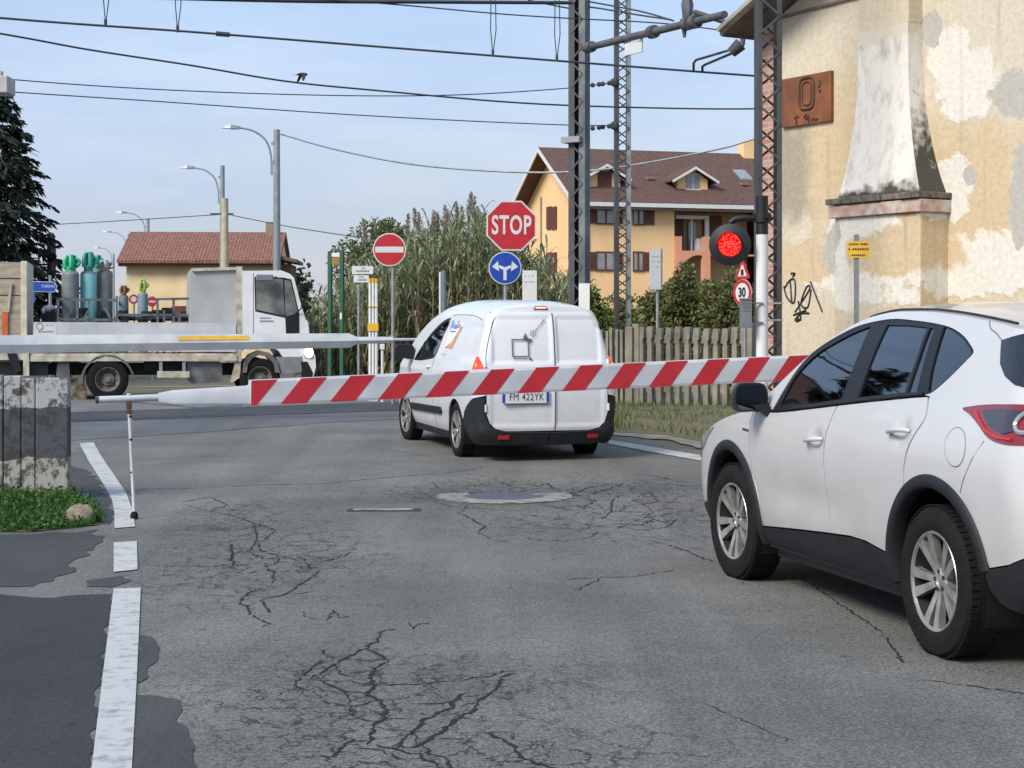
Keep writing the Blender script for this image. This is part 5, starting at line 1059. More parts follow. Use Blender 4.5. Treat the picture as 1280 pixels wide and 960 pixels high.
hd_ = bpy.data.objects.new('lamp_head', None); C.objects.link(hd_); hd_.parent = sg; hd_.location = (hx, -.05, hz_); hd_.rotation_euler = (0, 0, radians(-12))
RINGM = M('backboard_black', (.010, .010, .011), .35, var=.1)
MB().lathe([(0, .05), (.11, .05), (.13, 0), (hr, -.02), (hr+.005, -.03), (hr*.62, -.045), (hr*.56, -.03), (0, -.03)], ax='Y', n=48).build('backboard', RINGM, hd_, True, 0, 30)
lm = emit('red_lamp', (1, .012, .008), 2.2)
m_ = lm.node_tree; tcx = m_.nodes.new('ShaderNodeTexCoord'); vo_ = m_.nodes.new('ShaderNodeTexVoronoi'); vo_.inputs['Scale'].default_value = 55; rr2 = m_.nodes.new('ShaderNodeValToRGB')
rr2.color_ramp.elements[0].color = (1, .085, .022, 1); rr2.color_ramp.elements[1].color = (.75, .0, .004, 1); rr2.color_ramp.elements[0].position = .08; rr2.color_ramp.elements[1].position = .5
m_.links.new(tcx.outputs['Object'], vo_.inputs['Vector']); m_.links.new(vo_.outputs['Distance'], rr2.inputs['Fac']); m_.links.new(rr2.outputs['Color'], m_.nodes['Principled BSDF'].inputs['Emission Color'])
m = MB(); m.lathe([(.108, -.035), (.095, -.058), (.06, -.072), (0, -.078)], ax='Y', n=32); m.build('lens', lm, hd_)
vs = []
for i in range(21):
    a = radians(-10+200*i/20); k = .17*sin(max(0, min(1, (i)/20))*pi)**.7
    for r, d in ((.118, -.03), (.114, -.05-k), (.110, -.05-k), (.112, -.03)): vs.append((r*cos(a), d, r*sin(a)))
MB().add(vs, [(i*4+j, (i+1)*4+j, (i+1)*4+j+1, i*4+j+1) for i in range(20) for j in range(3)]).build('hood', RINGM, hd_)
m = MB(); m.b2((-.115, -.14, zs(410)), (-.215, .0, zs(374))); m.b2((-.22, -.15, zs(375)), (-.11, .01, zs(373)))
for k in range(4): m.b2((-.20, -.145, zs(380+k*3)), (-.13, -.14, zs(379+k*3)))
m.b2((-.12, -.08, zs(380)), (.0, -.06, zs(378))); m.b2((-.12, -.08, zs(404)), (0, -.06, zs(402))); m.build('junction_box', M('box_grey', (.17, .18, .18), .5), sg, False, .004)
for va, vb_ in ((380, 378), (401, 399)): MB().b2((0, -.02, zs(va)), (.2, .0, zs(vb_))).build('bracket', STEEL, sg, False)
# ------------------------------------------------------------------ traffic signs
def sign_post(t, h, r=.03, mt=None): return MB().cyl((0, .05, 0), (0, .05, h), r, None, 10).build('post', mt or STEEL, t)
def FS(xc, zc, y=0): return lambda x, y_, t: Vector((xc+x, y-t, zc+y_))
def zof(v, y): return H-(v-HY)/F*y-gz(y)
def disc(r, n=40): return [(r*cos(2*pi*i/n), r*sin(2*pi*i/n)) for i in range(n)]
Y = 29.0; p = P(632, 480, Y); st_ = thing('stop_sign', 'red octagonal stop sign above a round blue two-arrow sign behind the van', 'road sign', (p.x, p.y, gz(Y)), radians(4))
sign_post(st_, zof(254, Y), .035)
oc = lambda R: [(R*cos(radians(22.5+45*i)), R*sin(radians(22.5+45*i))) for i in range(8)]
zc_ = zof(282, Y); k = .095
so_ = MB(); so_.prism(oc(.445), FS(k, zc_), -.012, .0, 0); so_.prism(oc(.418), FS(k, zc_), .0, .004, 1); so_ = so_.build('octagon', [SIGNW, REDP], st_, False)
text_mb('STOP', .43, FS(k, zc_-.005), .0085, .010, .60, spacing=1.10).build('letters', SIGNW, so_, False)
zb_ = zof(335, Y); r = .27; kb = -.01
bo = MB(); bo.prism(disc(r), FS(kb, zb_), -.012, 0, 0); bo.prism(disc(r-.016), FS(kb, zb_), 0, .004, 1); bo = bo.build('arrow_disc', [SIGNW, BLUEP], st_, False)
ar_ = MB(); fs_ = FS(kb, zb_)
ar_.prism([(-.026, -.20), (.026, -.20), (.026, -.06), (-.026, -.06)], fs_, .004, .0075)
ar_.prism([(-.026, -.058), (.026, -.058), (.03, -.03), (.10, -.0), (.10, .05), (0, .012), (-.10, .05), (-.10, .0), (-.03, -.03)], fs_, .004, .0075)
for s in (-1, 1): ar_.prism([(s*.098, -.055), (s*.215, .02), (s*.115, .115)][::s], fs_, .004, .008)
ar_.build('arrows', SIGNW, bo, False)
Y = 31.0; p = P(491, 480, Y); ne = thing('no_entry_sign', 'red no-entry disc with a white bar on a tall thin post', 'road sign', (p.x, p.y, gz(Y)), radians(3))
sign_post(ne, zof(293, Y), .03); zc_ = zof(312, Y)
no_ = MB(); no_.prism(disc(.292), FS(-.06, zc_), -.012, 0, 0); no_.prism(disc(.272), FS(-.06, zc_), 0, .004, 1); no_ = no_.build('disc', [SIGNW, REDP], ne, False)
MB().prism([(-.25, -.052), (.25, -.052), (.25, .052), (-.25, .052)], FS(-.06, zc_), .0045, .008).build('white_bar', SIGNW, no_, False)
def scribble(mb, fn, x0, x1, z, h, mi, seed, t=(.004, .006), dens=.8):   # print too small to read
    rr = random.Random(seed); x = x0
    while x < x1:
        wd = rr.uniform(.5, 1.1)*h
        if rr.random() < dens: mb.prism([(x, z-h/2), (min(x+wd, x1), z-h/2), (min(x+wd, x1), z+h/2), (x, z+h/2)], fn, t[0], t[1], mi)
        x += wd+.35*h
Y = 33.0; p = P(448, 480, Y); nb = thing('street_name_sign', 'two small white name boards one above the other on a thin post', 'sign', (p.x, p.y, gz(Y)), 0)
sign_post(nb, zof(333, Y), .025)
for u0_, u1_, v0_, v1_, sd_ in ((440, 466.5, 332.5, 342.5, 1), (442, 461, 344, 353, 2)):
    a = P((u0_+u1_)/2, (v0_+v1_)/2, Y); xx_ = a.x-p.x; zz_ = a.z-gz(Y); w2, h2 = (u1_-u0_)/2/F*Y, (v1_-v0_)/2/F*Y
    mbx = MB(); mbx.prism(rounded([(-w2, -h2), (w2, -h2), (w2, h2), (-w2, h2)], .015), FS(xx_, zz_), -.01, .003, 0); scribble(mbx, FS(xx_, zz_), -w2*.75, w2*.75, -.02, .03, 1, sd_); scribble(mbx, FS(xx_, zz_), -.05, .05, .035, .02, 1, sd_+5)
    mbx.build('name_board', [SIGNW, M('print_faint', (.18, .2, .24), .6)], nb, False)
Y = 32.5; p = P(466.5, 480, Y); mk_ = thing('marker_post', 'white triple-tube marker post with yellow bands beside the name boards', 'marker post', (p.x, p.y, gz(Y)), 0)
m = MB(); hT = zof(348, Y)
for x in (-.06, 0, .06): m.cyl((x, 0, 0), (x, 0, hT-.08), .026, None, 8)
m.build('tube', M('tube_white', (.72, .72, .70), .45, var=.06), mk_)
for x in (-.06, 0, .06): MB().cyl((x, 0, hT-.085), (x, 0, hT), .028, None, 8).build('yellow_cap', YELP, mk_)
zz_ = zof(409, Y); MB().b2((-.10, -.04, zz_-.07), (.10, -.03, zz_+.07)).build('yellow_plate', YELP, mk_, False); MB().b2((-.095, -.035, zof(383, Y)-.01), (.095, .035, zof(383, Y)+.01)).build('yellow_band', YELP, mk_, False)
Y = 32.0; p = P(478, 480, Y); t_ = thing('bollard', 'short thin white post with a cap beside the no-entry sign', 'bollard', (p.x, p.y, gz(Y)), 0)
m = MB().cyl((0, 0, 0), (0, 0, zof(436, Y)), .026, None, 8); m.build('post', SIGNW, t_); MB().b2((-.045, -.045, zof(437, Y)), (.045, .045, zof(430, Y))).build('cap', SIGNW, t_, False, .01)
Y = 33.5; p = P(420, 480, Y); bs = thing('green_notice_stand', 'tall green two-post stand with a small brown board at the top', 'notice stand', (p.x, p.y, gz(Y)), radians(-20))
GREENP = M('green_post', (.015, .10, .05), .5, var=.15)
for x, v in ((-.125, 314), (.125, 313)): MB().b2((x-.035, -.035, 0), (x+.035, .035, zof(v, Y))).build('post', GREENP, bs, False)
m = MB(); m.b2((-.085, -.02, zof(331, Y)), (.085, .02, zof(322, Y))); m.build('brown_board', M('board_brown', (.28, .16, .03), .6), bs, False)
m = MB(); m.b2((-.085, -.02, zof(321, Y)), (.085, .02, zof(316, Y))); m.build('white_board', SIGNW, bs, False); MB().b2((.10, -.042, zof(399, Y)), (.14, -.037, zof(391, Y))).build('sticker', SIGNW, bs, False)
def board(nm2, u0_, u1_, v0_, v1_, pu, Y, label, rz, seed, lines=3, foot=0):
    p = P(pu, 480, Y); t = thing(nm2, label, 'notice board', (p.x, p.y, gz(Y)), rz); a = P((u0_+u1_)/2, (v0_+v1_)/2, Y); w2, h2 = (u1_-u0_)/2/F*Y/cos(rz), (v1_-v0_)/2/F*Y; xx_ = a.x-p.x; zz_ = a.z-gz(Y)
    sign_post(t, zz_+h2, .028); m = MB(); m.prism([(-w2, -h2), (w2, -h2), (w2, h2), (-w2, h2)], FS(xx_, zz_), -.015, .004, 0); m.prism([(w2-.03, -h2), (w2, -h2), (w2, h2), (w2-.03, h2)], FS(xx_, zz_), .005, .008, 2) if foot else None
    for i in range(lines): scribble(m, FS(xx_, zz_), -w2*.7, w2*.7, h2*.62-i*.09, .022, 1, seed+i, (.004, .006), .7)
    m.build('panel', [SIGNW, M('print_grey', (.35, .37, .40), .6), STEEL], t, False); return t
board('notice_board', 653, 671, 338, 376, 662, 27.5, 'plain white upright board rising just behind the roof of the van', radians(-4), 20, 2)
board('notice_board', 812, 828, 311, 362, 823, 30.5, 'tall white notice board on a thin post behind the picket fence', radians(14), 30, 3, 1)
Y = 33; p = P(555, 480, Y); t_ = thing('thin_pole', 'thin bare grey pole in front of the reeds, left of the stop sign', 'pole', (p.x, p.y, gz(Y)), 0)
MB().cyl((0, 0, 0), (0, 0, zof(338, Y)), .045, None, 8).build('pole', M('pole_bluegrey', (.16, .19, .2), .6), t_); MB().cyl((-.07, 0, 0), (-.07, 0, zof(340, Y)), .025, None, 6).build('conduit', SIGNW, t_)
Y = 26.0; p = P(928, 480, Y); sp_ = thing('speed_limit_sign', 'round 30 speed limit sign under a red-edged warning triangle, partly behind the signal', 'road sign', (p.x, p.y, gz(Y)), radians(-56))
sign_post(sp_, zof(330, Y), .028); zc_ = zof(366, Y); r = 17/F*Y
m = MB(); m.prism(disc(r), FS(0, zc_), -.012, 0, 0); m.prism(disc(r-.004), FS(0, zc_), 0, .003, 1); m.prism(disc(r*.72), FS(0, zc_), .003, .006, 0); so_ = m.build('disc', [SIGNW, REDP], sp_, False)
text_mb('30', .19, FS(0, zc_), .0095, .008, .85).build('number', INK, so_, False)
zc_ = zof(341, Y); tri = [(-.17, -.085), (.17, -.085), (0, .21)]
m = MB(); m.prism(rounded(tri, .04), FS(0, zc_), -.012, 0, 1); m.prism(rounded([(-.10, -.05), (.10, -.05), (0, .13)], .02), FS(0, zc_), 0, .003, 0); m.prism([(-.03, -.04), (.03, -.04), (.03, .05), (-.03, .05)], FS(0, zc_), .003, .005, 2); m.build('warning_triangle', [SIGNW, REDP, INK], sp_, False)
Y = 39; p = P(62, 480, Y); ds = thing('direction_sign', 'blue Torino direction sign with a white chevron board below, behind the truck', 'road sign', (p.x, p.y, gz(Y)), 0)
sign_post(ds, zof(344, Y), .035)
a = P(53, 358, Y); m = MB(); fn_ = FS(a.x-p.x, a.z-gz(Y)); m.prism([(-.36, -.11), (.27, -.13), (.33, .0), (.27, .10), (-.36, .12)], fn_, -.012, 0, 0); m.prism([(-.35, -.10), (.26, -.12), (.315, .0), (.26, .09), (-.35, .11)], fn_, 0, .003, 1); bo = m.build('panel', [SIGNW, BLUEP], ds, False)
text_mb('TORINO', .085, FS(a.x-p.x+.13, a.z-gz(Y)), .006, .0, .95).build('letters', SIGNW, bo, False)
a = P(37, 371.5, Y); m = MB(); fn_ = FS(a.x-p.x, a.z-gz(Y)); m.prism([(-.12, -.12), (.12, -.12), (.12, .12), (-.12, .12)], fn_, -.012, 0, 0); m.prism([(-.06, -.09), (-.02, -.09), (.06, 0), (-.02, .09), (-.06, .09), (.02, 0)], fn_, .0, .004, 1); m.build('chevron_board', [BLUEP, SIGNW], ds, False)
for u, v, R_, lab, kind in ((190, 377, .135, 'tiny distant red stop sign seen between the gas bottles and the truck cab', 1), (167, 374, .12, 'tiny distant white disc with a red ring seen between the gas bottles', 0)):
    Y = 44; p = P(u, 480, Y); t_ = thing('road_sign', lab, 'road sign', (p.x, p.y, gz(Y)), 0); sign_post(t_, zof(v, Y)+R_, .022)
    m = MB(); m.prism(oc(R_) if kind else disc(R_), FS(0, zof(v, Y)), -.01, 0, 1); m.prism(disc(R_*.6) if not kind else [(-R_*.6, -.02), (R_*.6, -.02), (R_*.6, .02), (-R_*.6, .02)], FS(0, zof(v, Y)), 0, .004, 0); m.build('disc', [SIGNW, REDP], t_, False)
# ------------------------------------------------------------------ street lamps and utility pole
LAMPG = M('lamp_grey', (.30, .33, .35), .5, .3, var=.1)
def lamp(u, vt, Y, au, av, label, r=.12, conc=False):
    p = P(u, 480, Y); t = thing('street_lamp', label, 'street lamp', (p.x, p.y, gz(Y)), 0, 'street lamps along the road'); h = zof(vt, Y)
    m = MB(); m.cyl((0, 0, 0), (0, 0, h), r*1.1, r*.8, 12); m.build('pole', LAMPG, t)
    dx = (au-u)/F*Y; dz = zof(av, Y)
    m = MB(); q_ = abs(dx); Q = [(-r*1.3, 0, dz-q_*.84), (dx*.065-r*.6, 0, dz-q_*.48), (dx*.17-r*.4, 0, dz-q_*.22), (dx*.40, 0, dz-q_*.06), (dx*.62, 0, dz), (dx*.7, 0, dz+.01)]; m.tube(spline(Q, 6), r*.27, 8)
    m.cyl((-r*.9, 0, h-1.0), (-r*.9, 0, h-.9), r*.5); m.cyl((-r*.9, 0, h-.45), (-r*.9, 0, h-.36), r*.5); m.build('arm', LAMPG, t)
    m = MB(); x1, x0 = dx*.66, dx; m.add([(x1, -.07, dz-.03), (x1, .07, dz-.03), (x1*.55+x0*.45, .15, dz-.03), (x0, .08, dz+.0), (x0, -.08, dz+.0), (x1*.55+x0*.45, -.15, dz-.03), (x1, -.05, dz+.05), (x1, .05, dz+.05), (x1*.55+x0*.45, .1, dz+.09), (x0, .05, dz+.05), (x0, -.05, dz+.05), (x1*.55+x0*.45, -.1, dz+.09)], [(5, 4, 3, 2, 1, 0), (6, 7, 8, 9, 10, 11)]+[(i, (i+1) % 6, 6+(i+1) % 6, 6+i) for i in range(6)]); m.build('lamp_head', LAMPG, t, False)
lamp(346, 162, 51.5, 276, 160, 'nearest and tallest grey street lamp, rising above the truck cab', .115)
lamp(278, 207, 62, 225, 210, 'second street lamp, standing against the tiled roof of the low house', .10)
lamp(185, 273, 90, 145, 266, 'third street lamp, in front of the left part of the low house', .10)
lamp(161, 292, 118, 128, 290, 'fourth street lamp, at the left edge of the low house', .10)
lamp(142, 317, 140, 117, 310, 'smallest and farthest street lamp, left of the low house', .10)
p = P(281, 480, 60.5); t_ = thing('utility_pole', 'cream concrete utility pole standing beside the second street lamp', 'utility pole', (p.x, p.y, gz(60)), 0)
MB().cyl((0, 0, 0), (0, 0, zof(248, 60.5)), .15, .12, 10).build('pole', M('pole_concrete', (.52, .45, .32), .8), t_)
MB().b2((-.5, -.06, zof(268, 60.5)), (.3, .06, zof(266.5, 60.5))).build('crossarm', DSTEEL, t_, False)
p = P(61, 480, 46); t_ = thing('signal_mast', 'slim white mast with a long dark plate seen edge-on, beside the conifer', 'mast', (p.x, p.y, gz(46)), 0)
MB().cyl((0, 0, 0), (0, 0, zof(296, 46)), .05, None, 8).build('pole', SIGNW, t_); m = MB(); m.prism(rounded([(.04, zof(342, 46)), (.12, zof(341, 46)), (.13, zof(318, 46)), (.10, zof(294, 46)), (.05, zof(290, 46))], .02), lambda x, y, t: Vector((x, t, y)), -.25, .25); m.build('plate', M('plate_dark', (.05, .035, .035), .7), t_, False)
p = P(2, 480, 24); t_ = thing('signal_cabinet', 'pale square box on the top of a post at the left edge of the picture', 'cabinet', (P(-60, 480, 24).x, 24, gz(24)), 0)
MB().cyl((0, 0, 0), (0, 0, 5.4), .07, None, 10).build('post', STEEL, t_); xb = (P(-6, 480, 24).x-P(-60, 480, 24).x); m = MB(); m.b2((xb-.22, -.2, zof(118, 24)), (xb+.22, .2, zof(97, 24))); m.b2((xb-.15, -.05, zof(97, 24)), (xb+.10, .05, zof(89, 24))); m.build('box', M('box_pale', (.45, .42, .40), .6), t_, False, .01); MB().bar((0, 0, 5.0), (xb, 0, 5.0), .06, .06).build('bracket', DSTEEL, t_, False)
# bird
p = P(378, 94, 32); t_ = thing('bird', 'small dark bird flying high above the street lamps', 'bird', p, radians(30))
m = MB(); m.tube([(-.11, 0, 0), (-.05, 0, .01), (.02, 0, .015), (.08, 0, .02), (.105, 0, .022)], [.012, .030, .034, .024, .006], 8)
m.add([(-.10, -.012, 0), (-.10, .012, 0), (-.18, .03, -.005), (-.18, -.03, -.005)], [(0, 1, 2, 3)])
for s in (-1, 1): m.add([(.05, s*.02, .025), (-.03, s*.02, .025), (-.045, s*.09, -.03), (.03, s*.10, -.02), (-.06, s*.13, -.11), (-.03, s*.14, -.13)], [(0, 1, 2, 3), (3, 2, 4, 5)])
m.build('body', M('feather_dark', (.03, .028, .028), .7), t_)
# ------------------------------------------------------------------ flatbed truck with its load
ta = radians(12.3); tR = Vector((-7.63, 33.2, 0)); tz = gz(34)
# local frame: x forward (to the right), y away from the camera, origin under the rear wheel's outer face
truck = thing('flatbed_truck', 'white flatbed truck with grey dropsides and lit headlight behind the far barrier arm', 'truck', (tR.x, tR.y, tz), ta)
tn = Vector((-sin(ta), cos(ta), 0)); tx = Vector((cos(ta), sin(ta), 0))
def TK(u, v, y=0):
    p = onplane(u, v, Vector((tR.x, tR.y, tz))+tn*y, tn)-Vector((tR.x, tR.y, tz)); return (p.dot(tx), p.z)
def tkp(pts, y=0): return [TK(u, v, y) for u, v in pts]
TY = lambda x, z, t: Vector((x, t, z))
CABW = M('truck_cab_white', (.76, .76, .75), .4, var=.06, scale=3, coat=.3); BEDG = M('dropside_grey', (.56, .57, .58), .55, .1, var=.12, scale=2); CREAM = M('chassis_cream', (.56, .52, .42), .6, var=.25, scale=5, col2=(.33, .28, .20)); TGREY = M('tank_grey', (.16, .16, .155), .6, var=.3, scale=3)
Wt = 2.2
def slab(poly, y0, y1, name, mt, par=truck, bevel=.015): 
    o = MB().prism(poly, TY, y0, y1).build(name, mt, par, True, bevel, 30); return o
# cab
cab = [TK(303, 338.5), TK(352, 338), TK(362, 342), TK(367.5, 347), TK(374, 372), TK(382, 399), TK(385, 402), TK(389, 436), TK(376, 446), TK(373, 450), TK(355, 448), TK(348, 438), TK(335, 432), TK(318, 432), TK(306, 440), TK(303, 436)]
slab(cab, .02, Wt-.02, 'cab', CABW, bevel=.05)
gl = MB().prism([TK(319.5, 347.5), TK(353.5, 349), TK(356, 395), TK(320.5, 387)], TY, .008, .03).build('door_window', M('cab_glass', (.035, .042, .045), .05, coat=1, var=.4, scale=2.6, col2=(.20, .21, .19)), truck, False)
MB().prism([TK(355.5, 350), TK(363, 351), TK(372.5, 391), TK(357, 396)], TY, .008, .03).build('door_window', bpy.data.materials['cab_glass'], truck, False)
MB().prism([TK(357.5, 397), TK(373, 392), TK(374, 416), TK(358.5, 417)], TY, .006, .03).build('lower_door_panel', BLACK, truck, False)
MB().prism([TK(318, 346), TK(355, 347), TK(364, 349), TK(374, 392), TK(374, 416), TK(357.6, 417.5), TK(356.6, 397), TK(319, 389)], TY, .012, .03).build('window_rubber', BLACK, truck, False)
ws = [TK(366.5, 349), TK(373.5, 372), TK(381.5, 398)]
m = MB(); vs = []
for x, z in ws: vs += [(x+.025, .12, z), (x+.025, Wt-.12, z)]
m.add(vs, [(0, 1, 3, 2), (2, 3, 5, 4)]); m.build('windscreen', bpy.data.materials['cab_glass'], truck)
m = MB(); a = TK(331, 347, -.2); m.box((a[0], -.16, a[1]), (.32, .12, .12)); m.bar((a[0]+.25, -.05, a[1]+.02), (a[0]+.1, -.16, a[1]), .03, .03); m.build('wing_mirror', M('mirror_grey', (.20, .23, .26), .4), truck, True, .03)
m = MB(); a = TK(373, 360, -.1); m.box((a[0]+.03, -.10, a[1]), (.06, .14, .16)); m.tube([(a[0]-.05, 0, TK(375, 392)[1]), (a[0]+.07, -.07, TK(375, 385)[1]), (a[0]+.04, -.1, a[1])], .015, 6); m.build('front_mirror', BLACK, truck)
m = MB(); 
for v, x0, x1, sd in ((397.5, 325, 339, 3), (401.5, 325, 342, 4)):
    a, b = TK(x0, v), TK(x1, v); scribble(m, lambda x, y, t: Vector((x, .02-t, y)), a[0], b[0], a[1], .035 if v > 400 else .022, 0, sd, (0, .004), .9)
m.build('door_lettering', M('letter_grey', (.20, .20, .26), .5), truck, False)
for y_ in (.016,): MB().tube([(TK(316.5, 341)[0], y_, TK(316, 341)[1]), (TK(316.5, 430)[0], y_, TK(316, 430)[1])], .006, 5).build('door_seam', M('seam_mid', (.3, .3, .3), .7), truck)
MB().prism([TK(345, 446), TK(378, 446), TK(380, 465), TK(352, 467)], TY, .0, Wt).build('step_panel', M('step_grey', (.22, .225, .23), .5), truck, True, .02)
m = MB(); q = [TK(u, v) for u, v in ((303, 466), (305, 452), (312, 443), (324, 438), (337, 441), (347, 452), (350, 466))]; q2 = [TK(u, v) for u, v in ((308, 466), (310, 455), (315, 448), (324, 443.5), (334, 446), (342, 455), (344, 466))]
m.prism(q+q2[::-1], TY, -.03, .5); m.build('front_mudguard', TGREY, truck, True, .01)
m = MB(); bpoly = [TK(377, 434), TK(389, 433), TK(394, 445), TK(395, 458), TK(392, 471), TK(379, 470)]; m.prism(bpoly, TY, .0, Wt); m.build('front_bumper', CABW, truck, True, .06)
MB().prism([TK(376, 452), TK(384, 452), TK(391, 466), TK(390, 472), TK(378, 471)], TY, -.012, .1).build('bumper_insert', BLACK, truck, False)
a = TK(388, 441); m = MB(); m.prism(rounded([(a[0]-.12, a[1]-.10), (a[0]+.06, a[1]-.12), (a[0]+.02, a[1]+.11), (a[0]-.10, a[1]+.10)], .04), TY, -.012, .25); hl_ = m.build('headlight', LENSC, truck)
MB().ball((a[0]-.03, -.012, a[1]+.01), (.085, .02, .11), 14, 9).build('lit_bulb', emit('headlight_glow', (1, .70, .40), 2.6), hl_)
# body
slab([TK(238.5, 338), TK(299, 334.5), TK(299, 417), TK(236, 417)], .12, Wt-.12, 'storage_box', M('box_panel_grey', (.43, .43, .43), .6, var=.1, scale=2), bevel=.01)
slab([TK(295.5, 333), TK(303, 333), TK(303, 417), TK(295.5, 417)], .02, Wt-.02, 'headboard', CREAM, bevel=.01)
slab([TK(240, 335), TK(299, 333.5), TK(299, 337), TK(240, 339)], .06, Wt-.06, 'box_lid', CREAM, bevel=.01)
slab([TK(42, 402.5), TK(295, 403.5), TK(295, 440), TK(40, 438)], .0, .06, 'dropside', BEDG); slab([TK(42, 402.5), TK(295, 403.5), TK(295, 440), TK(40, 438)], Wt-.06, Wt, 'dropside', BEDG)
m = MB(); b0, b1 = TK(38, 437), TK(296, 440); m.b2((b0[0], .02, b1[1]-.12), (b1[0], Wt-.02, b1[1]-.02)); m.build('bed_floor', CREAM, truck, False)
m = MB(); m.b2((b0[0], -.01, b1[1]-.17), (b1[0], .05, b1[1]-.05)); fr_ = m.build('side_rail', CREAM, truck, False, .006)
m = MB(); a, b = TK(34, 404), TK(40, 417); 
m.prism([TK(43.5, 404.5), TK(70, 404.5), TK(70, 419.5), TK(43, 419)], TY, -.004, .0, 0)
for x0, x1, v, h in ((55, 66, 406.5, .02), (48, 67, 414.5, .035)):
    c, d = TK(x0, v), TK(x1, v); scribble(m, lambda x, y, t: Vector((x, -t, y)), c[0], d[0], c[1], h, 1, x0, (.004, .007), .9)
c = TK(49.5, 408); m.tube([(c[0]+.06*cos(k), -.006, c[1]+.06*sin(k)) for k in [2*pi*i/12 for i in range(12)]], .008, 4, closed=True, mi=1)
m.build('side_placard', [SIGNW, M('print_mid', (.25, .27, .3), .6)], truck, False)
m = MB(); m.b2((TK(298, 450)[0]-.1, .02, TK(0, 443)[1]-.15), (TK(298, 450)[0]+.06, .2, TK(0, 432)[1])); m.prism([TK(296, 445), TK(302, 445), TK(300, 472), TK(291, 478), TK(288, 478)], TY, .05, .12); m.build('bed_bracket', CREAM, truck, False)
# underparts
slab([TK(60, 455), TK(300, 455), TK(300, 470), TK(60, 470)], .7, 1.5, 'chassis', BLACK, bevel=0)
slab([TK(234, 453), TK(278, 453), TK(278, 478), TK(240, 480), TK(234, 474)], .1, .8, 'tank', TGREY, bevel=.03)
slab([TK(196.5, 464), TK(237, 464), TK(237, 472), TK(196.5, 472)], -.005, .03, 'side_guard', CREAM, bevel=.005)
m = MB()
for u in (201, 230): x, z = TK(u, 450); m.b2((x-.03, .01, TK(u, 466)[1]), (x+.03, .04, z))
m.build('guard_strut', STEEL, truck, False)
slab([TK(180, 452), TK(232, 452), TK(232, 464), TK(180, 464)], .5, 1.2, 'battery_box', BLACK, bevel=.01)
slab([TK(72, 452), TK(86, 452), TK(88, 480), TK(80, 482), TK(70, 470)], .05, .5, 'tool_box', TGREY, bevel=.02)
slab([TK(97, 472), TK(107, 462), TK(108, 499), TK(88, 501)], .02, .42, 'mudflap', M('mudflap_tan', (.22, .17, .11), .8, var=.4, scale=8), bevel=.01)
m = MB(); wc_ = TK(134.5, 476.5); ri, ro_ = .46, .50
pp_ = [(wc_[0]+ro_*cos(radians(a)), wc_[1]+ro_*sin(radians(a))) for a in range(-5, 190, 12)]; pq = [(wc_[0]+ri*cos(radians(a)), wc_[1]+ri*sin(radians(a))) for a in range(-5, 190, 12)]
m.prism(pp_+pq[::-1], TY, -.01, .45); m.build('rear_mudguard', TGREY, truck)
TRIM_ = M('truck_rim', (.22, .20, .17), .7, .3, var=.3, scale=10)
def truck_wheel(x, y, z, s=1):
    w_ = bpy.data.objects.new('wheel', None); C.objects.link(w_); w_.parent = truck; w_.location = (x, y, z)
    if s < 0: w_.rotation_euler = (0, 0, pi)
    R = .39; m = MB().lathe([(.235, -.10), (.25, -.125), (.32, -.13), (.37, -.115), (.39, -.09), (.39, .09), (.37, .115), (.25, .125)], ax='Y', n=36); del m.f[-2:]; del m.m[-2:]; m.build('tyre', RUBBER, w_, True, 0, 30)
    m = MB().lathe([(.24, -.105), (.225, -.115), (.21, -.10), (.20, .0), (.13, .03), (.12, -.02), (.06, -.03), (.055, -.06), (0, -.065)], ax='Y', n=32); del m.f[-1]; del m.m[-1]
    for k in range(8): a = 2*pi*k/8; m.cyl((.155*cos(a), .02, .155*sin(a)), (.155*cos(a), -.01, .155*sin(a)), .014, None, 6)
    m.build('rim', TRIM_, w_, True, 0, 35)
zw = .385
for u in (134.5, 325):
    x = TK(u, 475)[0]
    for y, s in ((.13, 1), (Wt-.13, -1)): truck_wheel(x, y, zw, s)
for y, s in ((.43, 1), (Wt-.43, -1)): truck_wheel(TK(134.5, 475)[0], y, zw, s)
# raised tail lift at the rear: pale boards in a thick cream edge
m = MB(); e0, e1 = TK(34, 328), TK(28, 420); x1 = e0[0]; z0_, z1_ = TK(34, 421)[1], TK(34, 326.5)[1]
lift = MB().b2((x1-.11, -.05, z0_), (x1, Wt, z1_)).build('tail_lift_edge', M('lift_cream', (.66, .60, .46), .6, var=.12), truck, False, .01)
m = MB(); m.b2((x1-1.7, -.03, z0_), (x1-.11, .02, z1_-.02))
bo = m.build('tail_lift_board', M('lift_board', (.44, .37, .27), .75, var=.2, scale=2.5, stretch=(1, 1, 4)), truck, False)
for v in (348, 369): MB().b2((x1-1.69, -.036, TK(0, v)[1]-.008), (x1-.12, -.03, TK(0, v)[1]+.008)).build('board_joint', BLACK, bo, False)
q0, q1 = TK(10, 390), TK(14, 354); MB().bar((q0[0], -.06, q0[1]), (q1[0], -.06, q1[1]), .05, .03, (0, 1, 0)).build('lever', M('lever_wood', (.5, .42, .3), .7), bo, False)
q0, q1 = TK(3, 420), TK(10, 390); MB().b2((q0[0], -.07, q0[1]), (q1[0], -.035, q1[1])).build('orange_label', M('label_orange', (.62, .13, .03), .5), bo, False)
m = MB(); a = TK(6, 446); m.b2((a[0]-.3, 0, a[1]-.06), (TK(36, 446)[0], .12, a[1]+.06)); m.b2((TK(29, 446)[0], -.02, TK(0, 470)[1]), (TK(36.5, 446)[0], .1, TK(0, 440)[1])); m.build('lift_arm', CREAM, truck, False)
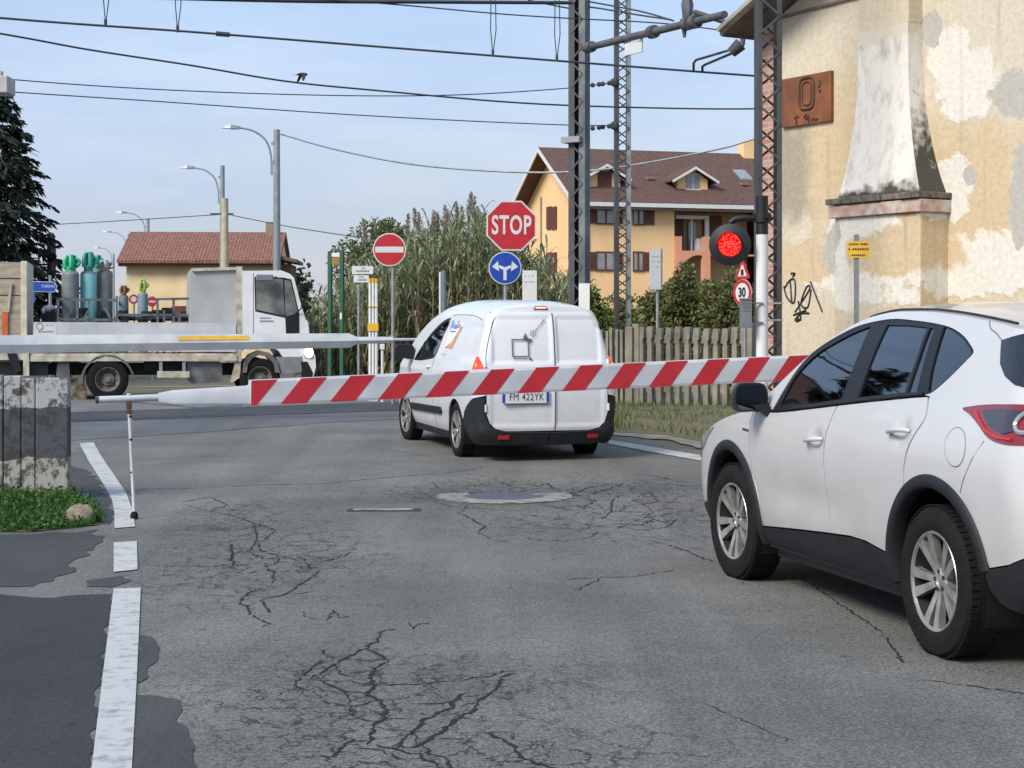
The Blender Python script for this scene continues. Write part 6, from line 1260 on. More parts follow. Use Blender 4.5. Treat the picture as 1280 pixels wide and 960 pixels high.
m = MB(); m.prism([TK(9, 442), TK(20, 440), TK(27, 463), TK(20, 466), TK(12, 452)], TY, -.03, .1); m.b2((TK(-40, 0)[0], .1, TK(0, 470)[1]), (TK(60, 0)[0], .9, TK(0, 452)[1])); m.build('lift_mechanism', BLACK, truck, False)
bed_z = b1[1]-.02
# bottles standing on the bed
def tw(x, y, z): return Vector((tR.x, tR.y, tz))+tx*x+tn*y+Vector((0, 0, z))
GREY_B = M('bottle_grey', (.20, .225, .23), .5, var=.15, scale=6); TEAL_B = M('bottle_teal', (.26, .62, .60), .45, var=.08); CAPG = M('cap_green', (.02, .42, .20), .4, var=.1); CAPT = M('cap_teal', (.03, .28, .22), .4, var=.1); RUSTB = M('shoulder_rust', (.30, .14, .08), .7, var=.3)
def bottle(u, vs_, vt, r, y, body, sh, cap, label, ck, name='gas_bottle', grp='gas bottles on the truck bed'):
    x, zs_ = TK(u, vs_, y); zt_ = TK(u, vt, y)[1]; o = tw(x, y, bed_z); t = thing(name, label, 'gas bottle', o, ta, grp); h = zs_-bed_z; ht = zt_-bed_z
    MB().lathe([(r*.9, 0), (r, .04), (r, h-r*.5), (r*.985, h-r*.35)], n=24).build('cylinder', body, t)
    MB().lathe([(r*.985, h-r*.35), (r*.86, h-r*.1), (r*.6, h+r*.02), (r*.35, h+r*.08), (r*.3, h+r*.2)], n=24).build('shoulder', sh, t)
    m = MB(); n = 18; ch = ht-h-r*.02; zb = h+r*.02        # open guard: rings and three ribs
    rr_ = r*.56
    m.lathe([(rr_*.95, zb), (rr_, zb), (rr_, zb+ch*.30), (rr_*.95, zb+ch*.30)], n=n)
    for k in range(4):
        a = ck+2*pi*k/4; cx_ = rr_*cos(a), rr_*sin(a); m.tube([(cx_[0], cx_[1], zb+ch*.2), (cx_[0]*1.08, cx_[1]*1.08, zb+ch*.6), (cx_[0]*.7, cx_[1]*.7, zb+ch*.97)], [.05*r/.16, .055*r/.16, .04*r/.16], 6)
    m.tube([(rr_*.72*cos(2*pi*k/16), rr_*.72*sin(2*pi*k/16), zb+ch*.94) for k in range(16)], .028*r/.16, 6, closed=True)
    m.tube([(rr_*1.25+rr_*.62*cos(2*pi*k/14), -.03, zb+ch*.55+rr_*.62*sin(2*pi*k/14)) for k in range(14)], .035*r/.16, 6, closed=True)
    m.build('valve_guard', cap, t); MB().cyl((0, 0, h), (0, 0, zb+ch*.7), r*.16, None, 8).build('valve', STEEL, t)
bottle(88, 339, 319, .165, .75, GREY_B, GREY_B, CAPG, 'leftmost tall grey gas bottle with a bright green valve guard', .2)
bottle(110.5, 339, 315, .155, .95, TEAL_B, GREY_B, CAPT, 'tall turquoise gas bottle on the truck bed', .5)
bottle(131, 338, 326, .15, 1.15, GREY_B, RUSTB, STEEL, 'tall grey gas bottle with a rusty shoulder, right of the turquoise one', .3)
bottle(121, 337, 319, .13, 1.45, GREY_B, GREY_B, CAPG, 'tall gas bottle hidden behind the turquoise one, only its green guard showing', .1)
bottle(154.5, 369, 357, .095, .9, M('bottle_bluegrey', (.15, .22, .24), .5), RUSTB, RUSTB, 'small blue-grey gas bottle with a rusty guard', .4)
bottle(178.5, 366, 349, .10, .8, M('bottle_steelblue', (.17, .27, .31), .5), GREY_B, M('cap_yellowgreen', (.30, .42, .06), .5), 'small blue gas bottle with a yellow-green guard', .7)
# steel bottle rack resting on the bed
rk = thing('bottle_rack', 'grey welded steel rack of posts and rails on the truck bed', 'rack', tw(TK(180, 400)[0], .35, bed_z), ta)
rx0 = TK(180, 400)[0]
def rk_p(u, v, y=.35): x, z = TK(u, v, y); return (x-rx0, y-.35, z-bed_z)
m = MB(); B_W = .045
for yy in (.35, 1.85):
    for a, b in (((71, 374), (145, 375)), ((145, 393.5), (291, 394)), ((195, 374), (255, 373)), ((76, 399), (145, 400))): m.bar(rk_p(*a, yy), rk_p(*b, yy), B_W, B_W)
    for u, v in ((72.5, 373), (96.5, 374), (111.5, 375), (146, 370), (197, 374), (205, 388), (217, 374), (224, 389), (286, 390), (291, 388)): 
        p = rk_p(u, v, yy); m.bar((p[0], p[1], 0), p, B_W, B_W)
    m.bar(rk_p(127, 377, yy), rk_p(139, 400, yy), B_W, B_W); m.bar(rk_p(250, 374, yy), rk_p(284, 390, yy), B_W*.8, B_W*.8); m.bar(rk_p(90, 386, yy), rk_p(80, 400, yy), B_W*.7, B_W*.7); m.bar(rk_p(110, 388, yy), rk_p(104, 400, yy), B_W*.7, B_W*.7)
for u, v in ((72.5, 374), (145, 375), (291, 394), (197, 374), (146, 394)):
    a, b = rk_p(u, v, .35), rk_p(u, v, 1.85); m.bar(a, (a[0], b[1], a[2]), B_W, B_W)
m.build('frame', M('rack_grey', (.17, .18, .19), .55, .3, var=.25), rk, False)
ch_ = MB(); rr_ = random.Random(8)
for i in range(60): ch_.tube([(k[0], k[1], k[2]) for k in [(rk_p(rr_.uniform(150, 290), 398)[0]+dx, rr_.uniform(.1, 1.2), max(.04, rk_p(0, 399)[2]+dz)) for dx, dz in ((0, 0), (.05, rr_.uniform(.0, .05)), (.1, 0))]], rr_.uniform(.012, .03), 5)
for i in range(16): ch_.box((rk_p(rr_.uniform(76, 230), 396)[0], rr_.uniform(.1, 1.2), rk_p(0, rr_.uniform(388, 399))[2]), (rr_.uniform(.08, .25), .15, rr_.uniform(.08, .22)), Matrix.Rotation(rr_.uniform(0, 1), 3, 'Z'))
tag(ch_.build('loose_fittings', M('fittings_dark', (.03, .03, .032), .6, var=.4), None, False), 'heap of dark chains and fittings lying in the bottle rack', 'fittings', kind='stuff'); bpy.data.objects['loose_fittings'].location = rk.location; bpy.data.objects['loose_fittings'].rotation_euler = (0, 0, ta)
for u, v, w2, h2, lab in ((62, 386, .20, .13, 'crumpled white sack beside the bottle rack at the back of the truck bed'), (55, 389, .09, .12, 'small white carton next to the white sack on the truck bed')):
    x, z = TK(u, v, 1.0); t_ = MB().ball((0, 0, 0), (w2*.6, .15, h2*.6), 10, 6)
    rs = random.Random(u)
    t_.v = [(a*(1+rs.uniform(-.2, .2)), b, c*(1+rs.uniform(-.2, .2))) for a, b, c in t_.v]; t_.b2((-w2*.5, -.1, -(z-bed_z)), (w2*.5, .1, 0), 1)
    o = t_.build('sack' if u == 62 else 'carton', [SIGNW, BLACK]); o.location = tw(x, 1.0, z); o.rotation_euler = (0, 0, ta); tag(o, lab, 'sack' if u == 62 else 'carton')
# ------------------------------------------------------------------ the old cream building by the tracks
wa = atan2(-.854, .52); wo_ = Vector((3.15, 22.0, gz(22)-.1)); wd = Vector((cos(wa), sin(wa), 0)); wi = Vector((-sin(wa), cos(wa), 0))
if wi.y < 0: wi = -wi
old = thing('plastered_building', 'tall old cream building with peeling plaster and an outside chimney, at the right', 'building', wo_, wa)
def WL(u, v, y=0): p = onplane(u, v, wo_+wi*y, wi)-wo_; return (p.dot(wd), p.z)
m_, t, b, L_ = nm('peeling_plaster'); N = t.nodes.new; tcw = N('ShaderNodeTexCoord'); src = tcw.outputs['Object']
n0 = N('ShaderNodeTexNoise'); n0.inputs['Scale'].default_value = .9; n0.inputs['Detail'].default_value = 9; n0.inputs['Roughness'].default_value = .6; L_(src, n0.inputs['Vector'])
r0 = N('ShaderNodeValToRGB'); els = r0.color_ramp.elements; els[0].position = .36; els[1].position = .64; els[0].color = (.58, .475, .32, 1); els[1].color = (.63, .565, .445, 1); L_(n0.outputs['Fac'], r0.inputs['Fac'])
col = r0.outputs['Color']
def patch(u, v, ru, rv, c, soft=.14, ns=2.8, na=.95, y=0):
    global col
    a = WL(u, v, y); e = WL(u+ru, v, y); f_ = WL(u, v+rv, y); mk = ell_mask(t, L_, src, a, (abs(e[0]-a[0]), abs(f_[1]-a[1])), soft, ns, na); col = mixc(t, L_, mk, col, c)
PW, PG, PO, PC = (.71, .665, .59), (.46, .435, .39), (.585, .46, .295), (.61, .545, .43)
patch(1010, 60, 70, 75, PC, .5); patch(1240, 55, 120, 90, PC, .5); patch(990, 215, 45, 65, (.37, .32, .24), .6); patch(1050, 200, 40, 110, PO, .6); patch(1200, 270, 110, 120, PO, .6)
patch(1213, 108, 38, 45, PW); patch(1185, 65, 28, 30, PW); patch(1163, 38, 14, 22, PG, .1); patch(1268, 118, 32, 32, PG); patch(1190, 235, 26, 40, PW); patch(1212, 220, 9, 12, PG)
patch(1100, 278, 58, 26, PW); patch(1080, 345, 110, 45, PW); patch(985, 360, 22, 60, (.55, .48, .36)); patch(1000, 330, 60, 26, PO); patch(1230, 330, 90, 40, PW); patch(1045, 285, 12, 16, PW); patch(1055, 320, 28, 40, PG, .2); patch(1145, 320, 60, 30, PO, .3); patch(1010, 420, 60, 60, (.58, .50, .37), .3); patch(1275, 245, 14, 60, PG)
n3 = N('ShaderNodeTexNoise'); n3.inputs['Scale'].default_value = 14; n3.inputs['Detail'].default_value = 8; n3.inputs['Roughness'].default_value = .7; L_(src, n3.inputs['Vector'])
r3 = N('ShaderNodeValToRGB'); r3.color_ramp.elements[0].position = .3; r3.color_ramp.elements[1].position = .6; r3.color_ramp.elements[0].color = (.85, .84, .82, 1); r3.color_ramp.elements[1].color = (1.04, 1.04, 1.03, 1); L_(n3.outputs['Fac'], r3.inputs['Fac'])
mu = N('ShaderNodeMixRGB'); mu.blend_type = 'MULTIPLY'; mu.inputs['Fac'].default_value = 1; L_(col, mu.inputs['Color1']); L_(r3.outputs['Color'], mu.inputs['Color2'])
mps = N('ShaderNodeMapping'); mps.inputs['Scale'].default_value = (5, 5, .35); L_(src, mps.inputs['Vector']); n5 = N('ShaderNodeTexNoise'); n5.inputs['Scale'].default_value = 1.4; n5.inputs['Detail'].default_value = 5; L_(mps.outputs['Vector'], n5.inputs['Vector'])
r5 = N('ShaderNodeMapRange'); r5.inputs['From Min'].default_value = .58; r5.inputs['From Max'].default_value = .75; r5.inputs['To Max'].default_value = .35; L_(n5.outputs['Fac'], r5.inputs['Value'])
fin = mixc(t, L_, r5.outputs['Result'], mu.outputs['Color'], (.24, .20, .15))
L_(fin, b.inputs['Base Color']); b.inputs['Roughness'].default_value = .93; b.inputs['Specular IOR Level'].default_value = .2
bu = N('ShaderNodeBump'); bu.inputs['Strength'].default_value = .5; bu.inputs['Distance'].default_value = .02; L_(n3.outputs['Fac'], bu.inputs['Height']); bu2 = N('ShaderNodeBump'); bu2.inputs['Strength'].default_value = .8; bu2.inputs['Distance'].default_value = .035; L_(col, bu2.inputs['Height']); L_(bu.outputs['Normal'], bu2.inputs['Normal']); L_(bu2.outputs['Normal'], b.inputs['Normal'])
PLAS = m_
m_, t, b, L_ = nm('brick_quoin'); N = t.nodes.new; tcw = N('ShaderNodeTexCoord'); br = N('ShaderNodeTexBrick'); mpb = N('ShaderNodeMapping'); mpb.inputs['Rotation'].default_value = (pi/2, 0, 0); L_(tcw.outputs['Object'], mpb.inputs['Vector']); L_(mpb.outputs['Vector'], br.inputs['Vector'])
br.inputs['Color1'].default_value = (.36, .17, .12, 1); br.inputs['Color2'].default_value = (.48, .27, .20, 1); br.inputs['Mortar'].default_value = (.42, .38, .33, 1); br.inputs['Scale'].default_value = 4; br.inputs['Mortar Size'].default_value = .025; br.inputs['Brick Width'].default_value = .95; br.inputs['Row Height'].default_value = .27
L_(br.outputs['Color'], b.inputs['Base Color']); b.inputs['Roughness'].default_value = .9; BRICK = m_
WY = lambda x, z, tt: Vector((x, tt, z))
(xa_, za_), (xb_, zb_) = WL(907, 36, -.5), WL(947, 0, -.5); EAVE_S = (zb_-za_)/(xb_-xa_); EAVE_Z = za_-xa_*EAVE_S; print('eave', xa_, za_, EAVE_S, EAVE_Z)
m = MB(); Lw, Dw = 9.0, 7.0; ez = EAVE_Z-.05; ap = (4.5, ez+4.5*EAVE_S)
m.prism([(0, 0), (Lw, 0), (Lw, ez), ap, (0, ez)], WY, 0, Dw); m.build('wall', PLAS, old, False)
xq = WL(973, 300)[0]; zq = WL(985, 18)[1]
m = MB(); m.b2((-.012, -.02, 0), (xq, .3, ez-.05)); m.build('brick_corner', BRICK, old, False, .006)
a, b_2 = WL(979, 22), WL(1068, -1); m = MB(); m.bar((a[0], -.02, a[1]), (b_2[0], -.02, a[1]+.04), .04, .03); m.bar((b_2[0], -.02, a[1]+.04), (b_2[0]+3.5, -.02, a[1]+.04), .04, .03); m.build('string_course', M('string_dark', (.22, .17, .12), .8), old, False)
# roof with a deep overhang on the track side
m = MB(); fo = -.5; sl = EAVE_S; ov = xa_
for s in (1, -1):
    xa = ov if s == 1 else Lw-ov; za = ez+ov*sl
    pr = [(xa, za), (4.5, ap[1]), (4.5, ap[1]+.16), (xa-.0, za+.14)] if s == 1 else [(4.5, ap[1]), (xa, za), (xa, za+.14), (4.5, ap[1]+.16)]
    m.prism(pr, WY, fo, Dw+.5)
m.build('roof', M('roof_timber_tile', (.15, .12, .10), .85, var=.25), old, False)
m = MB(); m.bar((ov-.02, fo-.02, ez+ov*sl+.03), (4.5, fo-.02, ap[1]+.05), .05, .20, (0, 1, 0)); m.build('bargeboard', M('bargeboard_pale', (.38, .35, .30), .7, var=.2), old, False)
for k in range(5): MB().bar((ov*.9, .2+k*1.3, ez+ov*.9*sl-.09), (.05, .2+k*1.3, ez-.07), .09, .12).build('rafter', DSTEEL, old, False)
MB().cyl((ov-.06, fo, ez+ov*sl+.02), (ov-.06, Dw, ez+ov*sl+.02), .06, None, 8).build('gutter', DSTEEL, old)
# chimney: square breast, stone ledge on a brick row, sloped hood, flue
dB = .42
xl, zl = WL(1043, 250, -dB); xr_, zr_ = WL(1150, 243, -dB); zl = (zl+zr_)/2
CHP = PLAS
MB().b2((xl, -dB, 0), (xr_, .05, zl-.20)).build('chimney_breast', CHP, old, False, .02)
m = MB(); m.b2((xl-.05, -dB-.05, zl-.20), (xr_+.05, .05, zl-.06)); m.build('brick_row', M('brick_row_pink', (.42, .24, .19), .9, var=.35, scale=9, col2=(.50, .46, .40)), old, False, .01)
MOSS = M('mossy_stone', (.20, .175, .14), .95, var=.4, scale=12, col2=(.07, .066, .052), bump=.5)
rs = random.Random(5); m = MB(); n = 5
for k in range(n): x0 = xl-.07+(xr_-xl+.14)*k/n; x1 = xl-.07+(xr_-xl+.14)*(k+1)/n-.012; m.b2((x0, -dB-.07-rs.uniform(0, .02), zl-.05), (x1, .05, zl+.01+rs.uniform(0, .015)))
m.build('stone_ledge', MOSS, old, False, .012)
dT = .22; tl_, tz_ = WL(1073, 42, -dT); tr_, _ = WL(1135, 30, -dT); 
hood = MB(); rows = 10; vs = []
for i in range(rows+1):
    k = i/rows; e = 1-(1-k)**2.6; z = zl+.01+(tz_-zl)*k; x0 = xl+.03+(tl_-xl-.03)*e; x1 = xr_-.02+(tr_-xr_+.02)*e; d = dB-.02+(dT-dB+.02)*e
    vs += [(x0, .05, z), (x0, -d, z), (x1, -d, z), (x1, .05, z)]
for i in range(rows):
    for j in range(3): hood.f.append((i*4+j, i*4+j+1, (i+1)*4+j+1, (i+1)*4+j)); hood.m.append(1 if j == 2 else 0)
hood.v = [tuple(p) for p in vs]
m_, t, b, L_ = nm('hood_plaster'); N = t.nodes.new; tcw = N('ShaderNodeTexCoord'); src = tcw.outputs['Object']
n0 = N('ShaderNodeTexNoise'); n0.inputs['Scale'].default_value = 5; n0.inputs['Detail'].default_value = 9; n0.inputs['Roughness'].default_value = .7; mpq = N('ShaderNodeMapping'); mpq.inputs['Scale'].default_value = (1.3, 1.3, .6); L_(src, mpq.inputs['Vector']); L_(mpq.outputs['Vector'], n0.inputs['Vector'])
r0 = N('ShaderNodeValToRGB'); els = r0.color_ramp.elements; els[0].position = .33; els[1].position = .52; els[0].color = (.45, .42, .37, 1); els[1].color = (.70, .66, .59, 1); L_(n0.outputs['Fac'], r0.inputs['Fac']); col = r0.outputs['Color']
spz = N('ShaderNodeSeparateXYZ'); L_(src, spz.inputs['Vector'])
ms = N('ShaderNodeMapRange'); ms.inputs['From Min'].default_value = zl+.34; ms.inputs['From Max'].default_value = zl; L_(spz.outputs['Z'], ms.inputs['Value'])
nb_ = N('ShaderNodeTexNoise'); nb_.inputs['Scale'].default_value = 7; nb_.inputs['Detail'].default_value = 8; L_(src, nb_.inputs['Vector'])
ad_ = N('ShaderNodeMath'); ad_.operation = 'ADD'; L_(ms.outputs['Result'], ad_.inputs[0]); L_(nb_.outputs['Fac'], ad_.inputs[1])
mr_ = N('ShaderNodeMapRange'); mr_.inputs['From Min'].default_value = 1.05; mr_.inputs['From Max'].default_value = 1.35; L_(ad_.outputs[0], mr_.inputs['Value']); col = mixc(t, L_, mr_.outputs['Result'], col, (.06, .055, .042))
L_(col, b.inputs['Base Color']); b.inputs['Roughness'].default_value = .95; bu = N('ShaderNodeBump'); bu.inputs['Strength'].default_value = .4; bu.inputs['Distance'].default_value = .03; L_(n0.outputs['Fac'], bu.inputs['Height']); L_(bu.outputs['Normal'], b.inputs['Normal'])
mt2 = N('ShaderNodeMapRange'); mt2.inputs['From Min'].default_value = tz_-.45; mt2.inputs['From Max'].default_value = tz_+.1; L_(spz.outputs['Z'], mt2.inputs['Value']); a2 = N('ShaderNodeMath'); a2.operation = 'ADD'; L_(mt2.outputs['Result'], a2.inputs[0]); L_(nb_.outputs['Fac'], a2.inputs[1]); m2_ = N('ShaderNodeMapRange'); m2_.inputs['From Min'].default_value = 1.02; m2_.inputs['From Max'].default_value = 1.14; L_(a2.outputs[0], m2_.inputs['Value']); L_(mixc(t, L_, m2_.outputs['Result'], col, PC), b.inputs['Base Color'])
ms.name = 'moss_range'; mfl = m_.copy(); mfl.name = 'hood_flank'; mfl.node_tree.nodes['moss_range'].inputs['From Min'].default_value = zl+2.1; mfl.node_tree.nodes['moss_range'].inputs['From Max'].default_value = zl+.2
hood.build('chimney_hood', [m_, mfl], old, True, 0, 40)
MB().b2((tl_, -dT, tz_-.02), (tr_, .05, 9.6)).build('chimney_flue', PLAS, old, False, .02)
# rusty metal panel with a worn figure on it
c = [WL(978, 98, -.03), WL(1040, 90, -.03), WL(1040, 151, -.03), WL(979, 159.5, -.03)]; x0, x1 = c[0][0], c[1][0]; z1_, z0_ = (c[0][1]+c[1][1])/2, (c[2][1]+c[3][1])/2
rp_ = thing('rusty_panel', 'square rusty iron panel with a worn figure, fixed high on the cream wall', 'panel', wo_+wd*((x0+x1)/2)+wi*-.03+Vector((0, 0, (z0_+z1_)/2)), wa)
w2, h2 = (x1-x0)/2, (z1_-z0_)/2
MB().b2((-w2, -.015, -h2), (w2, .025, h2)).build('plate', M('rusty_iron', (.24, .085, .03), .85, var=.3, scale=3.5, col2=(.13, .05, .025), rvar=.05, detail=10), rp_, False)
m = MB(); q = rounded([(-.13, -.16), (.13, -.16), (.13, .22), (-.13, .22)], .09); m.tube([(x+.02, -.018, z+.04) for x, z in q], .016, 5, closed=True)
q = rounded([(-.08, -.11), (.08, -.11), (.08, .17), (-.08, .17)], .06); m.tube([(x+.02, -.018, z+.04) for x, z in q], .010, 5, closed=True)
for pts in ([(-.20, -.21), (-.16, -.18), (-.12, -.20)], [(-.16, -.28), (-.17, -.22)], [(.02, -.18), (-.03, -.21), (.02, -.24), (.05, -.20), (.06, -.27)], [(.12, -.26), (.16, -.24), (.18, -.27), (.22, -.25)], [(.24, .12), (.27, .17), (.25, .2)], [(.25, .06), (.27, .09)]): m.tube([(x, -.018, z) for x, z in pts], .012, 5)
m.build('figure', M('worn_figure', (.06, .03, .02), .8), rp_)
# sprayed tag on the plaster
gm = MB(); gstr = [[(980, 358), (984, 372), (993, 378), (994, 352), (988, 350), (981, 360)], [(988, 352), (990, 378)], [(994, 390), (1012, 362), (1009, 358), (1003, 372), (1002, 382), (1010, 384), (1014, 362)], [(1013, 352), (1028, 390)], [(998, 376), (1001, 398), (994, 400), (1002, 392), (1012, 392)], [(992, 394), (1008, 388)], [(989, 342), (994, 342), (991, 346)], [(1002, 399), (996, 402), (999, 398)]]
for st in gstr: gm.tube([(WL(u, v)[0], -.002, WL(u, v)[1]) for u, v in [tuple(q) for q in spline(st, 4)]], .0145, 4)
gm.build('sprayed_tag', M('spray_black', (.02, .02, .025), .7), old)
# leaning board, yellow sign
b0_, b1_ = WL(1012, 432, -.25), WL(1040, 372, -.05)
lb = thing('leaning_board', 'dark weathered wooden board leaning against the cream wall behind the white car', 'board', wo_+wd*b0_[0]+wi*-.25, wa)
m = MB(); zt_ = b1_[1]; p = [(-.08, -.0, 0), (.22, 0, 0), (.46, .20, zt_), (.40, .20, zt_-.02)]; m.add(p+[(x, y+.035, z) for x, y, z in p], [(0, 1, 2, 3), (7, 6, 5, 4), (0, 4, 5, 1), (1, 5, 6, 2), (2, 6, 7, 3), (3, 7, 4, 0)]); m.build('plank', M('dark_wood', (.045, .03, .022), .85, var=.4, scale=6, stretch=(4, 4, .5)), lb, False)
m = MB(); p = [(.20, -.03, 0), (.34, -.03, 0), (.49, .17, zt_*.96), (.45, .17, zt_*.96)]; m.add(p+[(x, y+.03, z) for x, y, z in p], [(0, 1, 2, 3), (7, 6, 5, 4), (0, 4, 5, 1), (1, 5, 6, 2), (2, 6, 7, 3), (3, 7, 4, 0)]); m.build('plank', M('brown_wood', (.075, .05, .035), .85, var=.4, scale=6, stretch=(4, 4, .5)), lb, False)
Y = 18.0; p = P(1071, 480, Y); ys = thing('yellow_sign', 'small yellow notice with three lines of black print on a thin grey post', 'sign', (p.x, p.y, gz(Y)), radians(-4))
MB().b2((-.024, .01, 0), (.024, .05, zof(293, Y))).build('post', M('post_grey', (.20, .21, .22), .6), ys, False)
a = P(1073, 312, Y); w2, h2 = 13.8/F*Y, 10.3/F*Y; m = MB(); fn_ = FS(a.x-p.x, a.z-gz(Y)); m.prism([(-w2, -h2), (w2, -h2), (w2, h2), (-w2, h2)], fn_, -.008, .002, 0)
for i, (zz_, x_, h_) in enumerate(((.055, .095, .017), (.004, .10, .020), (-.058, .07, .017))): scribble(m, fn_, -x_, x_, zz_, h_, 1, 40+i, (.002, .004), .88)
m.build('panel', [M('notice_yellow', (.68, .40, .03), .5, var=.08), INK], ys, False)
# ------------------------------------------------------------------ yellow apartment house
ha = radians(17.4); ho = Vector((4.23, 100, gz(60))); hd = Vector((cos(ha), sin(ha), 0)); hi = Vector((-sin(ha), cos(ha), 0))
apt = thing('apartment_house', 'yellow three-storey apartment house with brown tiled roof and gabled dormers', 'house', ho, ha)
def HW(u, v, y=0): p = onplane(u, v, ho+hi*y, hi)-ho; return (p.dot(hd), p.z)
YEL = M('yellow_render', (.86, .565, .285), .85, var=.05, scale=.6); ORG = M('orange_render', (.70, .32, .19), .85, var=.06, scale=.8); SHUT = M('shutter_brown', (.13, .035, .025), .6, var=.15); EAVEW = M('eave_white', (.66, .65, .63), .6, var=.05); SOFF = M('soffit', (.22, .18, .15), .8)
PANE = M('window_pane', (.10, .13, .15), .06, var=.3, scale=.8, coat=1, col2=(.20, .21, .20)); CURT = M('pane_curtained', (.28, .29, .28), .15, var=.2, scale=2, coat=1)
D = 11.45; Lh = 17.0; ezh = 9.0; rzh = 12.45-.22
def tilemat(name, c1, c2, sx=3.2, sz=2.6):
    m, t, b, L = nm(name); N = t.nodes.new; tc = N('ShaderNodeTexCoord'); wv = N('ShaderNodeTexWave'); wv.wave_type = 'BANDS'; wv.bands_direction = 'X'; wv.inputs['Scale'].default_value = sx; wv.inputs['Distortion'].default_value = .4; wv.inputs['Detail'].default_value = 1; L(tc.outputs['Object'], wv.inputs['Vector'])
    w2 = N('ShaderNodeTexWave'); w2.wave_type = 'BANDS'; w2.bands_direction = 'Y'; w2.inputs['Scale'].default_value = sz; w2.inputs['Distortion'].default_value = .5; L(tc.outputs['Object'], w2.inputs['Vector'])
    n = N('ShaderNodeTexNoise'); n.inputs['Scale'].default_value = 5; n.inputs['Detail'].default_value = 8; n.inputs['Roughness'].default_value = .75; L(tc.outputs['Object'], n.inputs['Vector'])
    r = N('ShaderNodeValToRGB'); r.color_ramp.elements[0].position = .32; r.color_ramp.elements[1].position = .68; r.color_ramp.elements[0].color = (*c1, 1); r.color_ramp.elements[1].color = (*c2, 1); L(n.outputs['Fac'], r.inputs['Fac'])
    mm = N('ShaderNodeMath'); mm.operation = 'MULTIPLY'; L(wv.outputs['Fac'], mm.inputs[0]); L(w2.outputs['Fac'], mm.inputs[1])
    mr = N('ShaderNodeMapRange'); mr.inputs['To Min'].default_value = .62; mr.inputs['To Max'].default_value = 1.25; L(mm.outputs[0], mr.inputs['Value'])
    vv = N('ShaderNodeCombineColor'); [L(mr.outputs['Result'], vv.inputs[i]) for i in range(3)]
    mx = N('ShaderNodeMixRGB'); mx.blend_type = 'MULTIPLY'; mx.inputs['Fac'].default_value = 1; L(r.outputs['Color'], mx.inputs['Color1']); L(vv.outputs['Color'], mx.inputs['Color2']); L(mx.outputs['Color'], b.inputs['Base Color']); b.inputs['Roughness'].default_value = .9
    bu = N('ShaderNodeBump'); bu.inputs['Strength'].default_value = .7; bu.inputs['Distance'].default_value = .06; L(mm.outputs[0], bu.inputs['Height']); L(bu.outputs['Normal'], b.inputs['Normal']); return m
ROOFB = tilemat('brown_tiles', (.10, .05, .04), (.25, .135, .10), 6, 5); ROOFR = tilemat('red_tiles', (.14, .055, .04), (.40, .18, .125), 2.0, 1.6)
bx0, bx1 = HW(843, 300)[0], HW(920, 300)[0]; bz0 = HW(0, 362)[1]; bz1 = HW(0, 254)[1]
m = MB(); XY = lambda x, z, t_: Vector((t_, x, z))
gab = [(0, 0), (D, 0), (D, ezh), (D/2, rzh-.25), (0, ezh)]
# walls as one shell, with the loggia opening left in the front
m.prism(gab, XY, 0, .02); m.prism(gab, XY, Lh-.02, Lh); m.b2((.02, D-.02, 0), (Lh-.02, D, ezh))
m.b2((.02, 0, 0), (bx0, .25, ezh)); m.b2((bx1+1.4, 0, 0), (Lh-.02, .25, ezh)); m.b2((bx0, 0, bz1+.35), (bx1+1.4, .25, ezh)); m.build('wall', YEL, apt, False)
m = MB(); m.b2((bx0, 1.5, 0), (bx1+1.4, 1.6, bz1+.4)); m.build('loggia_back', M('loggia_tan', (.48, .33, .18), .85), apt, False)
# orange balcony tower with an arched opening
zb1 = HW(0, 281)[1]; zfl = HW(0, 305)[1]; xo1 = HW(887, 300)[0]
po = [(bx0+.02, 0), (bx0+.35, 0), (bx0+.35, HW(0, 322)[1])]+[(bx0+.35+(xo1-bx0-.85)*k/8, HW(0, 322)[1]+.62*sin(pi*(k/8)*.62)) for k in range(1, 9)]+[(xo1-.48, 0), (xo1, 0), (xo1, zb1), (xo1-.45, zb1), (xo1-.45, HW(0, 301)[1]), (bx0+.42, HW(0, 301)[1]), (bx0+.42, zb1), (bx0+.02, zb1)]
pts_, T_, lp_ = mesh2d(po, (), .8); m = MB(); m.sheet(po, lambda x, z, o=0: Vector((x, -.12-o, z)), (), .8, .25); m.b2((bx0+.02, .13, zfl-.1), (bx1+1.3, 1.45, zfl)); m.build('balcony_tower', ORG, apt, False)
for xa, xb, za, zb in ((.5, 1.15, zfl, zfl+2.2), (2.4, 3.6, zfl, zfl+2.3), (.5, 2.2, .3, 2.6)): MB().b2((bx0+xa, 1.38, za), (bx0+xb, 1.5, zb)).build('loggia_door', SHUT, apt, False)
m = MB(); m.b2((bx0+1.3, .6, zfl), (bx0+1.38, .68, bz1)); m.b2((bx0+.3, .5, bz1-.05), (bx0+2.4, .62, bz1+.15)); m.b2((bx0+2.15, .5, zfl), (bx0+2.4, .62, bz1)); m.build('awning_frame', EAVEW, apt, False)
MB().b2((bx0+1.4, 1.2, zfl), (bx0+1.9, 1.4, zfl+1.9)).build('balcony_curtain', CURT, apt, False); MB().b2((bx0+1.55, .3, zfl), (bx0+2.0, .8, zfl+.9)).build('balcony_locker', EAVEW, apt, False)
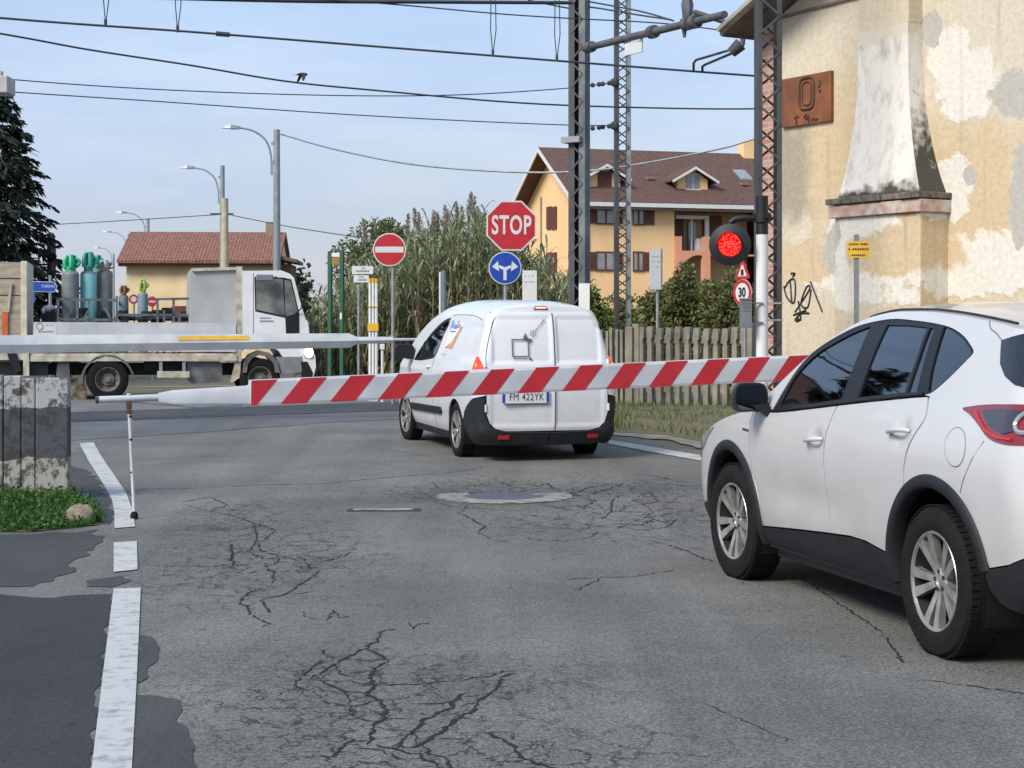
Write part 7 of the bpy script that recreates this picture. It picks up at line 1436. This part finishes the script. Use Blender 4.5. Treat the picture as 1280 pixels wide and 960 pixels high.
def window(u0_, u1_, v0_, v1_, sl_=None, sr_=None, lit=CURT):
    x0, z1 = HW(u0_, v0_); x1, z0 = HW(u1_, v1_); f = MB(); f.b2((x0, -.03, z0), (x1, .02, z1)); o = f.build('window', lit, apt, False)
    g = MB(); g.b2((x0-.06, -.06, z1-.02), (x1+.06, .0, z1+.06)); g.b2(((x0+x1)/2-.05, -.055, z0), ((x0+x1)/2+.05, -.03, z1)); g.b2((x0-.06, -.08, z0-.08), (x1+.06, 0, z0)); g.b2((x0-.06, -.05, z0), (x0, -.02, z1)); g.b2((x1, -.05, z0), (x1+.06, -.02, z1)); g.build('frame', SHUT, o, False)
    for a in (sl_, sr_):
        if a:
            xa, xb = HW(a[0], v0_)[0], HW(a[1], v0_)[0]; k = MB(); k.b2((xa, -.08, z0-.04), (xb, -.02, z1+.02)); n = int((z1-z0)/.14)
            for i in range(n): k.b2((xa+.06, -.095, z0+.05+i*.14), (xb-.06, -.08, z0+.10+i*.14))
            k.build('shutter', SHUT, apt, False)
window(746.5, 768, 256.5, 279, (736.5, 746), (768.5, 778)); window(792, 804, 257, 280, None, (804.5, 817.5)); window(746, 767.5, 315.5, 337, (736.5, 745.5), (768, 778)); window(792, 803, 315.5, 337.5, None, (803.5, 811))
# gable side: closed shutters, a drain pipe
for v0_, v1_ in ((259, 286), (316, 342)):
    for u0_, u1_ in ((684.5, 690), (690.5, 696.5)):
        q = [onplane(u, v, ho, hd)-ho for u, v in ((u0_, v0_), (u1_, v1_))]; ya, yb = q[0].dot(hi), q[1].dot(hi); MB().b2((-.09, min(ya, yb), q[1].z), (-.02, max(ya, yb), q[0].z)).build('shutter', SHUT, apt, False)
q = [onplane(677.5, v, ho, hd)-ho for v in (246, 360)]; MB().cyl((-.08, q[0].dot(hi), q[0].z), (-.08, q[0].dot(hi), 0), .05, None, 8).build('drainpipe', STEEL, apt)
# roof
m = MB(); og = 1.0; oe = .75; k = (rzh-ezh)/(D/2); th = .18
def roofz(y): return rzh-abs(y-D/2)*k
prof = [(-oe, roofz(-oe)), (D/2, rzh), (D+oe, roofz(D+oe)), (D+oe, roofz(D+oe)-th), (D/2, rzh-th), (-oe, roofz(-oe)-th)]
m.prism(prof, XY, -og, Lh+og); m.build('roof', ROOFB, apt, False)
m = MB(); vb_ = [(-oe, roofz(-oe)-th-.02), (D/2, rzh-th-.02), (D+oe, roofz(D+oe)-th-.02)]
for (y0, z0), (y1, z1) in zip(vb_, vb_[1:]): m.bar((-og-.03, y0, z0+.08), (-og-.03, y1, z1+.08), .06, .26, (1, 0, 0)) if False else m.add([(-og-.05, y0, z0-.10), (-og-.05, y1, z1-.10), (-og-.05, y1, z1+.16), (-og-.05, y0, z0+.16), (-og+.02, y0, z0-.10), (-og+.02, y1, z1-.10), (-og+.02, y1, z1+.16), (-og+.02, y0, z0+.16)], [(0, 1, 2, 3), (7, 6, 5, 4), (0, 4, 5, 1), (2, 6, 7, 3)])
m.build('verge_board', EAVEW, apt, False)
MB().b2((-og, -oe-.12, roofz(-oe)-.28), (Lh+og, -oe, roofz(-oe)-.05)).build('gutter', EAVEW, apt, False); MB().b2((-og, -oe, roofz(-oe)-.42), (Lh+og, .05, roofz(-oe)-.30)).build('soffit', SOFF, apt, False)
m = MB()
for y_ in (D+.2,): m.b2((-og, D, roofz(D+oe)-.35), (Lh, D+oe, roofz(D+oe)-.25))
m.build('soffit', SOFF, apt, False)
for u_, x_, z_, blind in ((0, 1.45, 10.3, True), (0, HW(874, 210)[0], 10.3, False)):
    yb = .95; zb_ = roofz(yb)-.05; dw, dh = .95, 1.05; d_ = bpy.data.objects.new('dormer', None); C.objects.link(d_); d_.parent = apt
    m = MB(); m.prism([(x_-dw, zb_), (x_+dw, zb_), (x_+dw, zb_+.62), (x_, zb_+1.2), (x_-dw, zb_+.62)], lambda x, z, t_: Vector((x, t_, z)), yb, yb+2.4); m.build('dormer_wall', YEL, d_, False)
    m = MB()
    for s in (-1, 1):
        e0, e1 = (x_, zb_+1.28), (x_+s*(dw+.55), zb_+.44)
        pr = [e0, e1, (e1[0], e1[1]+.13), (e0[0], e0[1]+.15)]; m.prism(pr if s > 0 else pr[::-1], lambda x, z, t_: Vector((x, t_, z)), yb-.45, yb+3.2)
    m.build('dormer_roof', ROOFB, d_, False)
    m = MB()
    for s in (-1, 1): m.add([(x_, yb-.5, zb_+1.18), (x_+s*(dw+.5), yb-.5, zb_+.37), (x_+s*(dw+.55), yb-.5, zb_+.50), (x_, yb-.5, zb_+1.36), (x_, yb-.45, zb_+1.18), (x_+s*(dw+.5), yb-.45, zb_+.37), (x_+s*(dw+.55), yb-.45, zb_+.50), (x_, yb-.45, zb_+1.36)], [(0, 1, 2, 3), (0, 4, 5, 1), (3, 2, 6, 7)])
    m.build('dormer_verge', EAVEW, d_, False)
    m = MB(); m.b2((x_-.42, yb-.04, zb_+.06), (x_+.42, yb+.02, zb_+.88)); o = m.build('window', SHUT if blind else CURT, d_, False)
    m = MB(); m.b2((x_-.03, yb-.06, zb_+.06), (x_+.03, yb-.04, zb_+.88)); m.b2((x_-.5, yb-.1, zb_-.02), (x_+.5, yb, zb_+.06)); m.b2((x_-.48, yb-.06, zb_+.88), (x_+.48, yb, zb_+.95)); m.build('frame', EAVEW if not blind else SHUT, o, False)
MB().b2((HW(931, 180, 5)[0], D/2-.6, rzh-.7), (HW(945, 180, 5)[0], D/2+.3, rzh+.75)).build('chimney', YEL, apt, False)
x_, z_ = HW(927, 209, 3); MB().prism([(x_-.4, 2.3), (x_+.4, 2.3), (x_+.4, 3.4), (x_-.4, 3.4)], lambda x, y, t_: Vector((x, y, roofz(y)+t_)), 0, .09).build('skylight', CURT, apt, False)
for u in (734, 928): x_ = HW(u, 300)[0]; MB().cyl((x_, -.06, 0), (x_, -.06, ezh), .06, None, 8).build('downpipe', SHUT, apt)
for u, y in ((812, 2.0), (930, 1.6)): x_ = HW(u, 225, y)[0]; m = MB(); m.b2((x_-.2, y-.2, roofz(y)), (x_+.2, y+.2, roofz(y)+.18)); m.build('roof_vent', SOFF, apt, False)
# ------------------------------------------------------------------ low cream house with the red roof, far left
fa = radians(3); fo_ = Vector((-17.6, 80, gz(60))); farm = thing('low_house', 'low cream house with a weathered red tiled roof and one chimney, behind the truck', 'house', fo_, fa)
fdx = Vector((cos(fa), sin(fa), 0)); fdy = Vector((-sin(fa), cos(fa), 0))
def FW(u, v, y=0): p = onplane(u, v, fo_+fdy*y, fdy)-fo_; return (p.dot(fdx), p.z)
x0 = FW(158, 350)[0]; x1 = FW(347, 350)[0]; e = FW(250, 321)[1]; rg_ = FW(250, 290, 3.2)[1]; Df = 6.4
m = MB(); m.prism([(0, 0), (Df, 0), (Df, e), (Df/2, rg_-.1), (0, e)], XY, x0, x1); m.build('wall', M('cream_render', (.74, .57, .34), .9, var=.10, scale=.8), farm, False)
m = MB(); ks = (rg_-e)/(Df/2); m.prism([(-.55, e-.55*ks+.05), (Df/2, rg_), (Df+.5, e-.5*ks), (Df+.5, e-.5*ks-.14), (Df/2, rg_-.14), (-.55, e-.55*ks-.09)], XY, x0-.35, x1+.15); m.build('roof', ROOFR, farm, False)
m = MB(); m.b2((x0-.3, -.45, e-.45), (x1+.1, .0, e-.25)); m.build('eave', M('eave_dark', (.07, .05, .04), .8), farm, False)
m = MB(); m.b2((FW(333, 285, 3)[0], 2.6, rg_-.4), (FW(342, 285, 3)[0], 3.2, FW(338, 278, 3)[1])); m.build('chimney', M('chimney_brick', (.30, .22, .16), .9), farm, False)
m = MB(); xw = FW(371, 330)[0]; m.b2((x1, .6, 0), (xw-.3, 4, e-.3)); m.prism([(x1+.02, e-.1), (xw, e-.25), (xw, e-.1), (x1+.02, e+.1)], lambda x, z, t_: Vector((x, t_, z)), .2, 4.4); m.build('lean_to', M('lean_to_brown', (.14, .10, .075), .9), farm, False)
for xx_ in (.35, .62):
    m = MB(); xc = x0+(x1-x0)*xx_; m.b2((xc-.35, -.02, 1.3), (xc+.35, .03, 2.4)); m.build('window', SHUT, farm, False)
# ------------------------------------------------------------------ fences
m_, t, b, L_ = nm('painted_concrete'); N = t.nodes.new; tcw = N('ShaderNodeTexCoord'); src = tcw.outputs['Object']
sp_z = N('ShaderNodeSeparateXYZ'); L_(src, sp_z.inputs['Vector']); n0 = N('ShaderNodeTexNoise'); n0.inputs['Scale'].default_value = 4; n0.inputs['Detail'].default_value = 6; L_(src, n0.inputs['Vector'])
ad_ = N('ShaderNodeMath'); ad_.operation = 'MULTIPLY_ADD'; L_(n0.outputs['Fac'], ad_.inputs[0]); ad_.inputs[1].default_value = .16; L_(sp_z.outputs['Z'], ad_.inputs[2])
rr0 = N('ShaderNodeValToRGB'); rr0.color_ramp.interpolation = 'CONSTANT'; e_ = rr0.color_ramp.elements; e_[0].position = 0; e_[0].color = (.31, .30, .265, 1); e_[1].position = .385; e_[1].color = (.060, .067, .080, 1); k_ = e_.new(.77); k_.color = (.33, .335, .33, 1)
mp_ = N('ShaderNodeMapRange'); mp_.inputs['From Max'].default_value = 1.15; L_(ad_.outputs[0], mp_.inputs['Value']); L_(mp_.outputs['Result'], rr0.inputs['Fac'])
mpp = N('ShaderNodeMapping'); mpp.inputs['Scale'].default_value = (6, 6, 5); L_(src, mpp.inputs['Vector']); n2 = N('ShaderNodeTexNoise'); n2.inputs['Scale'].default_value = 1.6; n2.inputs['Detail'].default_value = 12; n2.inputs['Roughness'].default_value = .75; L_(mpp.outputs['Vector'], n2.inputs['Vector'])
r2 = N('ShaderNodeMapRange'); r2.inputs['From Min'].default_value = .485; r2.inputs['From Max'].default_value = .565; r2.inputs['To Max'].default_value = .9; L_(n2.outputs['Fac'], r2.inputs['Value'])
L_(mixc(t, L_, r2.outputs['Result'], rr0.outputs['Color'], (.035, .032, .028)), b.inputs['Base Color']); b.inputs['Roughness'].default_value = .95
bu = N('ShaderNodeBump'); bu.inputs['Strength'].default_value = .6; bu.inputs['Distance'].default_value = .015; L_(n2.outputs['Fac'], bu.inputs['Height']); L_(bu.outputs['Normal'], b.inputs['Normal']); PCON = m_
Yf = 15.2; lf_ = thing('concrete_fence', 'stained white and black concrete post fence at the left edge above the weeds', 'fence', P(40, 480, Yf).xy.to_3d()+Vector((0, 0, gz(Yf))), radians(2))
rs = random.Random(3); u_edges = [-140, -98, -60, -20, 5.5, 27.5, 45, 86]; xo_ = P(40, 480, Yf).x
for a, b_2 in zip(u_edges, u_edges[1:]):
    xa, xb = P(a, 480, Yf).x-xo_, P(b_2, 480, Yf).x-xo_; zt2 = zof(471+rs.uniform(-2.5, 2), Yf); m = MB(); m.b2((xa+.003, -.03-rs.uniform(0, .012), -.15), (xb-.003, .10, zt2)); m.build('post', PCON, lf_, False, .010)
m = MB(); m.b2((P(-140, 0, Yf).x-xo_, .02, -.15), (P(84, 0, Yf).x-xo_, .12, 1.0)); m.build('rail', CONC, lf_, False)
PICK = M('picket_concrete', (.29, .265, .205), .95, var=.25, scale=4, col2=(.18, .165, .125), bump=.5, bscale=50)
def picket_fence(A, B, n, label, hz, wide, knob):
    A, B = Vector(A), Vector(B); d = B-A; ang = atan2(d.y, d.x); Ln = hypot(d.x, d.y); zb = gz(A.y)+.06; t = thing('picket_fence', label, 'fence', (A.x, A.y, zb), ang, 'concrete picket fences behind the verge'); rs = random.Random(n)
    for i in range(n):
        x = Ln*(i+.5)/n; h = hz+rs.uniform(-.02, .02); w2 = wide/2
        if knob: prof = [(-w2*.8, -.1), (w2*.8, -.1), (w2*.8, h-.30), (w2*.62, h-.27), (w2*.62, h-.21), (w2, h-.18), (w2, h-.05), (w2*.75, h), (-w2*.75, h), (-w2, h-.05), (-w2, h-.18), (-w2*.62, h-.21), (-w2*.62, h-.27), (-w2*.8, h-.30)]
        else: prof = [(-w2, -.1), (w2, -.1), (w2, h), (-w2, h)]
        o = MB().prism(prof, lambda px_, z, t_: Vector((x+px_, t_, z)), -.035, .03).build('picket', PICK, t, False, .008); o.rotation_euler = (0, rs.uniform(-.012, .012), 0)
    for za, zb in ((hz-.27, hz-.14), (.25, .36)): MB().b2((0, .035, za), (Ln, .09, zb)).build('rail', PICK, t, False, .008)
    for x in (0, Ln): MB().b2((x-.07, -.06, -.1), (x+.07, .10, hz+.05)).build('end_post', PICK, t, False, .012)
fA = P(797, 480, 29.0); fB = P(938, 480, 27.4)
picket_fence((fA.x, fA.y), (fB.x, fB.y), 12, 'old concrete picket fence with knobbed heads, behind the striped arm', 1.31, .118, True)
fC = P(725, 480, 29.6); picket_fence((fC.x, fC.y), (fA.x-.12, fA.y+.02), 10, 'plainer picket fence of thin straight concrete bars, beside the van', 1.26, .05, False)
rk_ = G(100, 655); rb = MB().ball((0, 0, .055), (.12, .10, .095), 12, 8); rs = random.Random(1); rb.v = [(a*(1+rs.uniform(-.15, .15)), b*(1+rs.uniform(-.15, .15)), c*(1+rs.uniform(-.1, .12))) for a, b, c in rb.v]
o = rb.build('rock', M('rock_tan', (.34, .28, .20), .9, var=.3, scale=8, bump=.5), None, True, 0, 60); o.location = rk_; tag(o, 'tan rock lying in the weeds below the concrete fence', 'rock')
# ------------------------------------------------------------------ plants
rp_g = random.Random(21)
def leaf(mb, p, d, ln, wd, droop=0, mi=0):
    d = Vector(d).normalized(); s = d.cross(Vector((rp_g.uniform(-1, 1), rp_g.uniform(-1, 1), rp_g.uniform(-1, 1))))
    if s.length < 1e-3: return
    s = s.normalized()*wd/2; a = Vector(p); m = a+d*ln*.5; e = a+d*ln+Vector((0, 0, -droop*ln)); m.z -= droop*ln*.25
    mb.add([a-s*.3, a+s*.3, m+s, e, m-s], [(0, 1, 2, 3, 4)], mi)
def rdir(up=0):
    while True:
        v = Vector((rp_g.uniform(-1, 1), rp_g.uniform(-1, 1), rp_g.uniform(-1, 1)))
        if .05 < v.length < 1: v.z += up; return v.normalized()
def crown(mb, c, r, n, ln, wd, clumps=26, hollow=.35, mi=0):
    C0 = [(Vector(c)+Vector([a*b for a, b in zip(rdir(.1)*rp_g.uniform(.35, .95), r)]), rp_g.uniform(.22, .42)) for _ in range(clumps)]
    rm = sum(r)/3
    for _ in range(n):
        cc, k = rp_g.choice(C0); q = rdir(); p = cc+Vector([a*b for a, b in zip(q*rp_g.uniform(.3, 1)**.5*k, r)]); leaf(mb, p, (q+rdir(.2)*.8), ln*rp_g.uniform(.6, 1.3), wd*rp_g.uniform(.7, 1.3), .25, mi)
    return C0
def bush(name, label, cat, u, Y, vt, ru, leafm, n, ln, wd, group=None, trunk=.06, zlow=.25, depth=1.0):
    p = P(u, 480, Y); zg = gz(Y); zt_ = H-(vt-HY)/F*Y-zg; rx_ = ru/F*Y; t = thing(name, label, cat, (p.x, p.y, zg), 0, group); rz_ = (zt_-zlow)/2
    m = MB(); cl = crown(m, (0, 0, zlow+rz_), (rx_, rx_*depth, rz_), n, ln, wd); m.build('foliage', leafm, t, False)
    s = MB(); s.tube([(0, 0, -.05), (.03, .02, (zlow+rz_)*.5), (0, .05, zlow+rz_)], [trunk, trunk*.75, trunk*.5], 7)
    for cc, k in cl[:10]: s.tube([(0, .02, (zlow+rz_)*.45), (cc*.5+Vector((0, 0, zlow*.3))), cc], [trunk*.5, trunk*.35, trunk*.15], 5)
    s.build('trunk', BARK, t); return t
BARK = M('bark', (.085, .065, .045), .95, var=.3, scale=6)
HEDGE = leafmat('hedge_leaf', [(.06, .09, .03), (.10, .135, .04), (.155, .18, .065), (.20, .19, .08), (.20, .14, .075)], .6, .2)
SHRUBL = leafmat('shrub_leaf_bright', [(.06, .10, .02), (.12, .17, .04), (.20, .23, .07)], .6, .25)
OLIVE = leafmat('olive_leaf', [(.095, .12, .05), (.14, .165, .07), (.20, .21, .10)], .7, .2)
PALEL = leafmat('pale_leaf', [(.12, .13, .07), (.17, .17, .10)], .7, .2)
CONIF = leafmat('conifer_needles', [(.010, .020, .014), (.018, .032, .020), (.028, .045, .026)], .7)
CANEG = leafmat('cane_green', [(.12, .165, .08), (.18, .23, .115), (.27, .30, .165), (.36, .36, .23)], .6, .25)
CANED = leafmat('cane_dry', [(.15, .11, .06), (.25, .19, .10), (.37, .30, .17), (.19, .20, .08)], .8, .15)
PLUME = leafmat('cane_plume', [(.30, .25, .22), (.40, .34, .30)], .9, .2)
STALK = M('cane_stalk', (.20, .18, .085), .7, var=.2)
GRASS = leafmat('verge_grass', [(.06, .11, .028), (.10, .155, .04), (.14, .18, .06), (.23, .21, .10)], .7, .2)
WEED = leafmat('weed_leaf', [(.025, .07, .012), (.045, .11, .02), (.08, .15, .03)], .55, .2)
# giant cane
hprof = table([(385, 402), (398, 382), (415, 362), (440, 340), (470, 322), (500, 306), (520, 287), (555, 274), (590, 264), (625, 268), (655, 300), (690, 330), (722, 345), (745, 372)])
cg = MB(); 
for i in range(760):
    u = rp_g.uniform(384, 742); Y = 36.2+rp_g.random()**1.3*5.0; p = P(u, 480, Y); vt = hprof(u)+abs(rp_g.gauss(0, 24))-4; h = max(.9, H-(vt-HY)/F*Y-gz(Y)); b0 = Vector((p.x, Y, gz(Y)))
    le = Vector((rp_g.gauss(0, .06), rp_g.gauss(0, .06), 1)); tip = b0+le*h
    if Y < 38.5 or i % 3 == 0: cg.tube([b0, b0+le*h*.5, tip], [.013, .011, .005], 3, False, 2)
    a0 = rp_g.uniform(0, pi); nl = int(h*5.2)
    for k in range(nl):
        f = (k+rp_g.random())/nl; z = h*(.08+.92*f); a = a0+(k % 2)*pi+rp_g.gauss(0, .6); dry = rp_g.random() < (.98-f*1.35); ln = (.34+.30*rp_g.random())*(1 if f < .9 else .75); el = .75+rp_g.gauss(0, .25) if not dry else .2+rp_g.gauss(0, .5)
        d = Vector((cos(a)*cos(el), sin(a)*cos(el), sin(el))); s = Vector((-sin(a), cos(a), 0))*.024; q = b0+le*z; m1 = q+d*ln*.45; m2 = q+d*ln*.8+Vector((0, 0, -.10*ln)); e = q+d*ln*1.02+Vector((0, 0, -.42*ln if not dry else -.6*ln)); mi = 1 if dry else 0
        cg.add([q-s*.5, q+s*.5, m1+s, m1-s, m2+s*.7, m2-s*.7, e], [(0, 1, 2, 3), (3, 2, 4, 5), (5, 4, 6)], mi)
for u, v in ((509, 268), (519, 261), (523, 266), (543, 263), (547, 266), (556, 257), (559, 262), (572, 254), (577, 258), (587, 240), (591, 246), (596, 258), (541, 270), (457, 278), (601, 268)):
    b0 = P(u, v+28, 37.5+rp_g.random()); tip = P(u+rp_g.uniform(-3, 4), v, b0.y); cg.tube([b0+Vector((0, 0, -1.2)), b0, tip], [.012, .008, .003], 3, False, 2)
    for k in range(150):
        f = rp_g.random(); q = b0.lerp(tip, f*.95); d = Vector((rp_g.gauss(0, .5), rp_g.gauss(0, .5), .9)); leaf(cg, q, d, .16*(1-f*.5), .022, .1, 3)
tag(cg.build('giant_cane', [CANEG, CANED, STALK, PLUME], None, False), 'dense thicket of tall giant cane, green above and dry brown below, across the road', 'reeds', kind='stuff')
bush('bushy_tree', 'rounded olive-green tree rising behind the cane, near the no-entry sign', 'tree', 482, 44, 268, 74, OLIVE, 15000, .11, .06, trunk=.12, zlow=.6)
bush('bushy_tree', 'pale hazy tree between the truck cab and the cane', 'tree', 381, 85, 326, 15, PALEL, 700, .3, .18, trunk=.1)
for u, Y, vt, ru, lm_, n, lab in ((733, 33.0, 344, 28, SHRUBL, 2600, 'bright green shrub right of the van roof, beside the dark mast'), (772, 35, 380, 34, HEDGE, 3200, 'dark low shrub behind the pale lattice mast'), (830, 34, 356, 38, HEDGE, 4400, 'dense shrub behind the white notice board on the post'), (868, 33, 342, 38, HEDGE, 5200, 'tallest dark shrub, left of the red signal above the fence'), (912, 32, 342, 38, HEDGE, 4600, 'green shrub behind the round speed limit sign'), (798, 36, 378, 30, SHRUBL, 2600, 'light green shrub between mast and notice board'), (945, 30.5, 350, 26, HEDGE, 2200, 'shrub against the mast at the building corner')):
    bush('shrub', lab, 'shrub', u, Y, vt, ru, lm_, int(n*1.8), .095, .055, 'shrubs behind the picket fence', .03, .1, .7)
bush('shrub', 'leafy shrub in front of the yellow gable wall, right of the reeds', 'shrub', 694, 44, 352, 34, SHRUBL, 1600, .15, .085, None, .04)
# conifer at the left edge
def conifer(u, Y, top_v, rad, label, n=46, group=None):
    p = P(u, 480, Y); zg = gz(Y); h = H-(top_v-HY)/F*Y-zg; t = thing('conifer', label, 'tree', (p.x, p.y, zg), 0, group); m = MB(); tr = MB(); tr.tube([(0, 0, -.1), (0, 0, h*.5), (0, 0, h*.97)], [.2, .12, .02], 8)
    for i in range(n*7):
        f = rp_g.random()**.8; z = h*(.08+.90*f); r = rad*(1-f)**.75*rp_g.uniform(.65, 1.12)+.15; a = rp_g.uniform(0, 2*pi); e = Vector((cos(a)*r, sin(a)*r, z-.28*r)); b0 = Vector((0, 0, z)); mid = b0.lerp(e, .55)+Vector((0, 0, .10*r))
        if i % 3 == 0: tr.tube([b0, mid, e], [.03, .02, .008], 4)
        for k in range(int(26*r)+8):
            s = rp_g.uniform(.15, 1); q = (b0.lerp(mid, s*2) if s < .5 else mid.lerp(e, s*2-1)); sd = Vector((-sin(a), cos(a), 0))*rp_g.choice((-1, 1)); d = (e-b0).normalized()*.5+sd*rp_g.uniform(.1, .9)+Vector((0, 0, rp_g.uniform(-.45, .25))); leaf(m, q+sd*rp_g.uniform(0, .18), d, rp_g.uniform(.14, .34), .085, .2)
    m.build('foliage', CONIF, t, False); tr.build('trunk', BARK, t)
conifer(-8, 45, 88, 2.5, 'tall dark conifer cut by the left edge above the truck')
conifer(-290, 38, -254, 2.4, 'conifer by the trackside house left of the picture, seen in the car windows', 50)
th = thing('trackside_house', 'tall ochre house with a brown roof left of the picture, mirrored in the car windows', 'house', (-21.8, 46, gz(27)), radians(20))
m = MB(); m.prism([(-3, 0), (3, 0), (3, 10.8), (0, 13.0), (-3, 10.8)], lambda x, z, t: Vector((t, x, z)), -3.2, 3.2); m.build('wall', M('house_ochre', (.40, .30, .18), .9), th, False)
m = MB()
for s in (-1, 1): m.add([(-3.7, 0, 13.02), (3.7, 0, 13.02), (3.7, s*3.6, 10.38), (-3.7, s*3.6, 10.38), (-3.7, 0, 13.2), (3.7, 0, 13.2), (3.7, s*3.6, 10.56), (-3.7, s*3.6, 10.56)], [(0, 1, 2, 3), (7, 6, 5, 4), (2, 3, 7, 6), (0, 3, 7, 4), (1, 2, 6, 5)])
m.build('roof', ROOFB, th, False)
for x in (-1.6, 1.6):
    for z in (1.2, 4.2, 7.2): MB().b2((x-.5, -3.05, z), (x+.5, -2.98, z+1.4)).build('window', SHUT, th, False)
# weeds at the fence foot, grass on the verge
def tufts(name, label, poly, n, hmin, hmax, mt, wide=.012, leafy=0, kind='stuff', zoff=.0, fade=None):
    xs = [p[0] for p in poly]; ys = [p[1] for p in poly]; m = MB(); k = 0
    while k < n:
        x, y = rp_g.uniform(min(xs), max(xs)), rp_g.uniform(min(ys), max(ys))
        if not inside((x, y), poly): continue
        k += 1; f = fade(x, y) if fade else 1; h = rp_g.uniform(hmin, hmax)*f; b0 = Vector((x, y, gz(y)+zoff)); a = rp_g.uniform(0, 2*pi); le = rp_g.uniform(.1, .7)*h; s = Vector((-sin(a), cos(a), 0))*wide*rp_g.uniform(.6, 1.3)/2
        e = b0+Vector((cos(a)*le, sin(a)*le, h)); mid = b0+Vector((cos(a)*le*.3, sin(a)*le*.3, h*.6)); m.add([b0-s, b0+s, mid+s*.8, mid-s*.8, e], [(0, 1, 2, 3), (3, 2, 4)])
        for j in range(leafy): q = b0.lerp(e, rp_g.uniform(.3, 1)); leaf(m, q, rdir(.5), rp_g.uniform(.025, .06), rp_g.uniform(.012, .026), .2)
    return tag(m.build(name, mt, None, False), label, 'grass', kind=kind)
wp = [(p.x, p.y) for p in px([(-80, 668), (40, 666), (105, 660), (128, 655), (120, 643), (92, 630), (86, 622), (-80, 622)])]
ground_sheet('weed_soil', ragged([(x, y+.04) for x, y in wp], .15, .05, 4), SOIL, .010)
tufts('weeds', 'bright green weeds growing at the foot of the concrete fence', wp, 7500, .04, .15, WEED, .010, 1, fade=lambda x, y: .45+.55*min(1, max(0, (y-13.2)/1.2)))
tufts('verge_grass', 'rough green and brown grass on the verge before the picket fence', [(p[0], p[1]) for p in vp], 26000, .04, .18, GRASS, .016, 0, zoff=.05, fade=lambda x, y: .85+.1*min(1, max(0, (y-22)/6)))
rg1 = [(P(392, 0, 35).x, 34.2), (P(560, 0, 35).x, 34.8), (P(760, 0, 35).x, 34.8), (P(760, 0, 37).x, 37), (P(392, 0, 37).x, 37)]
tufts('roadside_grass', 'low rough grass along the foot of the giant cane', rg1, 4200, .10, .45, GRASS, .03, 0)
# far low wood along the horizon
fw_ = MB()
for i in range(420):
    x = rp_g.uniform(-75, 30); Y = rp_g.uniform(128, 160); r = rp_g.uniform(.7, 1.5); c = Vector((x, Y, gz(99)+r*.7))
    for k in range(16): q = rdir(.3); leaf(fw_, c+q*r*rp_g.uniform(.4, 1), q+rdir()*.6, .6, .45, .1)
tag(fw_.build('far_wood', OLIVE, None, False), 'low far-off belt of trees along the horizon', 'wood', kind='stuff')
